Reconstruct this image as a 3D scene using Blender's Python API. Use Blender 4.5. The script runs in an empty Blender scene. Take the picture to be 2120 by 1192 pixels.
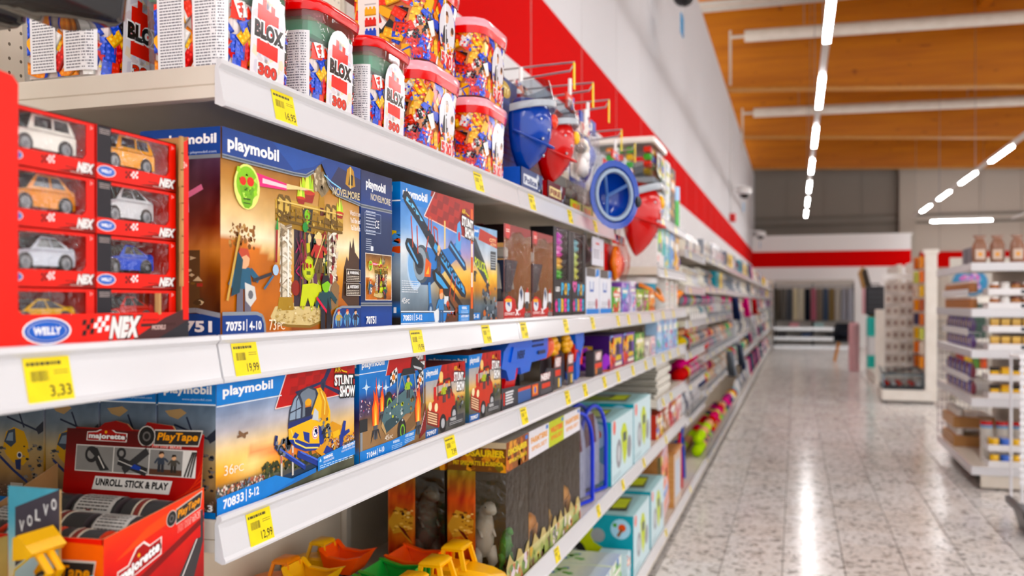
import bpy, math, random
import numpy as np
from mathutils import Vector, Matrix
from mathutils.geometry import tessellate_polygon

R = random.Random(7)
scene = bpy.context.scene
COL = scene.collection

# ---------------------------------------------------------------- camera, world, exposure
EYE = 1.30
cam_data = bpy.data.cameras.new('camera')
cam = bpy.data.objects.new('camera', cam_data)
COL.objects.link(cam)
cam.location = (0, 0, EYE)
YAW = math.atan(587 / 1880)
cam.rotation_euler = (math.radians(90), 0, YAW)
cam_data.sensor_width = 36.0
cam_data.lens = 36.0 * 1880 / 2120
cam_data.shift_y = 30 / 2120
cam_data.clip_start = 0.05
cam_data.clip_end = 200
cam_data.dof.use_dof = True
cam_data.dof.focus_distance = 1.38
cam_data.dof.aperture_fstop = 4.2
cam_data.dof.aperture_blades = 0
scene.camera = cam

world = bpy.data.worlds.new('world')
scene.world = world
world.use_nodes = True
bgn = world.node_tree.nodes['Background']
bgn.inputs[0].default_value = (1.0, 0.985, 0.985, 1)
bgn.inputs[1].default_value = 2.4
vs = scene.view_settings
vs.view_transform = 'Standard'
vs.look = 'None'
vs.gamma = 1.0
vs.exposure = -0.12
vs.use_curve_mapping = False
LAMP = 54.0
cy = scene.cycles
cy.max_bounces = 8
cy.diffuse_bounces = 4
cy.glossy_bounces = 3
cy.transmission_bounces = 4
cy.transparent_max_bounces = 16
cy.sample_clamp_indirect = 6.0
cy.caustics_reflective = False
cy.caustics_refractive = False

# ---------------------------------------------------------------- colour and materials
_cc = {}
SAT = 1.12     # inks and plastics of the shop are strong in colour
def C(h):
    if not isinstance(h, str):
        return h
    if h not in _cc:
        s = h.lstrip('#')
        if len(s) == 3:
            s = ''.join(a + a for a in s)
        r = [int(s[i:i + 2], 16) / 255 for i in (0, 2, 4)]
        r = [(x / 12.92) if x <= .04045 else ((x + .055) / 1.055) ** 2.4 for x in r]
        g = .3 * r[0] + .59 * r[1] + .11 * r[2]
        _cc[h] = tuple(min(1.0, max(0.0, g + (x - g) * SAT)) for x in r)
    return _cc[h]

def lin(a):
    a = np.asarray(a, float)
    return np.where(a <= .04045, a / 12.92, ((a + .055) / 1.055) ** 2.4)

_mats = {}
def M(kind):
    if kind in _mats:
        return _mats[kind]
    m = bpy.data.materials.new(kind)
    m.use_nodes = True
    nt = m.node_tree
    N = nt.nodes
    L = nt.links
    bs = N['Principled BSDF']
    out = N['Material Output']
    at = N.new('ShaderNodeAttribute'); at.attribute_name = 'Col'
    oi = N.new('ShaderNodeObjectInfo')
    mx = N.new('ShaderNodeMix'); mx.data_type = 'RGBA'; mx.blend_type = 'MULTIPLY'
    mx.inputs[0].default_value = 1
    L.new(at.outputs['Color'], mx.inputs[6]); L.new(oi.outputs['Color'], mx.inputs[7])
    col = mx.outputs[2]
    def noise(scale, detail=4, coord='Object', stretch=None):
        tc = N.new('ShaderNodeTexCoord')
        n = N.new('ShaderNodeTexNoise'); n.inputs['Scale'].default_value = scale; n.inputs['Detail'].default_value = detail
        if stretch:
            mp = N.new('ShaderNodeMapping'); mp.inputs['Scale'].default_value = stretch
            L.new(tc.outputs[coord], mp.inputs[0]); L.new(mp.outputs[0], n.inputs['Vector'])
        else:
            L.new(tc.outputs[coord], n.inputs['Vector'])
        return n
    def ramp(src, stops):
        r = N.new('ShaderNodeValToRGB')
        els = r.color_ramp.elements
        while len(els) < len(stops):
            els.new(0.5)
        for e, (p, c) in zip(els, stops):
            e.position = p; e.color = (*C(c), 1)
        L.new(src, r.inputs[0]); return r.outputs[0]
    def mult(a, b, f=1.0):
        q = N.new('ShaderNodeMix'); q.data_type = 'RGBA'; q.blend_type = 'MULTIPLY'; q.inputs[0].default_value = f
        L.new(a, q.inputs[6]); L.new(b, q.inputs[7]); return q.outputs[2]
    def bump(src, st, dist=.002):
        b = N.new('ShaderNodeBump'); b.inputs['Strength'].default_value = st; b.inputs['Distance'].default_value = dist
        L.new(src, b.inputs['Height']); L.new(b.outputs[0], bs.inputs['Normal'])
    rough, spec, metal, coat = .5, .5, 0, 0
    if kind == 'paper':
        rough, spec = .36, .22
        n = noise(60, 3); col = mult(col, ramp(n.outputs['Fac'], [(.3, '#ececec'), (.7, '#ffffff')]), .5)
    elif kind == 'gloss':
        rough, spec, coat = .16, .4, .15
    elif kind == 'plastic':
        rough, spec = .3, .5
        n = noise(90, 2); bump(n.outputs['Fac'], .05, .001)
    elif kind == 'matte':
        rough, spec = .8, .2
        n = noise(40, 4); col = mult(col, ramp(n.outputs['Fac'], [(.3, '#d8d8d8'), (.7, '#ffffff')]), .6)
    elif kind == 'fabric':
        rough, spec = .9, .1
        n = noise(160, 5); col = mult(col, ramp(n.outputs['Fac'], [(.35, '#b8b8b8'), (.65, '#ffffff')]), .8)
        bump(n.outputs['Fac'], .6, .004)
    elif kind == 'shelfpaint':
        rough, spec = .35, .45
        n = noise(6, 5); col = mult(col, ramp(n.outputs['Fac'], [(.3, '#f1efec'), (.7, '#ffffff')]), .8)
    elif kind == 'metal':
        rough, metal = .3, 1
        n = noise(20, 3); col = mult(col, ramp(n.outputs['Fac'], [(.3, '#dddddd'), (.7, '#ffffff')]), .6)
    elif kind == 'wood':
        rough, spec = .5, .4
        n = noise(7, 6, 'Object', (1, 12, 12)); col = mult(col, ramp(n.outputs['Fac'], [(.3, '#c9a27c'), (.7, '#ffffff')]), .8)
    elif kind == 'glulam':
        rough, spec = .4, .5
        n = noise(1.2, 6, 'Object', (.6, 8, 9)); c1 = ramp(n.outputs['Fac'], [(.25, '#b0661f'), (.5, '#c27628'), (.8, '#cf8432')])
        k = noise(6.5, 0, 'Object', (.8, 1, 1.7)); kn = ramp(k.outputs['Fac'], [(.76, '#ffffff'), (.82, '#8a6038')])
        col = mult(mult(col, c1), kn, .5)
    elif kind == 'perforated':
        rough, spec = .45, .4
        tc = N.new('ShaderNodeTexCoord')
        mp = N.new('ShaderNodeMapping'); mp.inputs['Scale'].default_value = (48, 48, 48)
        L.new(tc.outputs['Object'], mp.inputs[0])
        fr = N.new('ShaderNodeVectorMath'); fr.operation = 'FRACTION'; L.new(mp.outputs[0], fr.inputs[0])
        sp = N.new('ShaderNodeSeparateXYZ'); L.new(fr.outputs[0], sp.inputs[0])
        cb = N.new('ShaderNodeCombineXYZ'); L.new(sp.outputs[1], cb.inputs[0]); L.new(sp.outputs[2], cb.inputs[1])
        ds = N.new('ShaderNodeVectorMath'); ds.operation = 'DISTANCE'; ds.inputs[1].default_value = (.5, .5, 0)
        L.new(cb.outputs[0], ds.inputs[0])
        col = mult(col, ramp(ds.outputs['Value'], [(.10, '#7a746c'), (.14, '#ffffff')]))
    elif kind == 'wallpaint':
        rough, spec = .85, .06
        tc = N.new('ShaderNodeTexCoord')
        w = N.new('ShaderNodeTexWave'); w.bands_direction = 'Y'; w.inputs['Scale'].default_value = 12
        L.new(tc.outputs['Object'], w.inputs['Vector']); bump(w.outputs['Fac'], .25, .004)
    elif kind == 'terrazzo':
        spec = .5
        tc = N.new('ShaderNodeTexCoord')
        geo = N.new('ShaderNodeNewGeometry')
        v = N.new('ShaderNodeTexVoronoi'); v.inputs['Scale'].default_value = 62; L.new(geo.outputs['Position'], v.inputs['Vector'])
        v2 = N.new('ShaderNodeTexVoronoi'); v2.inputs['Scale'].default_value = 30; L.new(geo.outputs['Position'], v2.inputs['Vector'])
        sp = N.new('ShaderNodeSeparateColor'); L.new(v.outputs['Color'], sp.inputs[0])
        sp2 = N.new('ShaderNodeSeparateColor'); L.new(v2.outputs['Color'], sp2.inputs[0])
        a = ramp(sp.outputs[0], [(0, '#7c7876'), (.07, '#bdb9b6'), (.18, '#ecebea'), (.5, '#f6f5f4'), (.8, '#f1eeea'), (1, '#fbfbfb')])
        b = ramp(sp2.outputs[1], [(0, '#8f8b87'), (.07, '#c6c2be'), (.14, '#f6f5f4'), (1, '#ffffff')])
        for q in (v, v2): q.feature = 'F1'
        tint = N.new('ShaderNodeMix'); tint.data_type = 'RGBA'; tint.blend_type = 'MIX'
        L.new(oi.outputs['Random'], tint.inputs[0]); tint.inputs[6].default_value = (*C('#f6f2ee'), 1); tint.inputs[7].default_value = (1, 1, 1, 1)
        col = mult(mult(a, b, .85), tint.outputs[2])
        n = N.new('ShaderNodeTexNoise'); n.inputs['Scale'].default_value = 3; n.inputs['Detail'].default_value = 6
        L.new(geo.outputs['Position'], n.inputs['Vector'])
        mr = N.new('ShaderNodeMapRange'); mr.inputs[3].default_value = .10; mr.inputs[4].default_value = .24
        L.new(n.outputs['Fac'], mr.inputs[0]); L.new(mr.outputs[0], bs.inputs['Roughness'])
        n2 = N.new('ShaderNodeTexNoise'); n2.inputs['Scale'].default_value = 5; L.new(geo.outputs['Position'], n2.inputs['Vector'])
        bump(n2.outputs['Fac'], .08, .01); rough = None
    elif kind == 'lamp':
        em = N.new('ShaderNodeEmission'); em.inputs[0].default_value = (1, .985, .985, 1); em.inputs[1].default_value = LAMP
        L.new(em.outputs[0], out.inputs[0]); _mats[kind] = m; return m
    elif kind in ('clear', 'film', 'smoke', 'milky'):
        tr = N.new('ShaderNodeBsdfTransparent'); gl = N.new('ShaderNodeBsdfGlossy'); mxs = N.new('ShaderNodeMixShader')
        gl.inputs['Roughness'].default_value = .04 if kind != 'film' else .09
        L.new(col, tr.inputs[0])
        lw = N.new('ShaderNodeLayerWeight'); lw.inputs[0].default_value = .5
        pw = N.new('ShaderNodeMath'); pw.operation = 'POWER'; pw.inputs[1].default_value = 4.0; L.new(lw.outputs['Facing'], pw.inputs[0])
        fr = N.new('ShaderNodeMapRange'); fr.inputs[3].default_value = .05; fr.inputs[4].default_value = .45; L.new(pw.outputs[0], fr.inputs[0])
        if kind == 'film':
            n = noise(28, 3, 'Object'); b = N.new('ShaderNodeBump'); b.inputs['Strength'].default_value = .6; b.inputs['Distance'].default_value = .010
            L.new(n.outputs['Fac'], b.inputs['Height']); L.new(b.outputs[0], gl.inputs['Normal']); L.new(b.outputs[0], lw.inputs['Normal']); fr.inputs[3].default_value = .06
        L.new(fr.outputs[0], mxs.inputs[0]); L.new(tr.outputs[0], mxs.inputs[1]); L.new(gl.outputs[0], mxs.inputs[2])
        if kind in ('milky', 'smoke'):
            df = N.new('ShaderNodeBsdfTranslucent'); d2 = N.new('ShaderNodeBsdfDiffuse'); ad = N.new('ShaderNodeMixShader'); am = N.new('ShaderNodeMixShader')
            L.new(col, df.inputs[0]); L.new(col, d2.inputs[0]); ad.inputs[0].default_value = .5; am.inputs[0].default_value = .22 if kind == 'milky' else .35
            L.new(df.outputs[0], ad.inputs[1]); L.new(d2.outputs[0], ad.inputs[2]); L.new(tr.outputs[0], am.inputs[1]); L.new(ad.outputs[0], am.inputs[2]); L.new(am.outputs[0], mxs.inputs[1])
        L.new(mxs.outputs[0], out.inputs[0]); _mats[kind] = m; return m
    L.new(col, bs.inputs['Base Color'])
    if rough is not None: bs.inputs['Roughness'].default_value = rough
    bs.inputs['Specular IOR Level'].default_value = spec
    bs.inputs['Metallic'].default_value = metal
    bs.inputs['Coat Weight'].default_value = coat
    bs.inputs['Coat Roughness'].default_value = .08
    _mats[kind] = m
    return m

# ---------------------------------------------------------------- mesh builder
class MB:
    def __init__(s):
        s.v = []; s.f = []; s.c = []; s.k = []; s.key = None
    def add(s, vs, fs, col):
        o = len(s.v); s.v.extend(vs); col = C(col)
        for f in fs:
            s.f.append([i + o for i in f]); s.c.append(col); s.k.append(s.key)
        return s
    def box(s, x0, x1, y0, y1, z0, z1, col, b=0.0, cols=None):
        """cols: dict face->colour, faces -x +x -y +y -z +z"""
        c = C(col)
        if b <= 0:
            v = [(x, y, z) for x in (x0, x1) for y in (y0, y1) for z in (z0, z1)]
            fs = {'-x': (0, 1, 3, 2), '+x': (4, 6, 7, 5), '-y': (0, 4, 5, 1), '+y': (2, 3, 7, 6), '-z': (0, 2, 6, 4), '+z': (1, 5, 7, 3)}
            o = len(s.v); s.v.extend(v)
            for k, f in fs.items():
                s.f.append([i + o for i in f]); s.c.append(C(cols[k]) if cols and k in cols else c); s.k.append(s.key)
            return s
        X, Y, Z = (x0, x1), (y0, y1), (z0, z1)
        idx = {}; v = []
        for i in (0, 1):
            for j in (0, 1):
                for k in (0, 1):
                    sx, sy, sz = (1 if i == 0 else -1), (1 if j == 0 else -1), (1 if k == 0 else -1)
                    idx[i, j, k, 'x'] = len(v); v.append((X[i], Y[j] + sy * b, Z[k] + sz * b))
                    idx[i, j, k, 'y'] = len(v); v.append((X[i] + sx * b, Y[j], Z[k] + sz * b))
                    idx[i, j, k, 'z'] = len(v); v.append((X[i] + sx * b, Y[j] + sy * b, Z[k]))
        o = len(s.v); s.v.extend(v)
        def F(ids, cc):
            s.f.append([q + o for q in ids]); s.c.append(cc); s.k.append(s.key)
        ring = [(0, 0), (1, 0), (1, 1), (0, 1)]
        for i in (0, 1):
            r = ring if i else ring[::-1]
            kx, ky, kz = ('+x', '+y', '+z') if i else ('-x', '-y', '-z')
            F([idx[i, j, k, 'x'] for j, k in r], C(cols[kx]) if cols and kx in cols else c)
            F([idx[j, i, k, 'y'] for j, k in r[::-1]], C(cols[ky]) if cols and ky in cols else c)
            F([idx[j, k, i, 'z'] for j, k in r], C(cols[kz]) if cols and kz in cols else c)
        for a in (0, 1):
            for d in (0, 1):
                q = [idx[a, d, 0, 'x'], idx[a, d, 1, 'x'], idx[a, d, 1, 'y'], idx[a, d, 0, 'y']]; F(q if a != d else q[::-1], c)
                q = [idx[a, 0, d, 'x'], idx[a, 1, d, 'x'], idx[a, 1, d, 'z'], idx[a, 0, d, 'z']]; F(q if a == d else q[::-1], c)
                q = [idx[0, a, d, 'y'], idx[1, a, d, 'y'], idx[1, a, d, 'z'], idx[0, a, d, 'z']]; F(q if a != d else q[::-1], c)
        for i in (0, 1):
            for j in (0, 1):
                for k in (0, 1):
                    q = [idx[i, j, k, 'x'], idx[i, j, k, 'y'], idx[i, j, k, 'z']]
                    F(q if (i + j + k) % 2 else q[::-1], c)
        return s
    def tube(s, pts, r, col, n=8, caps=True):
        """round tube along a polyline, r a number or a list"""
        P = [Vector(p) for p in pts]; rs = r if isinstance(r, (list, tuple)) else [r] * len(P)
        v = []; f = []
        t0 = (P[1] - P[0]).normalized()
        up = Vector((0, 0, 1)) if abs(t0.z) < .9 else Vector((1, 0, 0))
        a = t0.cross(up).normalized()
        for i, p in enumerate(P):
            t = (P[min(i + 1, len(P) - 1)] - P[max(i - 1, 0)]).normalized()
            a = (a - t * a.dot(t)).normalized(); b = t.cross(a)
            for k in range(n):
                w = 2 * math.pi * k / n
                v.append(tuple(p + (a * math.cos(w) + b * math.sin(w)) * rs[i]))
        for i in range(len(P) - 1):
            for k in range(n):
                k2 = (k + 1) % n
                f.append((i * n + k, i * n + k2, (i + 1) * n + k2, (i + 1) * n + k))
        if caps:
            f.append(tuple(range(n))[::-1]); f.append(tuple((len(P) - 1) * n + k for k in range(n)))
        return s.add(v, f, col)
    def lathe(s, prof, col, n=20, at=(0, 0, 0), axis='z', arc=None):
        """prof: (r, h) pairs; col a colour or a list per ring"""
        v = []; m = len(prof)
        for r, h in prof:
            for k in range(n):
                w = 2 * math.pi * k / n
                x, y, z = r * math.cos(w), r * math.sin(w), h
                if axis == 'x': x, y, z = z, x, y
                elif axis == 'y': x, y, z = y, z, x
                v.append((x + at[0], y + at[1], z + at[2]))
        cols = col if isinstance(col, list) else [col] * (m - 1)
        o = len(s.v); s.v.extend(v)
        for i in range(m - 1):
            cc = C(cols[i])
            for k in range(n):
                k2 = (k + 1) % n
                s.f.append([o + i * n + k, o + i * n + k2, o + (i + 1) * n + k2, o + (i + 1) * n + k]); s.c.append(cc); s.k.append(s.key)
        for i, cc in ((0, cols[0]), (m - 1, cols[-1])):
            if prof[i][0] > 1e-6:
                ring = [o + i * n + k for k in range(n)]
                s.f.append(ring[::-1] if i == 0 else ring); s.c.append(C(cc)); s.k.append(s.key)
        return s
    def ball(s, c, r, col, n=12, m=8, lump=0.0, seed=0):
        rx, ry, rz = r if isinstance(r, tuple) else (r, r, r)
        q = random.Random(seed); v = []; f = []
        for i in range(m + 1):
            ph = math.pi * i / m
            for k in range(n):
                th = 2 * math.pi * k / n
                j = 1 + (q.random() - .5) * lump if 0 < i < m else 1
                v.append((c[0] + rx * j * math.sin(ph) * math.cos(th), c[1] + ry * j * math.sin(ph) * math.sin(th), c[2] - rz * j * math.cos(ph)))
        for i in range(m):
            for k in range(n):
                k2 = (k + 1) % n
                f.append((i * n + k, i * n + k2, (i + 1) * n + k2, (i + 1) * n + k))
        return s.add(v, f, col)
    def prism(s, poly, fn, d0, d1, col, side=None):
        """poly of (a,b) extruded between depths, fn(a,b,d)->xyz"""
        n = len(poly); v = [fn(a, b, d0) for a, b in poly] + [fn(a, b, d1) for a, b in poly]
        tri = tessellate_polygon([[Vector((a, b, 0)) for a, b in poly]])
        f0 = [tuple(t) for t in tri]
        s.add(v, [t[::-1] for t in f0] + [tuple(i + n for i in t) for t in f0], col)
        o = len(s.v) - 2 * n
        for i in range(n):
            j = (i + 1) % n
            s.f.append([o + i, o + j, o + n + j, o + n + i]); s.c.append(C(side or col)); s.k.append(s.key)
        return s
    def loft(s, rings, col, cap=True, closed=True):
        n = len(rings[0]); v = [p for r in rings for p in r]; f = []
        for i in range(len(rings) - 1):
            for k in range(n if closed else n - 1):
                k2 = (k + 1) % n
                f.append((i * n + k, i * n + k2, (i + 1) * n + k2, (i + 1) * n + k))
        if cap and closed:
            f.append(tuple(range(n))[::-1]); f.append(tuple((len(rings) - 1) * n + k for k in range(n)))
        return s.add(v, f, col)
    def mesh(s, name, mat, smooth=False):
        me = bpy.data.meshes.new(name)
        me.from_pydata(s.v, [], s.f)
        keys = []
        for k in s.k:
            k = k or mat
            if k not in keys: keys.append(k)
        for k in keys: me.materials.append(M(k))
        if len(keys) > 1:
            me.polygons.foreach_set('material_index', [keys.index(k or mat) for k in s.k])
        ca = me.color_attributes.new('Col', 'FLOAT_COLOR', 'CORNER')
        arr = []
        for f, c in zip(s.f, s.c):
            if isinstance(c, list):
                for q in c: arr.extend((q[0], q[1], q[2], 1.0))
            else:
                arr.extend((c[0], c[1], c[2], 1.0) * len(f))
        ca.data.foreach_set('color', np.array(arr, dtype=np.float32))
        if smooth:
            me.shade_smooth() if smooth is True else None
            if smooth is not True:
                me.polygons.foreach_set('use_smooth', [True] * len(me.polygons))
                me.set_sharp_from_angle(angle=math.radians(smooth))
        me.update()
        return me
    def build(s, name, mat='paper', parent=None, smooth=False, loc=None):
        o = bpy.data.objects.new(name, s.mesh(name, mat, smooth))
        COL.objects.link(o)
        if parent: o.parent = parent
        if loc: o.location = loc
        return o

def tag(o, label=None, cat=None, group=None, kind=None):
    if label: o['label'] = label
    if cat: o['category'] = cat
    if group: o['group'] = group
    if kind: o['kind'] = kind
    return o
LIFT = .0006      # a paper's thickness between a thing and what carries it
def thing(name, label, cat, loc=(0, 0, 0), rz=0.0, group=None, rot=None):
    o = bpy.data.objects.new(name, None); COL.objects.link(o)
    o.empty_display_size = .05
    o.location = (loc[0], loc[1], loc[2] + LIFT); o.rotation_euler = rot or (0, 0, rz)
    return tag(o, label, cat, group)
_kids = {}
def copy_tree(o, parent=None):
    c = o.copy(); COL.objects.link(c)
    if parent: c.parent = parent
    for ch in list(o.children): copy_tree(ch, c)
    return c
def dup(o, label, loc, rz=None, group=None, rot=None):
    c = copy_tree(o)
    c.location = (loc[0], loc[1], loc[2] + LIFT)
    if rot: c.rotation_euler = rot
    elif rz is not None: c.rotation_euler = (0, 0, rz)
    c['label'] = label
    if group: c['group'] = group
    return c

# ---------------------------------------------------------------- printed artwork on flat or curved faces
_tx = {}
def text_tris(s, bold=0.0, shear=0.0, base=None):
    """triangles of a string, normalised by the box of the string at weight `base`"""
    key = (s, bold, shear, base)
    if key in _tx: return _tx[key]
    def raw(b):
        cu = bpy.data.curves.new('lettering', 'FONT')
        cu.body = s; cu.size = 1; cu.offset = b; cu.shear = shear; cu.resolution_u = 3
        if b > .02: cu.space_character = 1.0 + b
        ob = bpy.data.objects.new('lettering', cu)
        me = ob.to_mesh()
        vs = [(v.co.x, v.co.y) for v in me.vertices]
        me.calc_loop_triangles()
        ts = [tuple(t.vertices) for t in me.loop_triangles]
        ob.to_mesh_clear(); bpy.data.objects.remove(ob); bpy.data.curves.remove(cu)
        return vs, ts
    vs, ts = raw(bold)
    bv = vs if base is None else raw(base)[0]
    if not vs: return []
    x0 = min(v[0] for v in bv); x1 = max(v[0] for v in bv); y0 = min(v[1] for v in bv); y1 = max(v[1] for v in bv)
    w = max(x1 - x0, 1e-6); h = max(y1 - y0, 1e-6)
    vs = [((a - x0) / w, (b - y0) / h) for a, b in vs]
    out = [tuple(vs[i] for i in t) for t in ts]
    _tx[key] = out
    return out

def clip01(p):
    """clip a polygon of (u,v) to the unit square"""
    for ax, lim, sg in ((0, 0.0, 1), (0, 1.0, -1), (1, 0.0, 1), (1, 1.0, -1)):
        if not p: return p
        out = []
        for i in range(len(p)):
            a = p[i - 1]; b = p[i]
            da = (a[ax] - lim) * sg; db = (b[ax] - lim) * sg
            if (da < 0) != (db < 0):
                t = da / (da - db)
                out.append((a[0] + (b[0] - a[0]) * t, a[1] + (b[1] - a[1]) * t))
            if db >= 0: out.append(b)
        p = out
    return p

class Art:
    """flat print laid on a face: fn(u,v,lift)->xyz with u,v in 0..1"""
    EPS = 1e-5
    def __init__(s, fn, aspect):
        s.fn = fn; s.A = aspect; s.mb = MB(); s.n = 1
        s.win = (0, 0, 1, 1)
    def sub(s, u0, v0, u1, v1):
        s.win = (u0, v0, u1, v1); return s
    def _w(s, p):
        u0, v0, u1, v1 = s.win
        return [(u0 + a * (u1 - u0), v0 + b * (v1 - v0)) for a, b in p]
    def _put(s, p, col, clip=True):
        if clip and any(not (-1e-9 <= q <= 1 + 1e-9) for a in p for q in a): p = clip01(list(p))
        if len(p) < 3: return
        h = s.n * s.EPS
        s.mb.add([s.fn(a, b, h) for a, b in s._w(p)], [tuple(range(len(p)))], col)
    def up(s): s.n += 1; return s
    def poly(s, p, col):
        s.up()
        for t in tessellate_polygon([[Vector((a, b, 0)) for a, b in p]]):
            q = [p[i] for i in t]
            ar = (q[1][0] - q[0][0]) * (q[2][1] - q[0][1]) - (q[1][1] - q[0][1]) * (q[2][0] - q[0][0])
            s._put(q if ar > 0 else q[::-1], col)
        return s
    def rect(s, a, b, c, d, col): 
        s.up(); s._put([(a, b), (c, b), (c, d), (a, d)], col); return s
    def ell(s, cx, cy, rx, ry=None, col='#fff', n=16, rot=0.0):
        u0, v0, u1, v1 = s.win
        asp = s.A * (u1 - u0) / max(v1 - v0, 1e-6)
        if ry is None: ry = rx * asp
        ca, sa = math.cos(rot), math.sin(rot)
        p = []
        for k in range(n):
            w = 2 * math.pi * k / n
            a, b = rx * math.cos(w), ry * math.sin(w) / asp
            p.append((cx + a * ca - b * sa, cy + (a * sa + b * ca) * asp))
        s.up(); s._put(p, col); return s
    def line(s, pts, w, col):
        """polyline, w in units of u"""
        u0, v0, u1, v1 = s.win
        A = s.A * (u1 - u0) / max(v1 - v0, 1e-6)
        s.up()
        for (a, b), (c, d) in zip(pts[:-1], pts[1:]):
            dx, dy = c - a, (d - b) / A
            l = math.hypot(dx, dy) or 1e-9
            nx, ny = -dy / l * w / 2, dx / l * w / 2 * A
            s._put([(a - nx, b - ny), (c - nx, d - ny), (c + nx, d + ny), (a + nx, b + ny)], col)
        return s
    def text(s, t, u0, v0, u1, v1, col, bold=0.0, shear=0.0, out=None, ow=.05, slant=0.0, col2=None):
        """string fitted to a box; slant lifts its far end by that much of v; out = outline colour"""
        def mp(p): return [(u0 + a * (u1 - u0), v0 + b * (v1 - v0) + a * slant) for a, b in p]
        if out:
            s.up()
            for tr in text_tris(t, bold + ow, shear, bold): s._put(mp(tr), out)
        s.up()
        for tr in text_tris(t, bold, shear): s._put(mp(tr), col)
        return s
    def grid(s, nx, ny, f):
        """f(U,V)->(N,3) sRGB 0..1 colours at the grid points: a photographic backdrop"""
        U, V = np.meshgrid(np.linspace(0, 1, nx + 1), np.linspace(0, 1, ny + 1))
        col = lin(np.clip(f(U.ravel(), V.ravel()), 0, 1)); g_ = (col @ np.array([.3, .59, .11]))[:, None]; col = np.clip(g_ + (col - g_) * SAT, 0, 1)
        s.up(); h = s.n * s.EPS; o = len(s.mb.v)
        s.mb.v.extend(s.fn(a, b, h) for a, b in s._w(zip(U.ravel(), V.ravel())))
        cl = [tuple(c) for c in col]
        for j in range(ny):
            for i in range(nx):
                q = [j * (nx + 1) + i, j * (nx + 1) + i + 1, (j + 1) * (nx + 1) + i + 1, (j + 1) * (nx + 1) + i]
                s.mb.f.append([a + o for a in q]); s.mb.c.append([cl[a] for a in q]); s.mb.k.append(None)
        return s
    def small_print(s, u0, v0, u1, v1, rows, col, seed=0, gap=.45, words=(.03, .09)):
        """rows of tiny unreadable print"""
        q = random.Random(seed); s.up(); h = (v1 - v0) / rows
        for r in range(rows):
            x = u0
            while x < u1:
                w = q.uniform(*words) * (u1 - u0) * 2
                y = v1 - (r + 1) * h
                s._put([(x, y + h * .2), (min(x + w, u1), y + h * .2), (min(x + w, u1), y + h * (1 - gap)), (x, y + h * (1 - gap))], col)
                x += w + .012 * (u1 - u0) * 2
        return s
    def barcode(s, u0, v0, u1, v1, col='#222', seed=1):
        q = random.Random(seed); s.up(); x = u0
        while x < u1:
            w = (u1 - u0) * q.choice((.012, .02, .035))
            s._put([(x, v0), (min(x + w, u1), v0), (min(x + w, u1), v1), (x, v1)], col); x += w + (u1 - u0) * q.choice((.015, .03))
        return s
    def build(s, name, parent, mat='paper'):
        return s.mb.build(name, mat, parent)

def noise2(U, V, f, seed=0, octaves=4):
    rs = np.random.RandomState(seed); out = np.zeros_like(U); amp = 1.0; tot = 0
    for o in range(octaves):
        n = int(f * 2 ** o) + 2; g = rs.rand(n + 1, n + 1)
        x = np.clip(U, 0, 1) * (n - 1); y = np.clip(V, 0, 1) * (n - 1)
        i = x.astype(int); j = y.astype(int); a = x - i; b = y - j
        a = a * a * (3 - 2 * a); b = b * b * (3 - 2 * b)
        out += amp * ((g[j, i] * (1 - a) + g[j, i + 1] * a) * (1 - b) + (g[j + 1, i] * (1 - a) + g[j + 1, i + 1] * a) * b)
        tot += amp; amp *= .55
    return out / tot
def H3(h):
    h = h.lstrip('#'); return np.array([int(h[i:i + 2], 16) / 255 for i in (0, 2, 4)])
def grad(V, stops):
    ps = [p for p, _ in stops]; cs = np.array([H3(c) for _, c in stops])
    return np.stack([np.interp(V, ps, cs[:, k]) for k in range(3)], 1)
def mixc(a, b, t): return a * (1 - t[:, None]) + b * t[:, None]
# ---------------------------------------------------------------- the setting: floor
CREAM = '#e0d8cc'; RAIL = '#dadadd'; STORE_RED = '#c41212'
floor = MB().box(-1.3, 26, -4, 30.5, -.12, -.006, '#6f685f').build('floor', 'matte')
tag(floor, kind='structure')
TS = .29
tile_me = MB().box(.002, TS - .002, .002, TS - .002, -.006, 0, '#ffffff', b=.0008).mesh('tile', 'terrazzo')
near = []; rest = MB()
cs_, sn_ = math.cos(YAW), math.sin(YAW)
for j in range(-10, 104):
    for i in range(-3, 40):
        x, y = -.062 + i * TS, j * TS
        if y > 29.8: continue
        d = -x * sn_ + y * cs_; r = x * cs_ + y * sn_
        inview = d > 4.0 and -.62 * d < r < .60 * d and x > -.80 and y > 3.9
        if inview and len(near) < 300: near.append((x, y))
        elif y < 3.9 and x > 2.5: continue
        else:
            rest.box(x + .002, x + TS - .002, y + .002, y + TS - .002, -.006, 0, '#ffffff')
for x, y in near:
    t = bpy.data.objects.new('tile', tile_me); COL.objects.link(t); t.parent = floor; t.location = (x, y, 0)
tag(rest.build('tile_field', 'terrazzo', floor), kind='stuff')

# wall behind the shelving: upright sheet panels, white with a red painted band
XW = -1.25
wall = MB().box(XW - .2, XW - .03, -3, 30, 0, 5.36, '#e3e0de').build('wall_left', 'wallpaint')
tag(wall, kind='structure')
def banded(y0, y1):
    m = MB()
    for z0, z1, c in ((0, 2.42, '#dcdadb'), (2.42, 2.87, STORE_RED), (2.87, 5.36, '#d3d1d3')):
        m.add([(XW, y0, z0), (XW, y1, z0), (XW, y1, z1), (XW, y0, z1)], [(0, 1, 2, 3)], c)
    m.add([(XW - .03, y0, 0), (XW, y0, 0), (XW, y0, 5.36), (XW - .03, y0, 5.36)], [(0, 1, 2, 3)], '#cfcac6')
    m.add([(XW, y1, 0), (XW - .03, y1, 0), (XW - .03, y1, 5.36), (XW, y1, 5.36)], [(0, 1, 2, 3)], '#cfcac6')
    return m
pm = banded(.004, 1.116).mesh('wall_panel', 'wallpaint')
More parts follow.
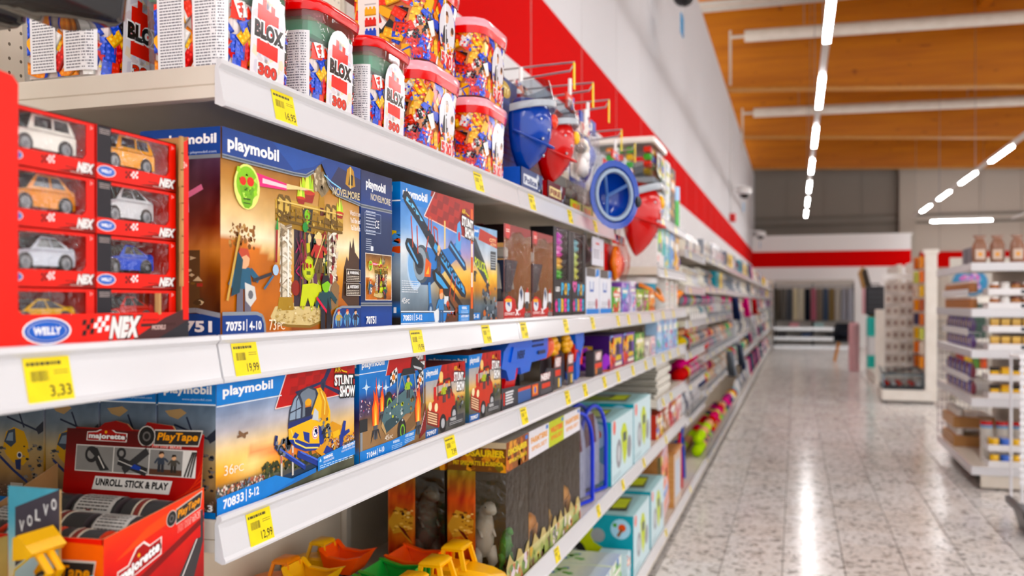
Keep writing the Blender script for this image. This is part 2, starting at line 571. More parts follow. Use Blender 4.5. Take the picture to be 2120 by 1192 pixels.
for k in range(29):
    o = bpy.data.objects.new('wall_panel', pm); COL.objects.link(o); o.parent = wall; o.location = (0, -2.4 + k * 1.12, 0)

# far partition with its red band, then the grey hall wall behind it
part = MB().box(XW, 3.2, 28.6, 28.9, 0, 3.28, '#f3f1f0').build('wall_back_partition', 'wallpaint'); tag(part, kind='structure')
MB().box(XW, 3.2, 28.575, 28.6, 2.36, 2.83, '#d01410').build('red_band', 'wallpaint', part)
MB().box(XW, 3.24, 28.56, 28.94, 3.28, 3.32, '#f7f6f5').build('coping', 'wallpaint', part)
hall = MB().box(-5.6, 26, 30.0, 30.3, 0, 7.2, '#8f8880').build('wall_back', 'wallpaint'); tag(hall, kind='structure')
for k in range(25):
    MB().box(-1.35 + k * 1.1, -1.35 + k * 1.1 + 1.085, 29.97, 30.0, 0, 7.5, '#968f87' if k < 4 else '#c9bfb4').build('wall_panel', 'wallpaint', hall)
MB().box(3.0, 3.45, 29.7, 29.97, 0, 7.4, '#bfb6ab').build('column', 'wallpaint', hall)
for z in (3.72, 3.95):
    MB().tube([(-1.3, 29.9, z), (25.9, 29.9, z)], .035, '#8a837b', 8).build('conduit', 'wallpaint', hall)
MB().box(3.6, 26, 29.9, 29.97, 2.36, 2.83, '#c8281f').build('red_band', 'wallpaint', hall)

# roof: ribbed metal deck over glued timber beams
ceil = MB().box(-5.6, 26, -4, 30.4, 7.12, 7.2, '#b7b2aa').build('ceiling', 'metal'); tag(ceil, kind='structure')
rb = MB()
for k in range(86):
    y = -3.9 + k * .4
    rb.loft([[(x, y, 7.12), (x, y + .05, 7.00), (x, y + .2, 7.00), (x, y + .25, 7.12)] for x in (-5.6, 26)], '#cfcac2', cap=False, closed=False)
tag(rb.build('deck_rib', 'shelfpaint', ceil), kind='stuff')
def roof_beam(y, zl, zr, top=7.0):
    # underside falls a little towards the hall side
    xl, xr = -5.4, 26
    m = MB()
    m.loft([[(x, y - .11, z), (x, y + .11, z), (x, y + .11, top), (x, y - .11, top)] for x, z in ((xl, zl), (xr, zr))], '#ffffff')
    b = m.build('ceiling_beam', 'glulam'); tag(b, kind='structure'); return b
wl = MB().box(-5.6, -5.4, -4, 30.4, 5.0, 7.2, '#8f8880').build('wall_left_upper', 'wallpaint'); tag(wl, kind='structure')
roof_beam(8.3, 5.50, 5.0); roof_beam(3.3, 5.55, 5.0); roof_beam(-1.7, 5.55, 5.0)
b0 = roof_beam(13.3, 5.70, 5.4); b1 = roof_beam(18.3, 5.72, 3.95); b2 = roof_beam(23.3, 5.66, 3.9); b3 = roof_beam(28.3, 5.50, 4.3)
for b, y, zl, zr in ((b1, 18.3, 5.72, 3.95), (b2, 23.3, 5.66, 3.9), (b3, 28.3, 5.50, 4.3)):
    m = MB()
    m.loft([[(x, y - .14, z - .03), (x, y + .14, z - .03), (x, y + .14, z), (x, y - .14, z)] for x, z in ((-5.4, zl), (26, zr))], '#d9a55f')
    m.build('lower_edge', 'wood', b)
purl = MB().box(3.15, 3.35, -4, 30, 6.65, 7.0, '#ffffff').build('ceiling_beam', 'glulam'); tag(purl, kind='structure')

# long white blinds/tubes hung before the beams
def hung_tube(y, z, x0, label):
    t = thing('ventilation_tube', label, 'duct', (x0, y, z))
    MB().tube([(0, 0, 0), (16, 0, -.25)], .105, '#efe9df', 14).build('tube_body', 'shelfpaint', t, smooth=40)
    MB().tube([(-.25, 0, 0), (0, 0, 0)], .03, '#d9d2c6', 8).build('spigot', 'shelfpaint', t)
    MB().tube([(-.25, 0, .12), (-.25, 0, -.85)], .022, '#d9d2c6', 8).build('drop_pipe', 'shelfpaint', t)
    for k in range(5): MB().tube([(1 + 3.5 * k, 0, .1 - .05 * k), (1 + 3.5 * k, 0, 7.0 - z)], .006, '#bbb', 6).build('hanger_wire', 'metal', t)
hung_tube(16.6, 6.02, -.86, 'long cream ventilation tube hung before the big timber beam, upper of two')
hung_tube(21.8, 5.70, -.93, 'slimmer cream ventilation tube hung before the second timber beam')

# light tracks
def track(x, y0, y1, label, first, pitch, lit, z=3.5):
    t = thing('light_track', label, 'light fitting', (x, y0, z))
    MB().box(-.03, .03, 0, y1 - y0, .012, .06, '#d8d5d2').build('rail', 'shelfpaint', t)
    y = first
    while y + lit < y1:
        MB().box(-.028, .028, y - y0, y - y0 + lit, -.012, .012, '#ffffff').build('lamp', 'lamp', t)
        y += pitch
    k = 0
    while k * 4 + 1 < y1 - y0:
        MB().tube([(0, k * 4 + .9, .06), (0, k * 4 + .9, 7.12 - z)], .005, '#aaa', 5).build('hanger_wire', 'metal', t); k += 1
track(.25, -3.8, 25.0, 'long light track running over the aisle beside the shelves', 6.65 - 2.72 * 3, 2.72, 1.46)
track(2.92, -3.8, 25.6, 'light track running over the white display ends', 6.2 - 2.72 * 3, 2.72, 1.46)
track(5.50, -3.8, 27.0, 'light track running above the chocolate display shelves', 6.9 - 2.72 * 3, 2.72, 1.46)
for x in (8.1, 10.7, 13.3):
    track(x, -3.8, 26.0, {8.1: 'fourth light track from the shelf wall', 10.7: 'fifth light track from the shelf wall', 13.3: 'sixth light track from the shelf wall'}[x], 6.9 - 2.72 * 3, 2.72, 1.46)
def cross_light(x0, x1, y, z, label):
    t = thing('strip_light', label, 'light fitting', (x0, y, z))
    MB().box(0, x1 - x0, -.03, .03, .02, .09, '#d8d5d2').build('housing', 'shelfpaint', t)
    MB().box(0, x1 - x0, -.035, .035, -.02, .02, '#fff').build('lamp', 'lamp', t)
    for x in (.2, x1 - x0 - .2): MB().tube([(x, 0, .09), (x, 0, 7.12 - z)], .005, '#aaa', 5).build('hanger_wire', 'metal', t)
cross_light(3.55, 5.05, 27.2, 3.52, 'bright strip light hanging crosswise beyond the white display end')
cross_light(6.2, 7.7, 26.6, 3.52, 'bright strip light hanging crosswise above the snack bags')

# ---------------------------------------------------------------- shelving along the wall
XF = -.62
def price_tag_me(price, seed, top='Toy'):
    a = Art(lambda u, v, h: (-.0105 + (1 - v) * .008 + h + .0004, u * .052, -.046 + v * .041), 1.3)
    a.rect(0, 0, 1, 1, '#f7e01a'); a.rect(0, 0, 1, .08, '#fbee6a')
    a.small_print(.06, .8, .8, .95, 1, '#4b4524', seed, .3)
    a.barcode(.12, .5, .5, .72, '#4a4420', seed); a.small_print(.62, .62, .94, .74, 2, '#7a7030', seed + 5)
    a.text(price, .48, .12, .95, .40, '#26230f', bold=.01)
    return a.mb.mesh('price_tag', 'paper')
_tags = {}
def shelf(bay, y0, y1, z, tags=(), deep=.47, end=False, base=False):
    w = y1 - y0
    m = MB()
    m.box(-deep, -.0135, .004, w - .004, -.024, 0, CREAM, b=.002)
    if not base:
        for yy in (.004, w - .020):
            m.prism([(-deep, -.040), (-deep, -.024), (-.016, -.024), (-.016, -.038)], lambda a, b, d: (a, d, b), yy, yy + .016, CREAM)
    else:
        m.box(-deep, -.10, .004, w - .004, -z + .02, -.024, '#6e6a66')
        m.box(-.05, -.030, .004, w - .004, -.12, -.024, CREAM)
    s = m.build('shelf', 'shelfpaint', bay, loc=(XF, 0, z))
    r = MB()
    prof = [(-.0135, .0), (-.0135, .004), (-.011, .006), (-.007, .005), (-.006, .000), (-.011, -.005), (-.0105, -.007), (-.0035, -.042), (-.001, -.046), (-.0015, -.049), (-.006, -.050), (-.0155, -.046), (-.0155, -.004)]
    r.prism(prof, lambda a, b, d: (a, d, b), .002, w - .002, RAIL)
    r.build('price_rail', 'gloss', s)
    for yy, price in tags:
        if price not in _tags: _tags[price] = price_tag_me(price, len(_tags) + 3)
        t = bpy.data.objects.new('price_tag', _tags[price]); COL.objects.link(t); t.parent = s; t.location = (0, yy - y0, 0)
    return s
ORD = ['first', 'second', 'third', 'fourth', 'fifth', 'sixth', 'seventh', 'eighth', 'ninth', 'tenth', 'eleventh', 'twelfth', 'thirteenth', 'fourteenth', 'fifteenth', 'sixteenth', 'seventeenth', 'eighteenth', 'nineteenth', 'twentieth', 'twenty-first', 'twenty-second', 'twenty-third', 'twenty-fourth']
BAYS = [(-.30, .89), (.89, 2.06), (2.06, 3.26), (3.26, 4.37), (4.37, 5.52)]
while BAYS[-1][1] < 26.6: BAYS.append((BAYS[-1][1], BAYS[-1][1] + 1.15))
bays = []
BAYNOTE = {0: 'cream shelving bay holding the boxed cars', 1: 'cream shelving bay holding brick tubs above and boxed playsets',
           2: 'cream shelving bay holding helmets on top and foam blasters', 3: 'cream shelving bay with hooks of hanging helmets and tractor boxes',
           4: 'cream shelving bay with teal buckets and block tubs'}
for k, (y0, y1) in enumerate(BAYS):
    b = thing('shelving_bay', BAYNOTE.get(k, 'cream shelving bay, %s along the wall from the boxed cars' % ORD[k]), 'shelving', (0, y0, -LIFT))
    w = y1 - y0
    MB().box(XF - .50, XF - .475, .003, w - .003, .05, 1.5, '#d3c8b7').build('back_panel', 'shelfpaint', b)
    MB().box(XF - .50, XF - .475, .003, w - .003, 1.503, 2.13 if k < 4 else 1.95, '#d9cfbf').build('back_panel', 'perforated', b)
    for yy in (0,):
        MB().box(XF - .475, XF - .462, .004, .028, .05, 2.13 if k < 4 else 1.95, CREAM).build('upright', 'shelfpaint', b)
    bays.append(b)
    bare = 1 if k > 12 else 0
    if k == 0: zs = [(1.257, [(.615, '3,33')]), (.97, [(.7, '9,99')]), (.16, [])]
    elif k == 1: zs = [(1.574, [(1.00, '16,95'), (1.75, '24,95')]), (1.257, [(.915, '19,99'), (1.43, '19,99'), (1.80, '9,99')]),
                       (1.05, [(.945, '12,99'), (1.59, '7,99')]), (.63, [(1.3, '8,99'), (1.7, '8,99')]), (.16, [])]
    elif k == 2: zs = [(1.574, [(2.15, '29,95'), (2.55, '4,95'), (2.9, '7,95')]), (1.257, [(2.08, '14,99'), (2.50, '9,99'), (2.86, '12,99')]),
                       (1.05, [(2.08, '9,99'), (2.52, '19,99'), (2.75, '7,99'), (3.05, '9,95')]), (.63, [(2.4, '12,95'), (2.95, '6,95')]), (.16, [])]
    elif k == 3: zs = [(1.257, [(3.30, '4,99'), (3.52, '5,99'), (3.78, '3,99'), (4.15, '2,99')]),
                       (1.05, [(3.3, '6,99'), (3.62, '9,95'), (3.95, '7,99'), (4.2, '3,95')]), (.63, [(3.4, '49,95'), (3.9, '6,95')]), (.16, [(3.7, '39,95')])]
    elif k == 4: zs = [(1.72, [(4.5, '14,95'), (5.0, '9,95')]), (1.473, [(4.6, '19,95')]), (1.263, [(4.5, '9,99'), (4.9, '4,99')]),
                       (1.05, [(4.5, '7,99'), (4.75, '3,99'), (5.1, '2,99')]), (.83, [(4.5, '4,99'), (4.8, '3,99')]), (.63, [(4.6, '2,99')]), (.16, [(4.6, '9,95')])]
    else:
        zs = [(z, [(y0 + .2, '4,95'), (y0 + .7, '2,95')] if k < 8 else []) for z in (1.65, 1.42, 1.19, .92, .66, .16)]
        if k in (5,): zs = [(z, [(y0 + .2, '4,95')]) for z in (1.62, 1.40, 1.19, 1.0, .80, .60, .16)]
    for z, tg in zs:
        shelf(b, y0, y1, z, [(q, p) for q, p in tg], base=(z < .2))
    if k == len(BAYS) - 1:
        MB().box(XF - .50, XF - .02, w, w + .02, .05, 1.95, CREAM).build('end_panel', 'shelfpaint', b)
# ---------------------------------------------------------------- cartons
class Carton:
    """box with its printed front (towards the aisle, +x), end (towards -y) and top"""
    def __init__(s, name, label, cat, loc, w, d, h, col, group=None, rz=0.0, cols=None, bevel=.0012, rot=None, mat='paper'):
        s.w, s.d, s.h = w, d, h
        s.root = thing(name, label, cat, loc, rz, group, rot)
        MB().box(-d, 0, 0, w, 0, h, col, b=bevel, cols=cols).build('box_body', mat, s.root)
    def front(s): return Art(lambda u, v, k: (k, u * s.w, v * s.h), s.w / s.h)
    def end(s): return Art(lambda u, v, k: (-s.d + u * s.d, -k, v * s.h), s.d / s.h)
    def top(s): return Art(lambda u, v, k: (-s.d + v * s.d, s.w - u * s.w if False else u * s.w, s.h + k), s.w / s.d)
def put(a, box, nm='front_print', mat='paper'): return a.build(nm, box.root if isinstance(box, Carton) else box, mat)

BLUE = '#0b7fd0'
def logo(a, u0, v0, u1, v1, col='#ffffff', **k): a.text('playmobil', u0, v0, u1, v1, col, bold=.035, **k)
def fig(a, x, y, h, body, leg, hair, skin='#e8b48c', asp=None):
    """small printed toy person, feet at (x,y), h in v"""
    u0, v0, u1, v1 = a.win
    k = h / (a.A * (u1 - u0) / (v1 - v0))
    w = .22 * k
    a.poly([(x - w * .9, y), (x - w * .1, y), (x - w * .1, y + .42 * h), (x - w * .8, y + .42 * h)], leg)
    a.poly([(x + w * .1, y), (x + w * .9, y), (x + w * .8, y + .42 * h), (x + w * .1, y + .42 * h)], leg)
    a.poly([(x - w, y + .38 * h), (x + w, y + .38 * h), (x + w * .75, y + .72 * h), (x - w * .75, y + .72 * h)], body)
    a.line([(x - w * .8, y + .68 * h), (x - w * 1.7, y + .42 * h)], w * .5, body); a.line([(x + w * .8, y + .68 * h), (x + w * 1.9, y + .52 * h)], w * .5, body)
    a.ell(x, y + .85 * h, w * .72, None, skin, 10); a.poly([(x - w * .8, y + .84 * h), (x + w * .3, y + .92 * h), (x + w * .8, y + .86 * h), (x + w * .5, y + 1.02 * h), (x - w * .5, y + 1.02 * h)], hair)
def blobs(a, n, u0, v0, u1, v1, r, cols, seed=0, stretch=1.0):
    q = random.Random(seed); a.up()
    for i in range(n):
        if i % 8 == 7: a.up()
        x, y = q.uniform(u0, u1), q.uniform(v0, v1); s = q.uniform(.5, 1.2) * r; ca = q.choice(cols)
        A = a.A * (a.win[2] - a.win[0]) / (a.win[3] - a.win[1]); m = q.choice((3, 4, 5)); o = q.random() * 6
        a._put([(x + s * math.cos(o + 6.283 * k / m), y + s * stretch * A * math.sin(o + 6.283 * k / m)) for k in range(m)], ca)

# --- desert tower playset picture
def tower_scene(a, full=True):
    def bg(U, V):
        n = noise2(U, V, 5, 3); n2 = noise2(U, V, 12, 8)
        g = grad(V, [(0, '#8a4410'), (.12, '#b9661a'), (.3, '#cf8a34'), (.42, '#e2b672'), (.5, '#f3e3c0'), (.6, '#e2c088'), (.8, '#b57c38'), (1, '#7c5630')])
        g = g + (n[:, None] - .5) * .25 + (n2[:, None] - .5) * .10
        dune = (V < .50 - .35 * U + .03 * np.sin(9 * U)) & (U < .45)
        g = np.where(dune[:, None], H3('#c9721f') * (0.8 + .4 * n[:, None]), g)
        return g
    a.grid(40, 34, bg)
    if full:
        a.poly([(.84, .2), (.86, .38), (.885, .45), (.9, .42), (.915, .55), (.93, .5), (.945, .57), (.96, .48), (1, .44), (1, .15), (.9, .15)], '#4a3325')
        blobs(a, 60, .05, .44, .2, .55, .01, ['#7a4a1c', '#93602a', '#b98d50'], 4)
    # base, columns, platform
    a.poly([(.30, .10), (.33, .15), (.45, .17), (.62, .16), (.68, .13), (.67, .07), (.58, .045), (.42, .055), (.31, .08)], '#d9c48d')
    a.poly([(.31, .08), (.42, .055), (.58, .045), (.67, .07), (.67, .055), (.58, .03), (.42, .04), (.31, .065)], '#8d6d32')
    a.rect(.46, .15, .72, .58, '#372a33'); a.rect(.52, .18, .68, .5, '#6d5b2c')
    blobs(a, 46, .5, .18, .72, .55, .018, ['#7e1f2b', '#24484a', '#d7c68c', '#8fa01e', '#c9c42e', '#1c1a22', '#5c2f52', '#a06c2c'], 5, 1.6)
    for x, w in ((.365, .075), (.715, .075)):
        a.rect(x, .17, x + w, .6, '#c9bca4')
        q = random.Random(int(x * 99))
        for k in range(9):
            y = .18 + k * .047; a.poly([(x - .006, y), (x + w * .6, y + .03), (x + w + .006, y + .02), (x + w * .5, y + .055), (x, y + .03)], q.choice(['#f0e8d8', '#a8957a', '#e2d6c0', '#8b7a62']))
        a.poly([(x - .02, .13), (x + w + .02, .13), (x + w + .01, .2), (x - .01, .2)], '#a88434')
    a.poly([(.33, .60), (.42, .57), (.6, .555), (.8, .57), (.85, .6), (.85, .66), (.8, .7), (.42, .71), (.33, .68)], '#9c7628')
    a.poly([(.33, .66), (.42, .69), (.6, .68), (.8, .66), (.85, .64), (.85, .68), (.72, .71), (.42, .72), (.33, .71)], '#c9a24a')
    for x in (.345, .39, .70, .75): a.poly([(x, .62), (x + .045, .60), (x + .05, .71), (x + .035, .74), (x + .01, .74), (x - .005, .71)], '#6f521c'); 
    for x in (.35, .395, .705, .755): a.poly([(x, .66), (x + .03, .65), (x + .032, .71), (x + .005, .725)], '#d8b660')
    a.poly([(.53, .57), (.585, .565), (.6, .69), (.52, .69)], '#2b2a24'); a.ell(.558, .655, .022, None, '#86c81e', 12); a.rect(.55, .58, .566, .64, '#86c81e'); a.line([(.54, .62), (.576, .62)], .006, '#86c81e')
    a.poly([(.64, .67), (.70, .66), (.69, .77), (.665, .8), (.65, .77)], '#b1842c'); a.rect(.655, .665, .685, .71, '#5e1a1a')
    # dragon head, flames
    a.poly([(.60, .80), (.62, .93), (.61, 1.0), (.625, 1.0), (.64, .93), (.655, 1.0), (.67, .99), (.66, .91), (.7, .93), (.74, .9), (.735, .83), (.70, .79), (.67, .77), (.64, .8)], '#8d7b5c')
    blobs(a, 26, .61, .8, .73, .93, .014, ['#bba98a', '#5e503a', '#d4c6a8', '#77664a'], 8, 1.2)
    for x, y, s in ((.56, .76, 1.0), (.51, .73, .6), (.82, .69, .6)):
        for dx, hh, c in ((-.03, .12, '#c6e03a'), (.015, .16, '#9fd02a'), (-.005, .2, '#e6f06a'), (.03, .11, '#b4d82e')):
            a.poly([(x + (dx - .02) * s, y), (x + (dx + .02) * s, y), (x + (dx + .012) * s, y + hh * s * .6), (x + dx * s * 1.3, y + hh * s)], c)
        a.poly([(x - .055 * s, y + .02 * s), (x + .055 * s, y + .02 * s), (x + .035 * s, y - .035 * s), (x - .035 * s, y - .035 * s)], '#9a2a20'); a.ell(x, y + .02 * s, .055 * s, .014 * s, '#c7402c', 12)
    # shield, fountain
    a.ell(.565, .36, .048, None, '#a9b82a', 18); a.ell(.565, .36, .038, None, '#c8d43c', 16); a.ell(.555, .375, .011, None, '#b01e1e', 8); a.ell(.58, .375, .009, None, '#b01e1e', 8); a.rect(.55, .325, .58, .345, '#5f6d14')
    a.poly([(.5, .15), (.52, .27), (.6, .28), (.66, .27), (.69, .14), (.66, .2), (.64, .13), (.62, .2), (.59, .12), (.56, .2), (.53, .13)], '#cdd81a')
    a.line([(.47, .44), (.52, .52), (.55, .42), (.47, .34), (.52, .3)], .006, '#b02d5e'); a.ell(.47, .25, .03, None, '#8d2a20', 12)
    q = random.Random(3)
    for x in (.365, .715):      # twisted bone columns
        for k in range(20):
            y = .19 + q.random() * .36; c = q.choice(['#f6f0e2', '#dccfb6', '#b8a68a', '#8f7c62', '#efe6d4']); s = q.choice((-1, 1))
            a.line([(x + (.0 if s > 0 else .075), y), (x + .037, y + .035), (x + (.075 if s > 0 else .0), y + .05)], q.uniform(.006, .014), c)
        a.line([(x + .006, .2), (x + .006, .56)], .008, '#7d6c54'); a.line([(x + .05, .2), (x + .05, .56)], .01, '#fbf7ec')
    for k in range(9): a.line([(.36 + k * .055, .60), (.36 + k * .055, .655)], .004, '#5e4516')
    a.line([(.33, .635), (.84, .62)], .004, '#6b5020'); a.line([(.34, .705), (.84, .69)], .006, '#e6c878'); a.line([(.34, .605), (.84, .585)], .01, '#6a4f1a')
    blobs(a, 60, .34, .6, .84, .7, .007, ['#b8923c', '#7a5c20', '#d8b866', '#5e4516'], 12); blobs(a, 70, .32, .06, .66, .15, .009, ['#efe0b4', '#b89c5c', '#c8b070', '#a4884a'], 13, .5)
    for k in range(6): a.line([(.47 + k * .012, .52 - k * .02), (.50, .44), (.46 + k * .02, .36)], .003, '#8c2a4a')
    a.line([(.5, .20), (.5, .56)], .008, '#6f1d24'); a.line([(.69, .2), (.69, .56)], .01, '#4a5a22'); blobs(a, 34, .6, .36, .7, .56, .012, ['#c8a24a', '#2c5a4a', '#8c2a20', '#e8d8a0', '#1c1a16'], 14, 1.4)
    blobs(a, 18, .74, .22, .80, .56, .014, ['#a02a30', '#d8c8b0', '#5a1c20'], 15, 1.6); a.poly([(.74, .12), (.80, .16), (.81, .27), (.77, .30), (.74, .26)], '#8d6d4a')
    fig(a, .64, .34, .22, '#b3312a', '#5d4a2a', '#e6d7a0'); a.line([(.60, .36), (.69, .56)], .006, '#d8c070'); a.poly([(.615, .55), (.64, .575), (.665, .55), (.655, .53), (.625, .53)], '#e8d490')
    a.line([(.53, .35), (.535, .57)], .008, '#8c2424'); a.ell(.535, .585, .02, None, '#2a8a3c', 10)
    a.line([(.33, .38), (.335, .55)], .012, '#9a1f1f'); a.poly([(.325, .55), (.345, .55), (.34, .62)], '#2f9440')
    # green skull with its pink trail
    a.poly([(.2, .755), (.4, .765), (.42, .79), (.4, .8), (.2, .82)], '#f03a7e'); a.poly([(.24, .775), (.4, .775), (.56, .79), (.4, .79), (.24, .8)], '#ffd6dc'); a.poly([(.4, .77), (.6, .8), (.4, .8)], '#f5d79a')
    a.ell(.145, .74, .078, .112, '#e9ef8a', 20); a.ell(.145, .755, .064, .085, '#8cc818', 20)
    a.poly([(.10, .74), (.19, .74), (.175, .655), (.155, .635), (.13, .635), (.112, .66)], '#7ab514'); blobs(a, 22, .09, .68, .2, .82, .012, ['#a2da38', '#6ca414', '#c4ec6a', '#7fbe20'], 16, 1.0); a.ell(.12, .765, .02, .022, '#e03a14', 10); a.ell(.165, .768, .022, .024, '#e03a14', 10)
    a.poly([(.137, .735), (.148, .735), (.142, .715)], '#35520a'); a.rect(.122, .675, .165, .683, '#35520a'); a.rect(.122, .656, .165, .661, '#35520a')
    # knight with staff and shield
    fig(a, .125, .12, .31, '#2c5e7a', '#6d6a78', '#c4523c'); a.line([(.10, .5), (.03, .18)], .012, '#cfa95c'); a.poly([(.09, .42), (.05, .2), (.1, .22), (.12, .38)], '#1f4656')
    a.poly([(.13, .27), (.19, .25), (.2, .19), (.165, .15), (.135, .18)], '#d9d9d4'); a.ell(.165, .21, .016, None, '#6d6f74', 8)
    a.line([(.18, .28), (.3, .32)], .012, '#33343c'); a.ell(.325, .34, .02, None, '#aecbe6', 12); a.line([(.25, .24), (.31, .31)], .01, '#3f6a8c')
    # dark figure with red sword
    fig(a, .695, .02, .3, '#20464f', '#22222e', '#1b1822', '#86c81e'); a.line([(.62, .2), (.74, .08)], .012, '#d9264a'); a.poly([(.71, .2), (.755, .05), (.72, .04), (.7, .1)], '#191720')

def box_70751(loc, label, endon=False):
    W, D, H = .351, .112, .247
    if not endon:
        b = Carton('playset_box', label, 'box', loc, W, D, H, '#1c3f86')
        a = b.front(); tower_scene(a)
        navy = '#153f8a'
        a.poly([(0, .862), (.45, .862), (.54, .868), (.6, .905), (.63, .94), (.66, .96), (.70, .90), (.72, .85), (.78, .80), (1, .77), (1, 1), (0, 1)], navy)
        a.poly([(.45, .88), (.60, .93), (.7, 1), (.3, 1)], '#1b4c9e'); a.poly([(.72, .86), (.8, .83), (1, .80), (1, .93), (.8, .97)], '#262a52')
        a.line([(0, .862), (.45, .862), (.54, .868), (.6, .905)], .014, '#8f979f'); a.line([(.70, .90), (.72, .85), (.78, .805), (1, .775)], .014, '#8f979f')
        a.line([(0, .862), (.45, .862), (.54, .868), (.6, .905)], .006, '#4d5662'); a.line([(.70, .90), (.72, .85), (.78, .805), (1, .775)], .006, '#4d5662')
        for k in range(7): a.ell(.03 + k * .07, .862, .003, None, '#2a2f36', 6)
        logo(a, .03, .885, .345, .965)
        a.poly([(.86, .88), (.875, .97), (.905, .995), (.935, .97), (.95, .88), (.905, .86)], '#b98a34'); a.poly([(.885, .88), (.9, .95), (.93, .94), (.925, .88)], '#1c1408'); a.line([(.905, .86), (.905, .99)], .008, '#f0d080')
        a.text('NOVELMORE', .75, .80, .99, .845, '#d9c9a0', bold=.02, out='#141c3c', ow=.03); a.line([(.68, .9), (.74, .87), (.82, .845)], .006, '#8fd0ff')
        for i, t in enumerate(('Watch it on', 'YouTube and', 'YouTube Kids')): a.text(t, .90 + .004 * i, .70 - i * .045, .995, .73 - i * .045, '#ffffff', bold=.01 if i else 0)
        for v in (.30, .215):
            a.rect(.868, v, .998, v + .072, '#3c3028'); a.line([(.868, v), (.998, v), (.998, v + .072), (.868, v + .072), (.868, v)], .002, '#d8d0c4')
            a.poly([(.876, v + .04), (.896, v + .04), (.886, v + .064)], '#f0e6d8'); a.text('WARNING:' if v > .25 else 'AVERTISSEMENT', .90, v + .043, .985, v + .062, '#ffffff', bold=.03)
            a.small_print(.875, v + .006, .985, v + .036, 3, '#e8ddcc', 3)
        a.poly([(0, 0), (.255, 0), (.25, .07), (.235, .105), (.2, .118), (0, .118)], '#143c84'); a.line([(0, .118), (.2, .118), (.235, .105), (.25, .07), (.255, 0)], .012, '#8d949c')
        a.text('70751', .02, .035, .125, .08, '#ffffff', bold=.04); a.rect(.138, .03, .142, .09, '#ffffff'); a.text('4-10', .155, .035, .23, .08, '#ffffff', bold=.03)
        a.text('73', .28, .03, .325, .085, '#fff1d8'); a.text('PC', .335, .03, .385, .068, '#fff1d8')
        a.poly([(.745, 0), (.755, .09), (.78, .13), (.83, .145), (1, .145), (1, 0)], '#113a80'); a.line([(.745, 0), (.755, .09), (.78, .13), (.83, .145), (1, .145)], .01, '#8d949c')
        for k, (c1, c2) in enumerate((('#c0a050', '#b3312a'), ('#3a6a86', '#c4523c'), ('#2a2a40', '#181622'))):
            x = .80 + k * .075; a.ell(x, .07, .032, None, '#5f9ad0', 14); fig(a, x, .025, .105, c1, '#44485a', c2); a.rect(x - .025, .008, x + .025, .018, '#c8d4e4')
        put(a, b)
        e = b.end()
        def bg(U, V):
            n = noise2(U, V, 6, 11); return grad(V, [(0, '#2c1a12'), (.2, '#5d2f14'), (.42, '#c07a3a'), (.55, '#7a2f1e'), (.75, '#4a2030'), (1, '#30274a')]) + (n[:, None] - .5) * .35
        e.grid(14, 24, bg); e.rect(0, .862, 1, 1, '#163f8c'); e.line([(0, .862), (1, .862)], .04, '#7d858d')
        logo(e, .28, .91, .95, .97); e.text('www.playmobil.com', .5, .875, .95, .89, '#cfe0f6')
        e.poly([(.1, .62), (.62, .6), (.6, .78), (.3, .8), (.12, .74)], '#8fa3bb'); fig(e, .38, .62, .17, '#4a2f2a', '#3a2a2a', '#17141a'); e.line([(.5, .66), (.78, .72)], .06, '#e27ea4')
        e.rect(.1, .14, .75, .42, '#5d3f1e'); blobs(e, 50, .1, .12, .8, .44, .06, ['#b58a3c', '#7a5a22', '#d8c8a0', '#4a3216', '#a8342a'], 6, .5)
        e.poly([(.5, .44), (.6, .44), (.56, .55)], '#c6e03a'); fig(e, .3, .03, .17, '#20464f', '#22222e', '#1b1822', '#86c81e'); e.line([(.3, .12), (.75, .07)], .05, '#d9264a')
        e.rect(0, 0, 1, .118, '#123a80'); e.line([(0, .12), (.7, .135), (1, .11)], .05, '#8d949c'); e.text('70751', .3, .03, .9, .085, '#ffffff', bold=.04)
        put(e, b, 'end_print')
    else:
        b = Carton('playset_box', label, 'box', loc, D, W, H, '#173a80')
        a = b.front(); a.rect(0, 0, 1, 1, '#16315f')
        a.grid(6, 10, lambda U, V: grad(V, [(0, '#0f3f92'), (.15, '#144695'), (.16, '#152c55'), (.78, '#18305c'), (.8, '#10367c'), (1, '#1d2a55')]) + (noise2(U, V, 5, 2)[:, None] - .5) * .06)
        logo(a, .15, .88, .78, .955, slant=-.01); a.text('NOVELMORE', .3, .825, .95, .868, '#d5cbb4', bold=.02, slant=-.01)
        for v in (.775, .16): a.line([(0, v), (1, v)], .05, '#8d949c'); a.line([(0, v), (1, v)], .02, '#4d5662')
        a.small_print(.15, .60, .45, .76, 8, '#c8d2e2', 2); a.line([(.12, .74), (.62, .74), (.62, .62), (.12, .62), (.12, .74)], .008, '#9fb0cc'); a.text('CE', .44, .65, .57, .70, '#ffffff')
        a.small_print(.15, .50, .32, .58, 6, '#c8d2e2', 9); a.rect(.3, .50, .38, .53, '#e6ecf4')
        a.rect(.13, .185, .985, .485, '#f0e6d4'); a.sub(.14, .19, .975, .48); tower_scene(a, False); a.sub(0, 0, 1, 1)
        a.text('70751', .12, .035, .43, .085, '#ffffff', bold=.04)
        put(a, b)
    return b
box_70751((-.637, .905, 1.257), 'blue and gold desert tower playset box with green skull picture, wide face out')
box_70751((-.637, 1.262, 1.257), 'blue playset box turned end-on, narrow face with small tower picture', True)

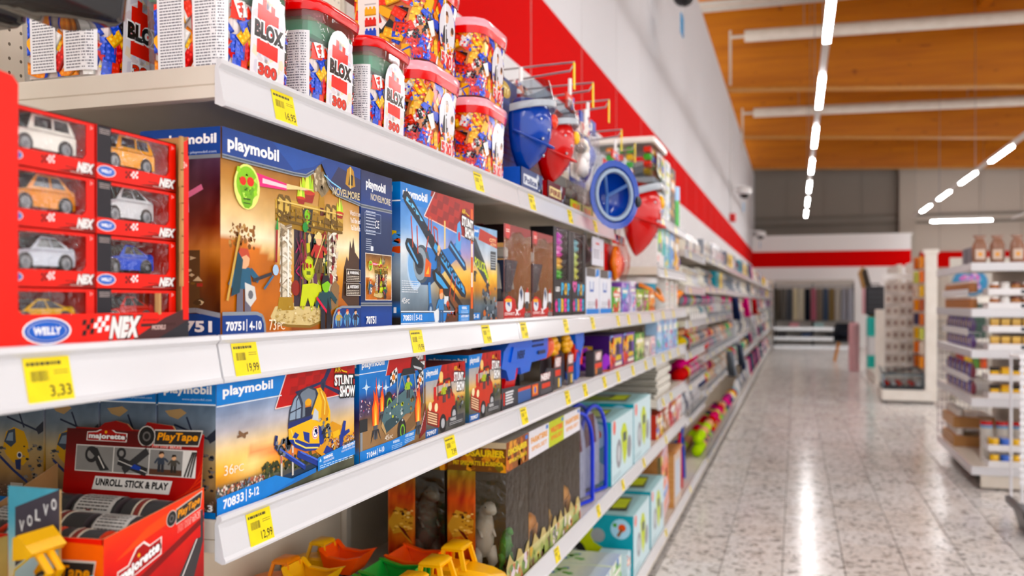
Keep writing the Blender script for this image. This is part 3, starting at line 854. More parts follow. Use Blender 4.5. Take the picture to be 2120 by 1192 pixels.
def stunt_head(a, small=False, air=True, ul=.44, ll=.36, vb=.83, rb=.72):
    a.poly([(0, vb), (ul - .03, vb), (ul + .03, 1), (0, 1)], BLUE)
    a.poly([(ul, 1), (ll, rb), (1, rb + .01), (1, 1)], '#b9241f')
    q = random.Random(5); a.up()
    for i in range(10):
        for j in range(4):
            if (i + j) % 2: 
                x = ul + .02 + i * .058; y = rb + .02 + j * .07; a._put([(x, y), (x + .055, y), (x + .068, y + .068), (x + .012, y + .068)], '#a01c1a')
    a.line([(0, vb - .008), (ul - .035, vb - .008)], .004 if a.A > 1.5 else .006, '#e9f4fc'); a.line([(ll, rb), (ul, 1)], .006, '#f0e4e0'); a.line([(ll, rb), (1, rb + .01)], .004, '#e8c8c0')
def stunt_logo(a, u0, v0, u1, v1, air=True):
    h = v1 - v0; w = u1 - u0
    a.text('STUNT', u0, v0 + h * .42, u0 + w * .9, v0 + h * .78, '#ffffff', bold=.05, out='#161616', ow=.1, slant=-.03)
    a.text('SHOW', u0 + w * .25, v0 + h * .03, u1, v0 + h * .40, '#ffffff', bold=.05, out='#161616', ow=.1, slant=-.02)
    if air: a.text('AIR', u0, v0 + h * .84, u0 + w * .3, v1, '#f2c522', bold=.03, out='#6d1410', ow=.04); a.line([(u0 + w * .32, v0 + h * .9), (u0 + w * .42, v0 + h * .84), (u0 + w * .6, v0 + h * .8)], .006, '#f2c522')

# --- yellow helicopter picture
def heli_sky(U, V):
    n = noise2(U, V, 5, 21); n2 = noise2(U, V, 14, 5)
    g = grad(V, [(0, '#55534f'), (.15, '#5f5a50'), (.24, '#c98a3a'), (.34, '#f0b24a'), (.48, '#f2cf92'), (.62, '#b9b4b8'), (.8, '#7f93b4'), (1, '#6f8cb8')])
    g = g + (n[:, None] - .5) * .30
    red = np.exp(-((V - (.42 - .25 * (U - .2))) / .05) ** 2) * ((U > .2) & (U < .8)) * .6
    g = mixc(g, np.array([.87, .36, .25]) * np.ones_like(g), red)
    sun = np.exp(-(((U - .22) / .1) ** 2 + ((V - .33) / .08) ** 2)); g = mixc(g, np.ones_like(g) * np.array([1, .93, .66]), sun * .8)
    gr = V < .22 + .06 * (U > .5) * (U - .5)
    g = np.where(gr[:, None], np.array([.33, .34, .27]) * (.6 + .8 * n2[:, None]), g)
    return g
def heli(a):
    Y1, Y2, B1, B2 = '#f2bd12', '#d89a0a', '#16348c', '#0e2262'
    # rotor
    for p in ([(.50, .83), (.71, .885), (.72, .865), (.52, .80)], [(.70, .87), (.93, .73), (.955, .70), (.94, .69), (.9, .70), (.71, .845)], [(.70, .85), (.76, 1.0), (.80, 1.0), (.73, .85)]): a.poly(p, '#1f2a55')
    a.ell(.72, .86, .022, None, '#2b3350', 12); a.rect(.712, .79, .728, .87, '#20263e')
    # tail
    a.poly([(.74, .45), (.8, .5), (.9, .42), (.9, .36), (.78, .36)], Y2); a.poly([(.86, .34), (.9, .48), (.92, .47), (.91, .38), (.95, .39), (.955, .36), (.9, .33), (.88, .22), (.865, .21)], B1)
    a.poly([(.80, .4), (.86, .41), (.87, .36), (.81, .34)], Y1)
    # skids
    a.line([(.36, .42), (.4, .36), (.58, .16)], .02, B1); a.line([(.37, .5), (.36, .42)], .02, B2); a.line([(.52, .3), (.73, .12), (.76, .16)], .026, B1); a.line([(.73, .12), (.81, .25)], .018, B2)
    # engine block at nose
    blobs(a, 16, .365, .33, .46, .45, .022, ['#3d424a', '#5d646e', '#24282e', '#7d848c'], 3, .8); a.ell(.40, .37, .02, None, '#1c1f24', 10); a.ell(.4, .37, .012, None, '#5f666e', 10)
    # hull
    a.poly([(.455, .44), (.45, .56), (.47, .62), (.6, .6), (.69, .52), (.72, .55), (.735, .7), (.73, .78), (.70, .82), (.74, .76), (.78, .6), (.78, .45), (.74, .36), (.68, .28), (.58, .3), (.5, .36)], Y1)
    a.poly([(.6, .82), (.70, .83), (.735, .75), (.73, .58), (.68, .55), (.62, .62)], Y1); a.poly([(.68, .83), (.735, .77), (.77, .6), (.74, .5), (.7, .56), (.71, .7)], Y2)
    a.poly([(.455, .44), (.5, .36), (.58, .3), (.68, .28), (.7, .33), (.6, .36), (.52, .42)], B1); a.poly([(.56, .48), (.61, .45), (.61, .36), (.57, .4)], B1); a.poly([(.68, .5), (.74, .44), (.72, .3), (.69, .33)], B1)
    a.poly([(.655, .28), (.72, .2), (.8, .16), (.8, .22), (.74, .34)], Y2); a.poly([(.72, .24), (.78, .18), (.8, .24), (.75, .3)], B1)
    # canopy
    a.poly([(.452, .58), (.46, .68), (.49, .78), (.54, .84), (.6, .86), (.66, .83), (.68, .78), (.62, .6), (.55, .57)], '#30384a')
    a.poly([(.46, .6), (.468, .68), (.495, .77), (.52, .8), (.545, .7), (.54, .6)], '#8fa2b6'); a.poly([(.555, .6), (.56, .72), (.535, .81), (.6, .845), (.655, .81), (.66, .76), (.61, .62)], '#73808e')
    a.ell(.6, .70, .025, None, '#c8791c', 12); a.ell(.6, .72, .026, .026 * a.A * .55, '#e3a722', 12); a.rect(.575, .60, .625, .68, '#20263a'); a.poly([(.63, .56), (.65, .66), (.68, .62), (.68, .54)], '#c7ced4')
    a.line([(.505, .585), (.51, .75), (.55, .83)], .006, '#20263a'); a.line([(.46, .66), (.55, .69)], .005, '#20263a')
    a.poly([(.45, .53), (.63, .57), (.63, .60), (.45, .58)], '#1c2c6a')
    a.line([(.47, .52), (.5, .40), (.58, .33), (.68, .3)], .006, '#ffe27a'); a.line([(.70, .80), (.735, .70), (.73, .58)], .008, '#ffe27a'); a.poly([(.48, .45), (.51, .43), (.53, .46), (.50, .49)], B1); a.line([(.39, .385), (.57, .185)], .006, '#4a6ad0'); a.line([(.54, .31), (.73, .145)], .007, '#4a6ad0'); fig(a, .77, .30, .13, '#e0b020', '#26306a', '#1c2c6a'); a.ell(.655, .44, .026, None, '#ffffff', 18); a.ell(.655, .44, .024, None, '#c22418', 18); a.ell(.655, .44, .02, None, '#ffffff', 16); blobs(a, 6, .643, .42, .667, .46, .008, ['#16348c'], 2)
    blobs(a, 18, .71, .36, .78, .55, .018, ['#2a2e36', '#4a5058', '#6d737b', '#161a20'], 7, .8); blobs(a, 12, .74, .24, .82, .4, .014, ['#d8a24a', '#1c2c6a', '#e8e0d0', '#f2bd12'], 9, .8)
def box_heli(loc, label):
    W, D, H = .343, .079, .157
    b = Carton('stunt_helicopter_box', label, 'box', loc, W, D, H, '#2a2320', cols={'+x': BLUE, '-y': '#6b655c', '+z': '#3a2d28'}, group='helicopter boxes standing one behind the other')
    a = b.front(); a.grid(44, 24, heli_sky)
    a.poly([(0, .12), (.3, .17), (.6, .22), (1, .28), (1, .2), (.6, .1), (.3, .04), (0, 0)], '#4a4a46'); a.poly([(.3, .14), (.7, .18), (.75, .11), (.5, .1), (.3, .06)], '#16324e')
    blobs(a, 330, 0, .12, .34, .22, .006, ['#d8c0b0', '#8a3428', '#e8ddd0', '#403630', '#b06a52', '#6f7a8c'], 1)
    blobs(a, 240, .68, .22, 1, .34, .005, ['#d8c0b0', '#8a3428', '#e8ddd0', '#6a5a4a', '#b06a52', '#9a8a7c'], 2); blobs(a, 90, .28, .19, .66, .29, .014, ['#33381c', '#4a4f28', '#26301c'], 3, .8)
    for x in (.405, .485): a.rect(x - .006, .13, x + .006, .38, '#d8d4cc'); a.rect(x - .004, .26, x + .004, .32, '#c83a26')
    a.line([(.13, .6), (.17, .55)], .012, '#7a5a40'); a.poly([(.12, .575), (.185, .59), (.185, .57), (.12, .555)], '#7a5a40')
    stunt_head(a); logo(a, .035, .87, .345, .965); heli(a); stunt_logo(a, .815, .70, 1.0, .99)
    a.text('36', .04, .30, .095, .375, '#f8f0e0'); a.text('PC', .10, .30, .155, .355, '#f8f0e0')
    a.poly([(0, .03), (.3, .085), (.66, .13), (.66, .09), (.3, .03), (.1, 0), (0, 0)], '#0a6fc0'); a.poly([(0, .15), (.36, .18), (.5, .09), (.3, .03), (0, .02)], '#0c80d2')
    a.text('70833', .035, .055, .155, .125, '#ffffff', bold=.03, slant=.012); a.rect(.168, .055, .172, .15, '#ffffff'); a.text('5-12', .185, .075, .25, .14, '#ffffff', bold=.03)
    a.poly([(.675, .09), (1, .13), (1, .265), (.675, .21)], '#0c80d2')
    a.poly([(.685, .165), (.705, .168), (.695, .2)], '#bfe0f8'); a.text('WARNING:', .72, .175, .80, .205, '#fff', bold=.04, slant=.008); a.text('CHOKING HAZARD', .72, .145, .81, .165, '#fff', slant=.01)
    a.text('AVERTISSEMENT', .885, .215, .998, .245, '#fff', bold=.03, slant=.01); a.text('RISQUE DE SUFFOCATION', .875, .185, .995, .205, '#fff', slant=.01); a.small_print(.69, .105, .98, .14, 2, '#d8ecfa', 4)
    put(a, b)
    e = b.end()
    def eb(U, V):
        n = noise2(U, V, 7, 31); return grad(V, [(0, '#4a3a30'), (.1, '#5a4638'), (.25, '#9a7a50'), (.45, '#b09a70'), (.62, '#77828c'), (.82, '#55677a'), (1, '#55677a')]) + (n[:, None] - .5) * .2
    e.grid(12, 20, eb); e.rect(0, .84, 1, 1, '#0d77c4'); e.line([(0, .835), (1, .835)], .02, '#e0ecf6')
    logo(e, .1, .895, .93, .975); e.text('www.playmobil.com', .42, .86, .93, .88, '#cfe6f8')
    e.poly([(.12, .78), (.4, .8), (.5, .77), (.35, .72), (.2, .74)], '#a88a60')
    e.sub(-.75, .15, 1.25, .9) if False else None
    Yy, Bb = '#c89a1c', '#1a2a5a'
    e.line([(.28, .68), (.9, .58)], .03, '#20283c'); e.line([(.5, .74), (.62, .6)], .03, '#20283c'); e.poly([(.85, .6), (1, .66), (1, .58), (.9, .55)], '#2a2e38')
    e.poly([(.2, .44), (.26, .56), (.42, .6), (.62, .57), (.7, .48), (.72, .36), (.6, .3), (.4, .32), (.26, .38)], Yy); e.poly([(.22, .48), (.3, .57), (.44, .59), (.46, .48), (.36, .44)], '#3a4656'); e.poly([(.26, .49), (.32, .55), (.4, .56), (.4, .49)], '#7f90a0')
    e.line([(.14, .36), (.4, .26), (.68, .17)], .045, Bb); e.poly([(.44, .34), (.56, .35), (.55, .26), (.46, .27)], Bb); e.ell(.53, .38, .055, None, '#d8d0c0', 12); e.ell(.53, .38, .035, None, Bb, 10)
    blobs(e, 24, .6, .2, .95, .48, .05, ['#2a2c30', '#494c50', '#77706a', '#1c1e22'], 3, .6); blobs(e, 8, .1, .36, .24, .44, .04, ['#3a3e44', '#5f646a'], 4, .6)
    blobs(e, 160, 0, .06, 1, .14, .018, ['#8a6a58', '#3a2a24', '#b09080', '#5a3a30'], 5, .6); e.rect(.35, .10, .6, .16, '#b8b0a4')
    e.rect(0, 0, 1, .045, '#0d6fb8'); e.text('3', .86, .05, .95, .1, '#fff', bold=.03)
    put(e, b, 'end_print')
    t = b.top(); t.grid(20, 6, lambda U, V: grad(V, [(0, '#5a3a30'), (.5, '#30282a'), (1, '#7a2420')]) + (noise2(U, V, 8, 2)[:, None] - .5) * .3); put(t, b, 'top_print')
    return b
HX = [-.637, -.7195, -.802, -.8845]
for k, x in enumerate(HX):
    box_heli((x, .896, 1.05), ['stunt helicopter box at the shelf front, yellow helicopter picture on its wide face', 'second stunt helicopter box back from the shelf front, only its end showing',
             'third stunt helicopter box back from the shelf front, only its end showing', 'stunt helicopter box farthest back on the lower shelf, only its end showing'][k])

# --- dirt buggy box
def box_buggy():
    W, D, H = .262, .10, .162
    b = Carton('stunt_buggy_box', 'blue stunt buggy box with flames and green buggy picture, second along the lower shelf', 'box', (-.64, 1.262, 1.05), W, D, H, '#241e1c', cols={'+x': BLUE, '-y': '#1a6ab0', '+z': '#3a2d28'})
    a = b.front()
    def bg(U, V):
        n = noise2(U, V, 7, 2); n2 = noise2(U, V, 16, 3)
        g = grad(V, [(0, '#8a6a48'), (.3, '#a5835c'), (.42, '#6d4f38'), (.46, '#44324a'), (.6, '#3a3060'), (.66, '#1f6fc0'), (1, '#1f86d6')])
        return g + (n[:, None] - .5) * .18 + ((n2 - .5) * .4 * ((V > .42) & (V < .62)))[:, None]
    a.grid(30, 22, bg); blobs(a, 200, 0, .45, 1, .6, .008, ['#c83a4a', '#d8d0e0', '#5a4a8a', '#e8c0a0', '#30264a'], 1)
    a.poly([(.6, .1), (1, .3), (1, .62), (.85, .4), (.6, .22)], '#7a5a38')
    a.poly([(0, .86), (.36, .86), (.42, 1), (0, 1)], BLUE); a.poly([(.42, 1), (.36, .80), (1, .80), (1, 1)], '#b4221e'); a.line([(.36, .8), (.42, 1)], .008, '#f0e4e0'); a.line([(0, .855), (.36, .855)], .005, '#e9f4fc')
    logo(a, .03, .895, .34, .975); a.text('STUNT', .80, .91, .965, .985, '#fff', bold=.05, out='#161616', ow=.1, slant=.0); a.text('SHOW', .85, .81, .985, .89, '#fff', bold=.05, out='#161616', ow=.1)
    for x, y in ((.09, .72), (.26, .70), (.36, .68)): a.ell(x, y, .018, None, '#e8f6ff', 10); a.poly([(x - .06, y), (x, y + .012), (x + .06, y), (x, y - .012)], '#cfeafc'); a.poly([(x - .008, y), (x, y + .09), (x + .008, y), (x, y - .09)], '#cfeafc')
    def flame(x, y, s):
        a.poly([(x - .05 * s, y), (x - .06 * s, y + .2 * s), (x - .03 * s, y + .3 * s), (x - .035 * s, y + .42 * s), (x, y + .34 * s), (x + .01 * s, y + .56 * s), (x + .03 * s, y + .34 * s), (x + .055 * s, y + .22 * s), (x + .045 * s, y)], '#ec5a12')
        a.poly([(x - .03 * s, y), (x - .03 * s, y + .2 * s), (x, y + .3 * s), (x + .03 * s, y + .18 * s), (x + .025 * s, y)], '#f8a41c'); a.poly([(x - .014 * s, y), (x, y + .2 * s), (x + .014 * s, y)], '#ffe27a')
        a.rect(x - .03 * s, y - .16 * s, x + .03 * s, y, '#50545c'); a.poly([(x - .08 * s, y - .2 * s), (x - .02 * s, y - .06 * s), (x, y - .18 * s), (x + .03 * s, y - .06 * s), (x + .09 * s, y - .19 * s), (x + .05 * s, y - .05 * s), (x - .05 * s, y - .05 * s)], '#2a2c32')
    flame(.215, .33, .85); flame(.305, .45, .55)
    # buggy
    for x, y, r in ((.40, .50, .085), (.60, .19, .085), (.88, .45, .07)): a.ell(x, y, r * .8, r * 1.6, '#1b1c1e', 18); a.ell(x + .008, y, r * .5, r * 1.0, '#3a3c3a', 14); a.ell(x + .01, y, r * .42, r * .85, '#7ec021', 14); a.ell(x + .01, y, r * .3, r * .6, '#2a2c2e', 12)
    a.poly([(.30, .36), (.34, .47), (.52, .56), (.66, .62), (.78, .6), (.84, .46), (.78, .36), (.66, .36), (.52, .28), (.36, .22), (.31, .26)], '#4d6c72'); a.poly([(.31, .26), (.36, .22), (.52, .28), (.5, .38), (.36, .34)], '#28444c')
    blobs(a, 24, .36, .3, .62, .5, .018, ['#8aa6a8', '#b9c43a', '#2a4248', '#c8d0cc'], 3, .7); a.poly([(.29, .30), (.36, .20), (.36, .24), (.31, .35)], '#c0a070')
    a.line([(.52, .55), (.60, .78), (.80, .78), (.84, .52)], .016, '#9aa4a4'); a.line([(.60, .78), (.68, .58)], .014, '#7c888a'); a.poly([(.58, .77), (.62, .84), (.80, .84), (.82, .77)], '#23262a')
    a.poly([(.74, .84), (.76, .94), (.80, .96), (.97, .84), (.95, .78), (.9, .74), (.86, .8)], '#1e2024'); a.poly([(.78, .86), (.92, .82), (.93, .79), (.8, .83)], '#c8ccd0')
    fig(a, .70, .52, .24, '#9ac01e', '#30343a', '#1c2a20'); blobs(a, 12, .70, .34, .86, .52, .02, ['#b09050', '#5a4a2a', '#8a7a4a', '#30302a'], 4, .8)
    def flag(x, y):
        a.rect(x + .10, y - .2, x + .112, y + .15, '#9aa0a6'); a.poly([(x, y - .02), (x + .1, y + .03), (x + .1, y + .17), (x, y + .11)], '#f2f2ee'); a.up()
        for i in range(4):
            for j in range(4):
                if (i + j) % 2: a._put([(x + i * .025, y - .02 + j * .033 + i * .012), (x + i * .025 + .025, y - .008 + j * .033 + i * .012), (x + i * .025 + .025, y + .025 + j * .033 + i * .012), (x + i * .025, y + .013 + j * .033 + i * .012)], '#16161a')
        a.ell(x + .05, y + .07, .02, None, '#e88a1a', 8)
    flag(.42, .70); flag(.85, .62); flame(.865, .24, .9)
    a.poly([(.88, .04), (1, .1), (1, .42), (.96, .3)], '#7c1a1a'); a.text('PROMO-MACK', .90, .10, .985, .14, '#f0e0dc', bold=.03, slant=.2)
    a.line([(.02, .36), (.02, .02)], .03, '#8d949a'); a.rect(0, .0, .06, .05, '#20242a'); a.rect(0, .3, .1, .42, '#22262a')
    a.text('45', .34, .15, .40, .20, '#fff8ea'); a.text('PC', .41, .15, .46, .185, '#fff8ea')
    a.poly([(.0, .0), (0, .12), (.45, .13), (.82, .165), (.8, .06), (.45, .0)], BLUE); a.text('71044', .09, .035, .22, .09, '#fff', bold=.03); a.rect(.235, .03, .24, .10, '#fff'); a.text('4-10', .255, .045, .33, .1, '#fff', bold=.03)
    a.text('WARNING:', .46, .09, .56, .12, '#e6f3fc', bold=.03); a.small_print(.44, .03, .6, .08, 3, '#bfe0f8', 1); a.text('AVERTISSEMENT', .65, .11, .79, .14, '#e6f3fc', bold=.03); a.small_print(.64, .05, .8, .1, 3, '#bfe0f8', 2)
    put(a, b)
    e = b.end(); e.grid(6, 12, lambda U, V: grad(V, [(0, '#1a76c0'), (.12, '#1a76c0'), (.14, '#6a5a50'), (.45, '#3a2a50'), (.6, '#1f5fb0'), (1, '#1a7fd0')]) + (noise2(U, V, 6, 9)[:, None] - .5) * .2)
    e.line([(0, .85), (1, .85)], .03, '#fff'); logo(e, .1, .9, .95, .97); e.ell(.7, .35, .2, None, '#1c1c1e', 14); e.ell(.7, .35, .1, None, '#7ec021', 10); put(e, b, 'end_print')
box_buggy()

# --- small red stunt truck boxes
def box_truck(loc, label, w, h):
    b = Carton('stunt_truck_box', label, 'box', loc, w, .1, h, '#3a2a26', cols={'+x': '#9a8a78', '-y': '#2f80c0', '+z': '#7a2a24'}, group='small red truck boxes on the lower shelf')
    a = b.front()
    a.grid(20, 14, lambda U, V: grad(V, [(0, '#4d4d4a'), (.25, '#6a665e'), (.32, '#34401c'), (.4, '#5c5a30'), (.48, '#e8b458'), (.62, '#c9b9a8'), (1, '#7f98b8')]) + (noise2(U, V, 7, 3)[:, None] - .5) * .2)
    a.poly([(0, .80), (.32, .80), (.4, 1), (0, 1)], BLUE); a.poly([(.4, 1), (.26, .70), (1, .74), (1, 1)], '#b4221e'); blobs(a, 20, .4, .76, .95, .98, .035, ['#9a1a1a', '#c43028'], 2); logo(a, .03, .85, .30, .96)
    stunt_logo(a, .70, .55, .98, .95)
    a.poly([(.05, .2), (.06, .42), (.2, .5), (.34, .62), (.62, .62), (.72, .5), (.74, .3), (.6, .18), (.3, .1)], '#c23a1c'); a.poly([(.05, .2), (.3, .1), (.32, .3), (.08, .4)], '#7d2010')
    for k in range(5): a.line([(.07, .23 + k * .035), (.28, .15 + k * .035)], .012, '#e8c8a0')
    a.ell(.12, .44, .04, None, '#f4e6b8', 10); a.ell(.26, .40, .04, None, '#f4e6b8', 10); a.line([(.3, .5), (.3, .76), (.6, .78), (.66, .5)], .02, '#3a2420'); a.rect(.3, .55, .62, .6, '#5a2a20')
    for x, y in ((.42, .14), (.70, .22)): a.ell(x, y, .085, None, '#1e1f21', 16); a.ell(x, y, .045, None, '#b9bcc0', 12)
    fig(a, .45, .44, .32, '#a9b81e', '#34383e', '#20242c'); fig(a, .57, .48, .26, '#20242c', '#34383e', '#e2a022'); a.rect(.33, .74, .42, .84, '#e8902a'); a.ell(.375, .83, .05, None, '#ffd488', 10); a.rect(.2, .52, .26, .7, '#c8201c')
    blobs(a, 16, .74, .28, .98, .48, .025, ['#50565c', '#8d949a', '#2c3036', '#b03020'], 6, .8)
    a.poly([(0, 0), (.3, 0), (.3, .1), (0, .12)], '#0f5fa8'); a.text('70907', .04, .03, .26, .09, '#fff', bold=.03); a.rect(.55, .06, .95, .2, '#3a3c40'); a.text('WARNING:', .6, .13, .75, .18, '#e0e0e0', bold=.03); a.small_print(.58, .07, .92, .12, 2, '#c8c8c8', 2)
    put(a, b); e = b.end(); e.grid(4, 6, lambda U, V: grad(V, [(0, '#2a5a90'), (.1, '#2a5a90'), (.12, '#4a5a30'), (.5, '#8a9a60'), (.8, '#7f98b8'), (.82, '#1a7fd0'), (1, '#1a7fd0')])); logo(e, .1, .87, .95, .95); put(e, b, 'end_print')
box_truck((-.645, 1.532, 1.05), 'red stunt truck box beside the buggy box, the lower of two', .212, .13)
box_truck((-.645, 1.767, 1.05), 'red stunt truck box beside the blue foam blaster, slightly taller', .212, .14)

# --- biplane box and police box
def box_plane():
    W, D, H = .366, .075, .247
    b = Carton('stunt_biplane_box', 'blue stunt biplane box with a swirl winged biplane picture', 'box', (-.637, 1.408, 1.257), W, D, H, '#0d5ea8', cols={'+x': BLUE, '-y': '#1560a4'})
    a = b.front()
    def bg(U, V):
        n = noise2(U, V, 5, 12)
        g = grad(V, [(0, '#3c3c40'), (.12, '#46484c'), (.2, '#4a3c2c'), (.26, '#f0a030'), (.42, '#f8cf70'), (.55, '#a592c0'), (.75, '#3f78c8'), (1, '#2a62b8')])
        left = grad(V, [(0, '#3c3c40'), (.15, '#6a7c8a'), (.35, '#a8bccc'), (.55, '#e8eef2'), (.7, '#6fa2dc'), (1, '#1f6cc0')])
        return mixc(left, g, np.clip((U - .3) * 2.5, 0, 1)) + (n[:, None] - .5) * .22
    a.grid(34, 26, bg)
    a.poly([(0, .86), (.33, .86), (.42, 1), (0, 1)], BLUE); a.poly([(.42, 1), (.28, .80), (1, .68), (1, 1)], '#b02a22')
    a.up()
    for i in range(8):
        for j in range(4):
            if (i + j) % 2: x = .36 + i * .08; y = .78 + j * .06 - i * .012; a._put([(x, y), (x + .08, y - .012), (x + .1, y + .048), (x + .02, y + .06)], '#8f1d1a')
    a.line([(.28, .8), (.42, 1)], .008, '#f0e4e0'); a.line([(.28, .8), (1, .68)], .006, '#e8c8c0'); logo(a, .025, .885, .32, .965)
    # poles
    a.rect(.545, .2, .565, .80, '#e8b830'); a.rect(.548, .2, .562, .8, '#f0d890'); a.rect(.95, .12, .985, .95, '#e06a1c'); a.rect(.955, .3, .982, .42, '#f8e8d8'); a.rect(.955, .55, .982, .66, '#f8e8d8')
    # propeller blur is a printed disc
    a.ell(.17, .44, .10, .18, '#bcd6ee', 20); a.ell(.17, .44, .085, .15, '#7fb4e6', 20)
    # fuselage
    a.poly([(.16, .40), (.2, .52), (.32, .58), (.46, .56), (.62, .6), (.74, .66), (.80, .56), (.66, .48), (.5, .38), (.36, .30), (.24, .3)], '#2f78c4'); a.poly([(.16, .40), (.24, .3), (.36, .3), (.5, .38), (.4, .42), (.24, .42)], '#17406c')
    a.ell(.25, .45, .10, .14, '#4a5660', 18); a.ell(.23, .45, .085, .12, '#8fa0ac', 16); a.ell(.22, .45, .055, .08, '#3a444c', 14); a.poly([(.28, .36), (.36, .36), (.37, .46), (.3, .5)], '#e2662a'); a.poly([(.3, .38), (.34, .38), (.34, .44)], '#f8c050')
    # tail
    a.poly([(.7, .56), (.74, .80), (.78, .83), (.80, .74), (.79, .6)], '#5aa6e0'); a.poly([(.60, .6), (.64, .66), (.86, .5), (.88, .44), (.84, .43)], '#16345a'); a.line([(.63, .63), (.85, .47)], .014, '#66b0e8'); a.ell(.765, .7, .02, .04, '#c23a5a', 10)
    # upper wing and lower wings
    up = [(.02, .90), (.035, .94), (.08, .945), (.16, .88), (.3, .75), (.5, .58), (.7, .42), (.85, .30), (.875, .25), (.86, .21), (.80, .22), (.62, .36), (.42, .53), (.22, .72), (.05, .86)]
    a.poly(up, '#12202e'); a.poly([(.07, .91), (.15, .86), (.27, .76), (.24, .76), (.13, .84), (.06, .88)], '#6cc0ee'); a.poly([(.42, .62), (.58, .5), (.74, .38), (.84, .29), (.85, .24), (.74, .3), (.56, .45), (.4, .58)], '#4aa4e2')
    for k in range(7): t = k / 7; x = .46 + t * .34; y = .585 - t * .29; a.line([(x, y), (x + .035, y - .005), (x + .03, y - .05), (x + .06, y - .06)], .013, '#0e2740')
    for k in range(5): x = .09 + k * .05; y = .88 - k * .045; a.line([(x, y), (x + .03, y + .0), (x + .03, y - .03)], .012, '#0e2740')
    a.poly([(.05, .58), (.07, .62), (.13, .62), (.26, .48), (.26, .42), (.2, .42), (.07, .54)], '#14202c'); a.line([(.08, .585), (.2, .45)], .014, '#66b0e8')
    a.poly([(.38, .40), (.44, .43), (.52, .38), (.7, .25), (.82, .15), (.84, .10), (.80, .07), (.74, .08), (.56, .22), (.4, .34)], '#241a14'); a.poly([(.42, .40), (.5, .36), (.6, .28), (.54, .28), (.44, .34)], '#4aa4e2'); a.poly([(.64, .24), (.74, .16), (.82, .10), (.8, .07), (.72, .11), (.62, .2)], '#7a4a28')
    for x0, y0, x1, y1 in ((.12, .78, .14, .56), (.19, .72, .2, .52), (.33, .7, .34, .80), (.37, .68, .37, .8), (.42, .62, .4, .74), (.46, .6, .45, .72), (.66, .4, .62, .22), (.71, .36, .68, .18), (.3, .54, .33, .66)): a.line([(x0, y0), (x1, y1)], .01, '#c84a2a')
    a.line([(.33, .8), (.37, .8)], .01, '#c84a2a'); a.line([(.4, .74), (.45, .72)], .01, '#c84a2a')
    fig(a, .47, .40, .2, '#22262c', '#3a3e44', '#e8c890'); fig(a, .46, .44, .12, '#2a2e34', '#3a3e44', '#b98a50')
    a.line([(.34, .32), (.36, .12)], .03, '#3a82c8'); a.ell(.36, .12, .03, .05, '#1f4f80', 12); a.ell(.36, .12, .014, .024, '#9fb8cc', 8)
    # ground crew, band, notices
    a.poly([(0, .10), (.7, .09), (.7, .03), (0, .03)], BLUE); a.line([(0, .11), (.7, .10)], .006, '#e6f0f8'); a.line([(0, .025), (.7, .02)], .006, '#e6f0f8')
    a.text('70831', .025, .045, .14, .085, '#fff', bold=.03); a.rect(.155, .04, .16, .095, '#fff'); a.text('5-12', .175, .045, .25, .085, '#fff', bold=.03); a.text('45', .01, .165, .055, .205, '#fff'); a.text('PC', .06, .165, .10, .195, '#fff'); a.small_print(.01, .24, .2, .33, 6, '#e8eef4', 3)
    a.poly([(.40, .10), (.46, .13), (.48, .05), (.42, .0)], '#e8eef2'); fig(a, .50, .02, .25, '#3f86c4', '#2f5c8c', '#e07a2a'); a.rect(.54, .16, .60, .22, '#dfe6ea'); a.poly([(.55, .01), (.72, .01), (.74, .07), (.58, .09)], '#5a3018'); blobs(a, 14, .58, .06, .74, .18, .02, ['#c84a1c', '#3a2014', '#8a3a1c'], 3, .8)
    a.rect(.75, .01, .92, .075, '#1489d8'); a.rect(.75, .08, .92, .15, '#1489d8'); a.text('WARNING:', .80, .115, .88, .14, '#fff', bold=.03); a.text('AVERTISSEMENT', .79, .05, .91, .07, '#fff', bold=.03); a.small_print(.79, .085, .9, .11, 2, '#cfe6f8', 2); a.small_print(.79, .015, .9, .045, 3, '#cfe6f8', 5)
    stunt_logo(a, .80, .70, 1.0, .93); put(a, b)
    e = b.end(); e.grid(4, 16, lambda U, V: grad(V, [(0, '#2a2420'), (.08, '#2a2420'), (.09, '#0f6fc0'), (.15, '#0f6fc0'), (.16, '#3a3a3c'), (.4, '#a0acb4'), (.7, '#3a6cb0'), (.87, '#1f55a0'), (.88, '#0f7fd0'), (1, '#0f7fd0')]))
    e.line([(0, .87), (1, .87)], .03, '#fff'); logo(e, -.6, .92, .8, .975); e.text('31', .55, .1, .9, .14, '#fff', bold=.03); blobs(e, 12, .3, .45, 1, .65, .16, ['#14202c', '#c84a2a', '#e8c030', '#4a90d0'], 2, .5); put(e, b, 'end_print')
box_plane()
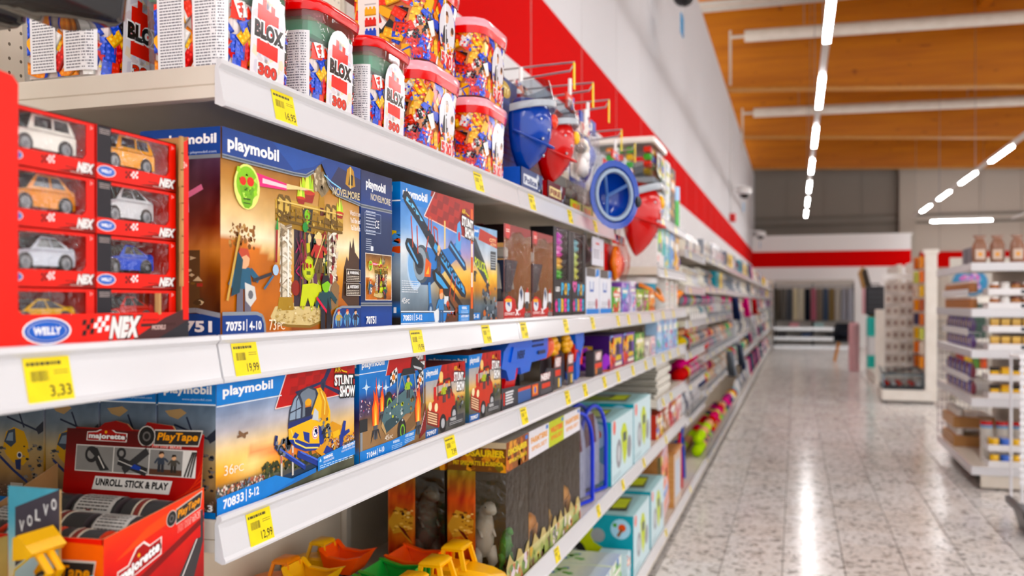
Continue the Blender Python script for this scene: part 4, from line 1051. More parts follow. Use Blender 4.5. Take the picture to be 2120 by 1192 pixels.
def box_police():
    b = Carton('police_playset_box', 'small police hover playset box, sky blue and orange, beside the biplane box', 'box', (-.645, 1.786, 1.257), .166, .075, .205, '#3a78b8', cols={'+x': '#c9a060', '-y': '#5a8ab8'})
    a = b.front(); a.grid(14, 18, lambda U, V: grad(V, [(0, '#34424e'), (.2, '#5a6c78'), (.35, '#d08a2a'), (.5, '#f6c95a'), (.65, '#c8ccd0'), (1, '#7fa8cc')]) + (noise2(U, V, 6, 2)[:, None] - .5) * .25)
    a.poly([(0, .9), (.22, .88), (.3, .98), (.0, 1)], BLUE); logo(a, .02, .925, .24, .965); a.poly([(.3, .98), (.24, .86), (1, .80), (1, .92)], '#b33424'); a.text('CITY', .68, .86, .96, .90, '#ffd8a0', bold=.03); a.text('ACTION', .72, .82, .96, .85, '#ffd8a0', bold=.02)
    a.poly([(0, .88), (.14, .86), (.5, .62), (.68, .44), (.66, .38), (.5, .42), (.2, .56), (0, .66)], '#38444e'); a.poly([(.05, .82), (.3, .68), (.45, .6), (.3, .6), (.05, .72)], '#1c252c'); a.text('POLICE', .1, .58, .5, .68, '#cfe03a', bold=.03, slant=-.06)
    for k in range(4): a.line([(.45 + k * .06, .60 - k * .04), (.52 + k * .05, .50 - k * .03)], .03, '#c8dc2a')
    fig(a, .1, .42, .16, '#20242c', '#30343c', '#d8b020'); fig(a, .6, .3, .16, '#2a2e36', '#20242c', '#d8b020'); blobs(a, 40, .4, .02, .98, .36, .05, ['#2a3440', '#4f5e6a', '#8a98a4', '#c86a2a', '#1a2028'], 3, .8)
    a.rect(.72, .56, .94, .76, '#3f464c'); a.small_print(.74, .58, .92, .74, 6, '#c8d0d4', 3); a.rect(0, .03, .3, .1, BLUE); a.text('5-8', .05, .045, .25, .085, '#fff', bold=.02); put(a, b)
    e = b.end(); e.rect(0, .9, 1, 1, BLUE); put(e, b, 'end_print')
box_police()
# ---------------------------------------------------------------- red display tray of boxed toy cars
RED = '#e8351c'
def welly(a, cx, cy, rx):
    u0, v0, u1, v1 = a.win; A = a.A * (u1 - u0) / (v1 - v0); ry = rx * A * .42
    a.ell(cx, cy, rx * 1.08, ry * 1.12, '#ffffff', 20); a.ell(cx, cy, rx, ry, '#1b4fb4', 20); a.ell(cx, cy, rx * .86, ry * .8, '#dfe8f6', 20); a.ell(cx, cy, rx * .83, ry * .77, '#2a62c4', 20)
    a.text('WELLY', cx - rx * .62, cy - ry * .33, cx + rx * .62, cy + ry * .33, '#ffffff', bold=.05)
def chequer(a, x, y, w, h, c1='#2a1210', c2='#ffffff'):
    a.up()
    for i in range(7):
        for j in range(3):
            o = .5 * (j % 2)
            if (i + j) % 2 == 0: a._put([(x + i * w, y + j * h + i * h * .12), (x + (i + 1) * w, y + j * h + i * h * .12), (x + (i + 1.3) * w, y + (j + 1) * h + i * h * .12), (x + (i + .3) * w, y + (j + 1) * h + i * h * .12)], c1 if i < 3 else c2)
def nex(a, u0, v0, u1, v1, **k):
    a.text('NEX', u0, v0, u1, v1, '#f4f2f0', bold=.07, shear=.3, out='#6a2a22', ow=.05, **k)

def toy_car(label, paint, prof, loc, L=.074, roof=None, group='toy cars in the boxed car display', rzs=0.0, glass='#23282e', wheel='#8f9296'):
    """die-cast car side-on to the aisle, nose towards -y; prof = (bonnet z, belt z, roof z, windscreen base, roof front, roof back, tail base, tail z)"""
    bz, wz, tz, a0, a1, a2, a3, ez = prof
    t = thing('toy_car', label, 'toy car', loc, rzs, group)
    W = .030; h = W / 2
    rings = []
    def ring(y, z0, z1, w): return [(-w, y, z0), (-w, y, z1 - .003), (-w + .003, y, z1), (w - .003, y, z1), (w, y, z1 - .003), (w, y, z0)]
    for y, z0, z1, w in ((0, .009, bz * .72, h * .80), (.004, .006, bz * .9, h * .94), (.012, .006, bz, h), (a0 * L, .006, wz * .97, h), (L * .5, .006, wz, h), (a3 * L, .006, wz, h), (L * .95, .006, ez, h * .97), (L - .002, .007, ez * .9, h * .9), (L, .010, ez * .74, h * .82)):
        rings.append(ring(y, z0, z1, w))
    MB().loft(rings, paint).build('car_body', 'gloss', t, smooth=35)
    c = MB(); k = h * .76
    lo = [(a0 * L, wz - .001), (a3 * L, wz - .001)]
    pts = [(a0 * L, wz - .001, h * .93), (a1 * L, tz, k), (a2 * L, tz - .0006, k), (a3 * L, wz - .001, h * .93)]
    mid = [(a0 * L + (a1 - a0) * L * .5, (wz + tz) / 2, (h * .93 + k) / 2), (a1 * L, tz, k), (a2 * L, tz - .0006, k), (a3 * L - (a3 - a2) * L * .5, (wz + tz) / 2, (h * .93 + k) / 2)]
    v = [(sx * w, y, z) for y, z, w in pts for sx in (-1, 1)]
    c.add(v, [(0, 2, 4, 6), (1, 7, 5, 3)], paint); c.add(v, [(2, 3, 5, 4)], roof or paint); c.add(v, [(0, 1, 3, 2), (4, 5, 7, 6)], glass)
    c.build('cabin', 'gloss', t)
    for sx in (1, -1):
        g = MB()
        def on(f, q):  # f along, q up the cabin side
            yb = a0 * L + .004 + f * ((a3 - a0) * L - .008); yt = a1 * L + f * (a2 - a1) * L
            y = yb + (yt - yb) * q; z = wz + (tz - wz) * q; w = h * .93 + (k - h * .93) * q
            return (sx * (w + .0004), y, z)
        for f0, f1 in ((.06, .50), (.55, .93)):
            g.add([on(f0, .12), on(f1, .12), on(f1, .86), on(f0 + .02, .86)], [(0, 1, 2, 3)], glass)
        g.build('side_window', 'gloss', t)
    for y in (.19 * L, .80 * L):
        for sx in (1, -1):
            MB().lathe([(.0078, -.003), (.0088, -.002), (.0088, .002), (.0058, .0028), (.0050, .0022), (.0025, .0034), (.0012, .0036)], ['#17181a', '#17181a', '#1d1e20', wheel, wheel, '#70747a'], 16, (sx * (h - .0015), y, .0090), 'x').build('wheel', 'plastic', t, smooth=30)
    m = MB(); m.box(h * .6, h * .8, -.0006, .002, bz * .5, bz * .72, '#e8eef2'); m.box(-h * .8, -h * .6, -.0006, .002, bz * .5, bz * .72, '#e8eef2'); m.build('headlamp', 'gloss', t)
    return t
MINI = (.023, .024, .0375, .24, .33, .90, .97, .025); HATCH = (.021, .023, .0365, .22, .40, .74, .93, .025); SUV = (.022, .025, .038, .24, .40, .66, .94, .027)
COUPE = (.020, .022, .033, .28, .46, .68, .92, .024); SPORT = (.018, .021, .032, .30, .46, .62, .90, .024); SUPER = (.014, .019, .029, .16, .42, .58, .92, .022)

def car_box(label, y, z, w, dark):
    t = thing('car_box', label, 'toy box', (-.645, y, z), 0, 'boxed toy cars in the red display tray')
    H, D = .0526, .052
    m = MB()
    m.box(-D, -D + .001, 0, w, 0, H, '#a01a12'); m.box(-D, 0, 0, w, 0, .001, RED); m.box(-D, 0, 0, w, H - .001, H, RED); m.box(-D, 0, 0, .001, .001, H - .001, RED); m.box(-D, 0, w - .001, w, .001, H - .001, RED)
    m.build('carton', 'paper', t)
    f = MB()
    l = .0025 if not dark else .017
    out = [(0, 0), (w, 0), (w, H), (0, H)]
    hole = [(l, .0155), (w - .017, .0155), (w - .012, .0205), (w - .012, H - .004), (l, H - .004)]
    # ring of quads round the opening
    q = [((0, 0), (w, 0), (w, .0155), (0, .0155)), ((0, .0155), (l, .0155), (l, H), (0, H)), ((w - .012, .0155), (w, .0155), (w, H), (w - .012, H)), ((l, H - .004), (w - .012, H - .004), (w - .012, H), (l, H)), ((w - .017, .0155), (w - .012, .0155), (w - .012, .0205), (w - .012, .0205))]
    for p in q: f.add([(0, a, b) for a, b in p], [(0, 1, 2, 3)], RED)
    f.build('window_frame', 'paper', t)
    MB().add([(-.0006, l, .0155), (-.0006, w - .012, .0155), (-.0006, w - .012, H - .004), (-.0006, l, H - .004)], [(0, 1, 2, 3)], '#ffffff').build('window_film', 'film', t)
    a = Art(lambda u, v, k: (k, u * w, v * H), w / H)
    if dark: a.rect(0.0, .30, .165, .985, '#26242a'); a.small_print(.03, .84, .15, .95, 3, '#c8b8b4', 2)
    a.poly([(.5, .02), (1, .0), (1, .22), (.8, .12)], '#8a1f18')
    a.rect(0, 0, 1, .285, RED); a.poly([(.5, .02), (1, .0), (1, .22), (.8, .12)], '#8a1f18')
    welly(a, .11 if dark else .02, .16, .10); chequer(a, .33, .10, .022, .045); nex(a, .76, .06, .985, .24); a.small_print(.62, .10, .74, .14, 1, '#3a1412', 2); a.small_print(.68, .03, .84, .06, 1, '#f0d8d0', 4)
    a.text('3+', .93, .86, .965, .93, '#f8e0dc')
    a.build('box_print', t)
    return t
tray = thing('car_display_tray', 'open red cardboard display tray holding eight boxed toy cars', 'display tray', (-.637, .575, 1.257))
TW, TD, TH = .272, .062, .236
m = MB(); m.box(-TD, 0, 0, TW, 0, .003, RED, b=.0006); m.box(-TD, -TD + .002, 0, TW, .003, .19, '#9a3a20'); m.build('tray_base', 'paper', tray)
MB().box(-TD, 0, 0, .0015, .003, TH, '#b98a5a', cols={'+x': RED, '+y': '#b98a5a', '-y': RED}).build('side_panel', 'paper', tray); m = MB(); m.box(-TD, 0, TW - .0015, TW, .003, TH - .012, RED, cols={'-y': '#b98a5a'}); m.build('side_panel', 'paper', tray)
fr = [(0, .003), (TW, .003), (TW, TH - .014), (TW - .011, TH - .02), (TW - .011, .032), (.047, .032), (.043, .036), (.043, TH - .006), (.037, TH), (0, TH + .004)]
MB().prism(fr, lambda a, b, d: (d, a, b), -.0014, 0, RED, '#c8a47c').build('front_panel', 'paper', tray)
a = Art(lambda u, v, k: (k, u * TW, v * TH), TW / TH)
a.rect(0, .012, 1, .13, RED); a.poly([(.66, .014), (1, .014), (1, .16), (.85, .11)], '#4a2a2a'); a.poly([(.8, .014), (1, .014), (1, .10)], '#2a2a30')
welly(a, .275, .072, .095); chequer(a, .425, .048, .018, .021); nex(a, .555, .03, .72, .122); a.text('NEW EXPLORATION OF', .73, .098, .82, .108, '#3a1412'); a.rect(.72, .075, .92, .088, '#40201e'); a.text('MODELS', .78, .06, .86, .08, '#e8c8c0', bold=.02, shear=.2)
a.rect(.965, .1, 1, .86, RED); a.text('3+', .968, .80, .99, .83, '#ffd8d0', bold=.02)
a.build('front_print', tray)
m = MB(); q = random.Random(4)
for k in range(9): z = .06 + k * .018; m.box(-.0022, .0008, TW - .0125 - q.random() * .0015, TW - .0095, z, z + .019, '#c39a68')
m.box(-.004, .0016, TW - .05, TW - .047, .03, .052, '#c8a070'); m.build('torn_edge', 'matte', tray)
rows = [1.2605, 1.3135, 1.3665, 1.4195]
names = {(3, 0): ('white', 'small white estate-backed car', '#f2efe6', MINI, None), (2, 0): ('orange', 'orange hatchback', '#e8961e', HATCH, None), (1, 0): ('silver', 'silver coupe with a long tail', '#cfd6e2', COUPE, None), (0, 0): ('yellow', 'low yellow supercar', '#f5c20c', SUPER, None),
         (3, 1): ('amber', 'amber yellow mini car with white roof', '#f2a81c', MINI, '#f4f0e8'), (2, 1): ('pale silver', 'pale silver sport utility car', '#d5d8dc', SUV, None), (1, 1): ('blue', 'bright blue sports car with black wheels', '#1f4fc8', SPORT, None), (0, 1): ('red', 'red sports car', '#d0201c', SPORT, None)}
WHICH = {3: 'top', 2: 'second', 1: 'third', 0: 'bottom'}
for (r, c), (cn, desc, paint, prof, roof) in names.items():
    y = .621 - .003 if c == 0 else .7185; w = .0985 if c == 0 else .118
    car_box('red window box holding the %s toy car, %s row of the display' % (cn, WHICH[r]), y, rows[r], w, c == 1)
    toy_car('%s inside the %s row window box' % (desc, WHICH[r]), paint, prof, (-.668, y + .008 + (.010 if c else 0), rows[r] + .0132), .077, roof, wheel='#24262a' if cn == 'blue' else '#8f9296')

# ---------------------------------------------------------------- brick tubs on the top shelf
def rrect(s, w, d, r):
    """point and normal on a rounded rectangle (y 0..w, x 0..-d), starting at the back of the -y side"""
    segs = [('l', (-d + r, 0), (-r, 0), (0, -1)), ('a', (-r, r), -90, 0), ('l', (0, r), (0, w - r), (1, 0)), ('a', (-r, w - r), 0, 90), ('l', (-r, w), (-d + r, w), (0, 1)), ('a', (-d + r, w - r), 90, 180), ('l', (-d, w - r), (-d, r), (-1, 0)), ('a', (-d + r, r), 180, 270)]
    lens = [math.dist(g[1], g[2]) if g[0] == 'l' else math.pi * r / 2 for g in segs]
    t = s * sum(lens)
    for g, L in zip(segs, lens):
        if t <= L + 1e-9:
            f = t / L if L else 0
            if g[0] == 'l': return (g[1][0] + (g[2][0] - g[1][0]) * f, g[1][1] + (g[2][1] - g[1][1]) * f), g[3]
            w_ = math.radians(g[2] + (g[3] - g[2]) * f); return (g[1][0] + r * math.cos(w_), g[1][1] + r * math.sin(w_)), (math.cos(w_), math.sin(w_))
        t -= L
    return (-d + r, 0), (0, -1)
BR = ['#e23c1a', '#e23c1a', '#1d46c0', '#1d46c0', '#f5b414', '#f5b414', '#17181c', '#f2efea', '#ef8a14', '#c8261a']
def brick_print(a, n, seed, su=.05, u=(0, 1), v=(0, 1)):
    q = random.Random(seed); A = a.A * (a.win[2] - a.win[0]) / (a.win[3] - a.win[1])
    a.up()
    for i in range(n):
        a.up()
        x, y = q.uniform(*u), q.uniform(*v); w, h = su * q.choice((1, 1, 1.5)), su * .55; o = q.uniform(0, 3.14); c = q.choice(BR); ca, sa = math.cos(o), math.sin(o)
        f = lambda p, r_: (x + p * ca - r_ * sa, y + (p * sa + r_ * ca) * A)
        L = C(c); lt = tuple(min(1, k * 1.5 + .03) for k in L); dk = tuple(k * .5 for k in L)
        a._put([f(-w, -h * 1.35), f(w, -h * 1.35), f(w, -h), f(-w, -h)], dk); a._put([f(-w, -h), f(w, -h), f(w, h), f(-w, h)], L)
        if q.random() < .75:
            m = 3 if w < su * 1.2 else 4; a.n += .5
            for k in range(m):
                for r_ in (-.45, .45): 
                    p0 = -w + (k + .5) * 2 * w / m; rr = su * .17
                    a._put([f(p0 + rr * math.cos(j * 1.047), r_ * h + rr * math.sin(j * 1.047)) for j in range(6)], lt)
def band(a, u0, v0, u1, v1, col):
    a.n += 20; a.up()
    for i in range(8): x0, x1 = u0 + (u1 - u0) * i / 8, u0 + (u1 - u0) * (i + 1) / 8; a._put([(x0, v0), (x1, v0), (x1, v1), (x0, v1)], col)
def toy_brick_mesh(col):
    m = MB(); m.box(-.016, .016, -.008, .008, 0, .0096, col, b=.0004)
    for i in range(4):
        for j in range(2): m.lathe([(.0024, .0096), (.0024, .0113), (.0001, .0114)], col, 8, (-.012 + i * .008, -.004 + j * .008, 0))
    return m.mesh('brick', 'gloss')
brick_me = [toy_brick_mesh(c) for c in ('#e23c1a', '#1d46c0', '#f5b414', '#17181c', '#f2efea')]
def tub_shell(t, w, d, h, taper, r, col, mat='clear'):
    m = MB(); N = 28
    def ringz(z, g): 
        out = []
        for k in range(N):
            (x, y), n = rrect(k / N, w + 2 * g, d + 2 * g, r + g); out.append((x + g, y - g, z))
        return out
    m.loft([ringz(.002, -.004), ringz(.006, 0), ringz(h, taper)], col)
    return m.build('tub_body', mat, t, smooth=50), ringz
def tub300(loc, label, src=None):
    W, D, Hh = .135, .128, .150
    t = thing('brick_tub', label, 'toy tub', loc, 0, 'small brick tubs with castle labels')
    body, ringz = tub_shell(t, W, D, Hh, .006, .022, '#f4f6f8', 'milky')
    # green base plate and loose bricks seen through the clear upper part
    MB().box(-D + .002, -.003, .003, W - .003, .104, .136, '#2f9a68', b=.004).build('base_plate', 'gloss', t)
    q = random.Random(int(loc[1] * 1000))
    for k in range(16):
        o = bpy.data.objects.new('brick', q.choice(brick_me)); COL.objects.link(o); o.parent = t
        o.location = (q.uniform(-D + .025, -.02), q.uniform(.022, W - .022), q.uniform(.078, .098)); o.rotation_euler = (q.uniform(-.5, .5), q.uniform(-.5, .5), q.random() * 3)
    P = 2 * (W + D)
    def fn(u, v, k):
        (x, y), n = rrect(u * .62, W, D, .022); g = .0008 + .006 * v * .75 + k
        return (x + n[0] * g, y + n[1] * g, .006 + v * .128)
    # dark backing of the packed bricks below, then the printed wrap
    a = Art(fn, P * .62 / .128)
    a.grid(28, 6, lambda U, V: np.tile(np.array([.93, .93, .95]), (len(U), 1)) - (noise2(U, V, 9, 4)[:, None] - .5) * .2) if False else None
    a.sub(0, 0, 1, .70); a.grid(30, 4, lambda U, V: np.tile(np.array([.80, .74, .72]), (len(U), 1)) + (noise2(U, V, 10, 3)[:, None] - .5) * .5); brick_print(a, 260, 5, .034, (0, 1), (0, .97)); a.sub(0, 0, 1, 1)
    # text panels on the end, castle label on the front
    for u0, u1 in ((.02, .15), (.19, .33)):
        band(a, u0, .04, u1, .82, '#eeedf0'); a.small_print(u0 + .012, .06, u1 - .012, .80, 26, '#7d7d86', 3, .35)
    c = .56; wd = .13
    a.poly([(c - wd, .05), (c + wd, .05), (c + wd, .66)] + [(c + wd * math.cos(k * .3142), .66 + .30 * math.sin(k * .3142)) for k in range(1, 10)] + [(c - wd, .66)], '#ece9ee')
    blobs(a, 34, c - wd * .8, .1, c + wd * .8, .85, .03, ['#d8d4e0', '#f2e2c8', '#e0d4d8', '#cdd2e4'], 4)
    a.poly([(c - .085, .28), (c + .075, .26), (c + .075, .72), (c + .045, .72), (c + .045, .79), (c + .015, .80), (c + .015, .73), (c - .02, .74), (c - .02, .83), (c - .05, .84), (c - .05, .76), (c - .085, .76)], RED)
    a.text('BLOX', c - .105, .43, c + .115, .60, '#151515', bold=.07, out='#ffffff', ow=.09, slant=-.01)
    for i, xx in enumerate((-.105, -.045, .07)): a.rect(c + xx, .435, c + xx + .045, .455, '#151515')
    a.rect(c - .08, .055, c + .08, .205, '#f4f2f2') ; a.text('300', c - .07, .07, c + .07, .19, '#d93a1c', bold=.06, out='#2a2220', ow=.03)
    a.build('wrap_print', t, 'gloss')
    lid = MB(); lid.loft([ringz(Hh - .010, .012), ringz(Hh - .002, .014), ringz(Hh + .004, .014), ringz(Hh + .008, .010), ringz(Hh + .008, .002)], '#d5261e'); lid.build('lid', 'gloss', t, smooth=50)
    sk = MB(); sk.loft([ringz(Hh - .024, .008), ringz(Hh - .010, .010)], '#ffd2d2', cap=False); sk.build('lid_skirt', 'clear', t, smooth=50)
    return t
T300 = tub300((-.655, .95, 1.574), 'brick tub marked 300 at the near end of the top shelf, whole castle label showing')
dup(T300, 'middle of the three front brick tubs marked 300, clear lid rim overlapping its neighbour', (-.655, 1.143, 1.574))
dup(T300, 'third front brick tub marked 300, right beside the stacked 500 tubs', (-.655, 1.336, 1.574))
for k, (y, l) in enumerate(((.912, 'near back row brick tub marked 300, its label half hidden by the front tub'), (1.11, 'second back row brick tub marked 300, behind the first front tub'), (1.31, 'third back row brick tub marked 300, hidden behind the front tubs'))):
    dup(T300, l, (-.815, y, 1.574))

def tub500(loc, label):
    W, D, Hh = .185, .17, .160
    t = thing('brick_tub', label, 'toy tub', loc, 0, 'large brick tubs stacked two high')
    body, ringz = tub_shell(t, W, D, Hh, .005, .035, '#f4f4f6')
    P = 2 * (W + D) - .06
    def fn(u, v, k):
        (x, y), n = rrect(u * .6, W, D, .035); g = .0008 + .005 * v * .9 + k
        return (x + n[0] * g, y + n[1] * g, .004 + v * .142)
    a = Art(fn, P * .6 / .142)
    a.grid(30, 8, lambda U, V: np.tile(np.array([.72, .40, .22]), (len(U), 1)) + (noise2(U, V, 12, 5)[:, None] - .5) * .6)
    brick_print(a, 260, 8, .036)
    band(a, .02, .10, .13, .86, '#f1efe9')
    for k, c in enumerate(('#f2efea', '#f5b414', '#d8301c', '#1d46c0', '#17181c')):
        y = .74 - k * .14; a.rect(.055, y, .115, y + .07, c); a.rect(.055, y - .02, .115, y, tuple(q * .6 for q in C(c)))
        for j in range(3): a.ell(.065 + j * .02, y + .08, .007, .02, c, 8)
    c = .58
    a.ell(c, .55, .105, .36, '#e6e4ea', 24); blobs(a, 40, c - .08, .24, c + .08, .44, .016, BR, 3)
    # child at play, printed
    a.poly([(c - .07, .34), (c - .045, .58), (c - .01, .62), (c + .0, .36)], '#26242c'); a.ell(c - .012, .70, .024, None, '#d8a888', 12); a.poly([(c - .035, .71), (c - .03, .79), (c, .80), (c + .014, .73), (c - .01, .75)], '#6a3a22'); a.line([(c - .02, .56), (c + .03, .64)], .012, '#e8e8ee')
    a.ell(c + .062, .55, .02, None, '#d8a888', 12); a.ell(c + .068, .585, .02, .05, '#4a2a1c', 10); a.poly([(c + .03, .36), (c + .085, .36), (c + .08, .52), (c + .04, .5)], '#e8e6ec')
    a.text('500', c - .07, .05, c + .07, .23, '#d8261c', bold=.06, out='#ffffff', ow=.06)
    a.build('wrap_print', t, 'gloss')
    lid = MB(); lid.loft([ringz(Hh - .022, .010), ringz(Hh - .012, .012), ringz(Hh - .006, .013)], '#dc2020', cap=False); lid.build('lid', 'gloss', t, smooth=50)
    l2 = MB(); l2.loft([ringz(Hh - .006, .013), ringz(Hh + .008, .014), ringz(Hh + .012, .010), ringz(Hh + .012, .002)], '#f2a6b0'); l2.build('lid_rim', 'gloss', t, smooth=50)
    MB().box(.0085, .0095, W * .5 - .001, W * .5 + .001, .01, Hh - .02, '#f8f8f8').build('seal_strip', 'gloss', t)
    return t
T500 = tub500((-.655, 1.545, 1.574), 'lower large brick tub marked 500 in the stack beside the 300 tubs')
dup(T500, 'upper large brick tub marked 500 in the stack beside the 300 tubs', (-.655, 1.545, 1.7475))
dup(T500, 'lower large brick tub marked 500 in the stack beside the blue helmet', (-.655, 1.86, 1.574))
dup(T500, 'upper large brick tub marked 500 in the stack beside the blue helmet', (-.655, 1.86, 1.7475))

# ---------------------------------------------------------------- toy helmets, hook packs and small packs over the top shelf
def helmet(label, loc, paint, badge, card=None, visor_up=True, rz=0.0, rot=None, s=1.0, group=None):
    t = thing('toy_helmet', label, 'toy helmet', loc, rz, group, rot)
    m = MB(); N = 20; rings = []
    for z, rx, ry in ((-.128, .004, .004), (-.118, .022, .026), (-.095, .048, .052), (-.06, .076, .076), (-.02, .092, .086), (.02, .098, .088), (.05, .096, .086), (.075, .086, .078), (.095, .066, .060), (.106, .036, .034), (.109, .004, .004)):
        rings.append([(rx * s * math.cos(6.2832 * k / N) * (1.0 if math.cos(6.2832 * k / N) > 0 else .35), ry * s * math.sin(6.2832 * k / N), z * s) for k in range(N)])
    m.loft(rings, paint).build('shell', 'gloss', t, smooth=60)
    r = MB(); r.tube([(math.cos(w) * .102 * s, math.sin(w) * .094 * s, (.0 - .045 * math.cos(w)) * s - .005) for w in [math.radians(-90 + 15 * i) for i in range(13)]], .004 * s, paint, 6); r.build('brim_ridge', 'gloss', t, smooth=60)
    b = MB(); pts = [(math.cos(w) * .106 * s, math.sin(w) * .098 * s, (.062 + .02 * math.cos(w)) * s) for w in [math.radians(-95 + 190 * i / 14) for i in range(15)]]
    b.loft([[(p[0], p[1], p[2] - .011 * s), (p[0] + .004, p[1], p[2] - .008 * s), (p[0] + .004, p[1], p[2] + .010 * s), (p[0], p[1], p[2] + .011 * s)] for p in pts], '#a9afb6').build('visor_frame', 'gloss', t, smooth=40)
    v = MB(); v.loft([[(p[0], p[1], p[2] + .01 * s), (p[0] * .85, p[1] * .84, p[2] + .075 * s)] for p in pts], '#c2cad2', cap=False, closed=False); v.build('visor', 'clear', t, smooth=60)
    MB().ball((.096 * s, .030 * s, .035 * s), (.014 * s, .024 * s, .024 * s), badge, 14, 8).build('badge', 'gloss', t, smooth=True)
    for y, z in ((-.05, .03), (-.045, -.03), (-.02, .0), (.0, -.075)):
        MB().ball((math.sqrt(max(0, 1 - (y / .088) ** 2)) * .094 * s * (1 if z > -.05 else .75), y * s, z * s), .005 * s, '#c8ccd2', 8, 6).build('rivet', 'metal', t, smooth=True)
    return t
def helmet_card(label, y, z, w, h, c1, c2, word, wordcol, seed):
    b = Carton('helmet_carton', label, 'box', (-.715, y, z), w, .11, h, c1, cols={'-y': c2})
    a = b.front(); a.grid(8, 12, lambda U, V: grad(V, [(0, c2), (.5, c1), (1, c2)]) + (noise2(U, V, 6, seed)[:, None] - .5) * .3)
    a.rect(0, .82, 1, 1, c2); a.ell(.45, .9, .25, .07, '#c9a030', 14); a.text('CITY', .25, .87, .65, .93, '#fff0b0', bold=.04); a.small_print(.05, .3, .95, .8, 10, c2, 3)
    put(a, b)
    e = b.end(); e.grid(4, 12, lambda U, V: grad(V, [(0, '#3a4654'), (.4, '#3a4654'), (.42, c2), (1, c1)]) + (noise2(U, V, 8, seed)[:, None] - .5) * .35); e.rect(.55, .52, .9, .95, '#e8e8ec'); e.small_print(.58, .54, .88, .93, 18, '#6a6a72', 2); blobs(e, 30, 0, .02, 1, .38, .12, ['#9aa6b2', '#2a3644', '#5f6e7e', '#c8d0d8'], 4, .6); put(e, b, 'end_print')
    f = MB(); f.box(.0, .072, 0, w, 0, .003, c1); f.box(.068, .071, .0, w, .003, h * .2, c1); f.box(0, .071, 0, .002, .003, h * .2, c1); f.build('front_tray', 'paper', b.root)
    a2 = Art(lambda u, v, k: (.071 + k, u * w, .003 + v * (h * .2 - .003)), w / (h * .2)); a2.rect(0, 0, 1, 1, c2); a2.rect(.1, .3, .75, .75, '#dfe4ea' if seed % 2 else '#f0e0a0'); a2.text(word, .14, .36, .71, .66, wordcol, bold=.05); blobs(a2, 16, .75, .05, 1, .95, .05, ['#c8d0d8', '#7a8896', '#2a3644'], 3); a2.build('tray_print', b.root)
    return b
helmet_card('tall blue carton behind the blue toy police helmet', 2.14, 1.574, .195, .305, '#1f52b8', '#10306e', 'Police', '#12306e', 1)
helmet('shiny blue toy helmet with silver visor frame and orange badge on a blue carton', (-.672, 2.235, 1.735), '#123f9e', '#e8481c', s=.82, group='toy helmets in cartons')
helmet_card('dark red carton behind the red toy fire helmet', 2.39, 1.574, .195, .30, '#a81c1c', '#5e1012', 'FIRE', '#7a1010', 2)
helmet('shiny red toy fire helmet with yellow badge on a dark red carton', (-.672, 2.485, 1.737), '#c81420', '#f0c010', s=.82, group='toy helmets in cartons')
# ---------------------------------------------------------------- near end: road tape display, digger display, black trays
pt = thing('tape_display', 'red display tray with tilted header board full of toy road tape rolls', 'display tray', (-.634, .715, .97))
PW, PD, PH = .155, .205, .108
m = MB(); m.box(-PD, 0, 0, PW, 0, .003, '#b01a14'); m.build('tray_base', 'paper', pt)
def panel(poly, fn, th, c, c2, nm):
    return MB().prism(poly, fn, 0, th, c, c2).build(nm, 'paper', pt)
panel([(0, .003), (PW, .003), (PW, PH + .014), (0, PH - .006)], lambda a, b, d: (-d, a, b), .0015, '#e2321c', '#c8a078', 'aisle_panel')
panel([(0, .003), (PW, .003), (PW, PH + .03), (.07, PH), (0, PH - .006)], lambda a, b, d: (-PD + d, a, b), .0015, '#a88058', '#c8a078', 'inner_panel')
panel([(-PD, .003), (0, .003), (0, PH - .006), (-PD, PH - .012)], lambda a, b, d: (a, d, b), .0015, '#e2321c', '#c8a078', 'end_panel')
a = Art(lambda u, v, k: (k, u * PW, .003 + v * (PH - .009 + .020 * u)), PW / PH)
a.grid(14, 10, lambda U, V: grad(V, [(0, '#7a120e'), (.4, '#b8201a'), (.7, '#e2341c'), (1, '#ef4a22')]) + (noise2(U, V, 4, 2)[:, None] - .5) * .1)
a.poly([(.1, .72), (.4, .9), (1, 1), (1, .9), (.4, .8)], '#f0562a'); a.poly([(.0, .3), (1, .74), (1, .68), (0, .2)], '#7a1210')
def maj(a, u0, v0, u1, v1, sl=0.0):
    w, h = u1 - u0, v1 - v0
    a.poly([(u0 - w * .06, v0 - h * .1), (u1 + w * .05, v0 - h * .1 + sl), (u1 + w * .06, v0 + h * 1.1 + sl), (u0 + w * .75, v0 + h * 1.2 + sl * .7), (u0 + w * .6, v0 + h * 1.75 + sl * .6), (u0 + w * .4, v0 + h * 1.75 + sl * .4), (u0 + w * .2, v0 + h * 1.2), (u0 - w * .05, v0 + h * 1.1)], '#f4ece6')
    a.poly([(u0 - w * .03, v0 - h * .02), (u1 + w * .02, v0 - h * .02 + sl), (u1 + w * .03, v0 + h * 1.02 + sl), (u0 + w * .73, v0 + h * 1.1 + sl * .7), (u0 + w * .58, v0 + h * 1.62 + sl * .6), (u0 + w * .42, v0 + h * 1.62 + sl * .4), (u0 + w * .22, v0 + h * 1.1), (u0 - w * .03, v0 + h * 1.0)], '#a8201c')
    a.text('majorette', u0, v0, u1, v0 + h * .9, '#ffffff', bold=.05, slant=sl, out='#5a0e0c', ow=.04); a.ell(u0 + w * .47, v0 + h * 1.15 + sl * .4, w * .035, None, '#f0b020', 8)
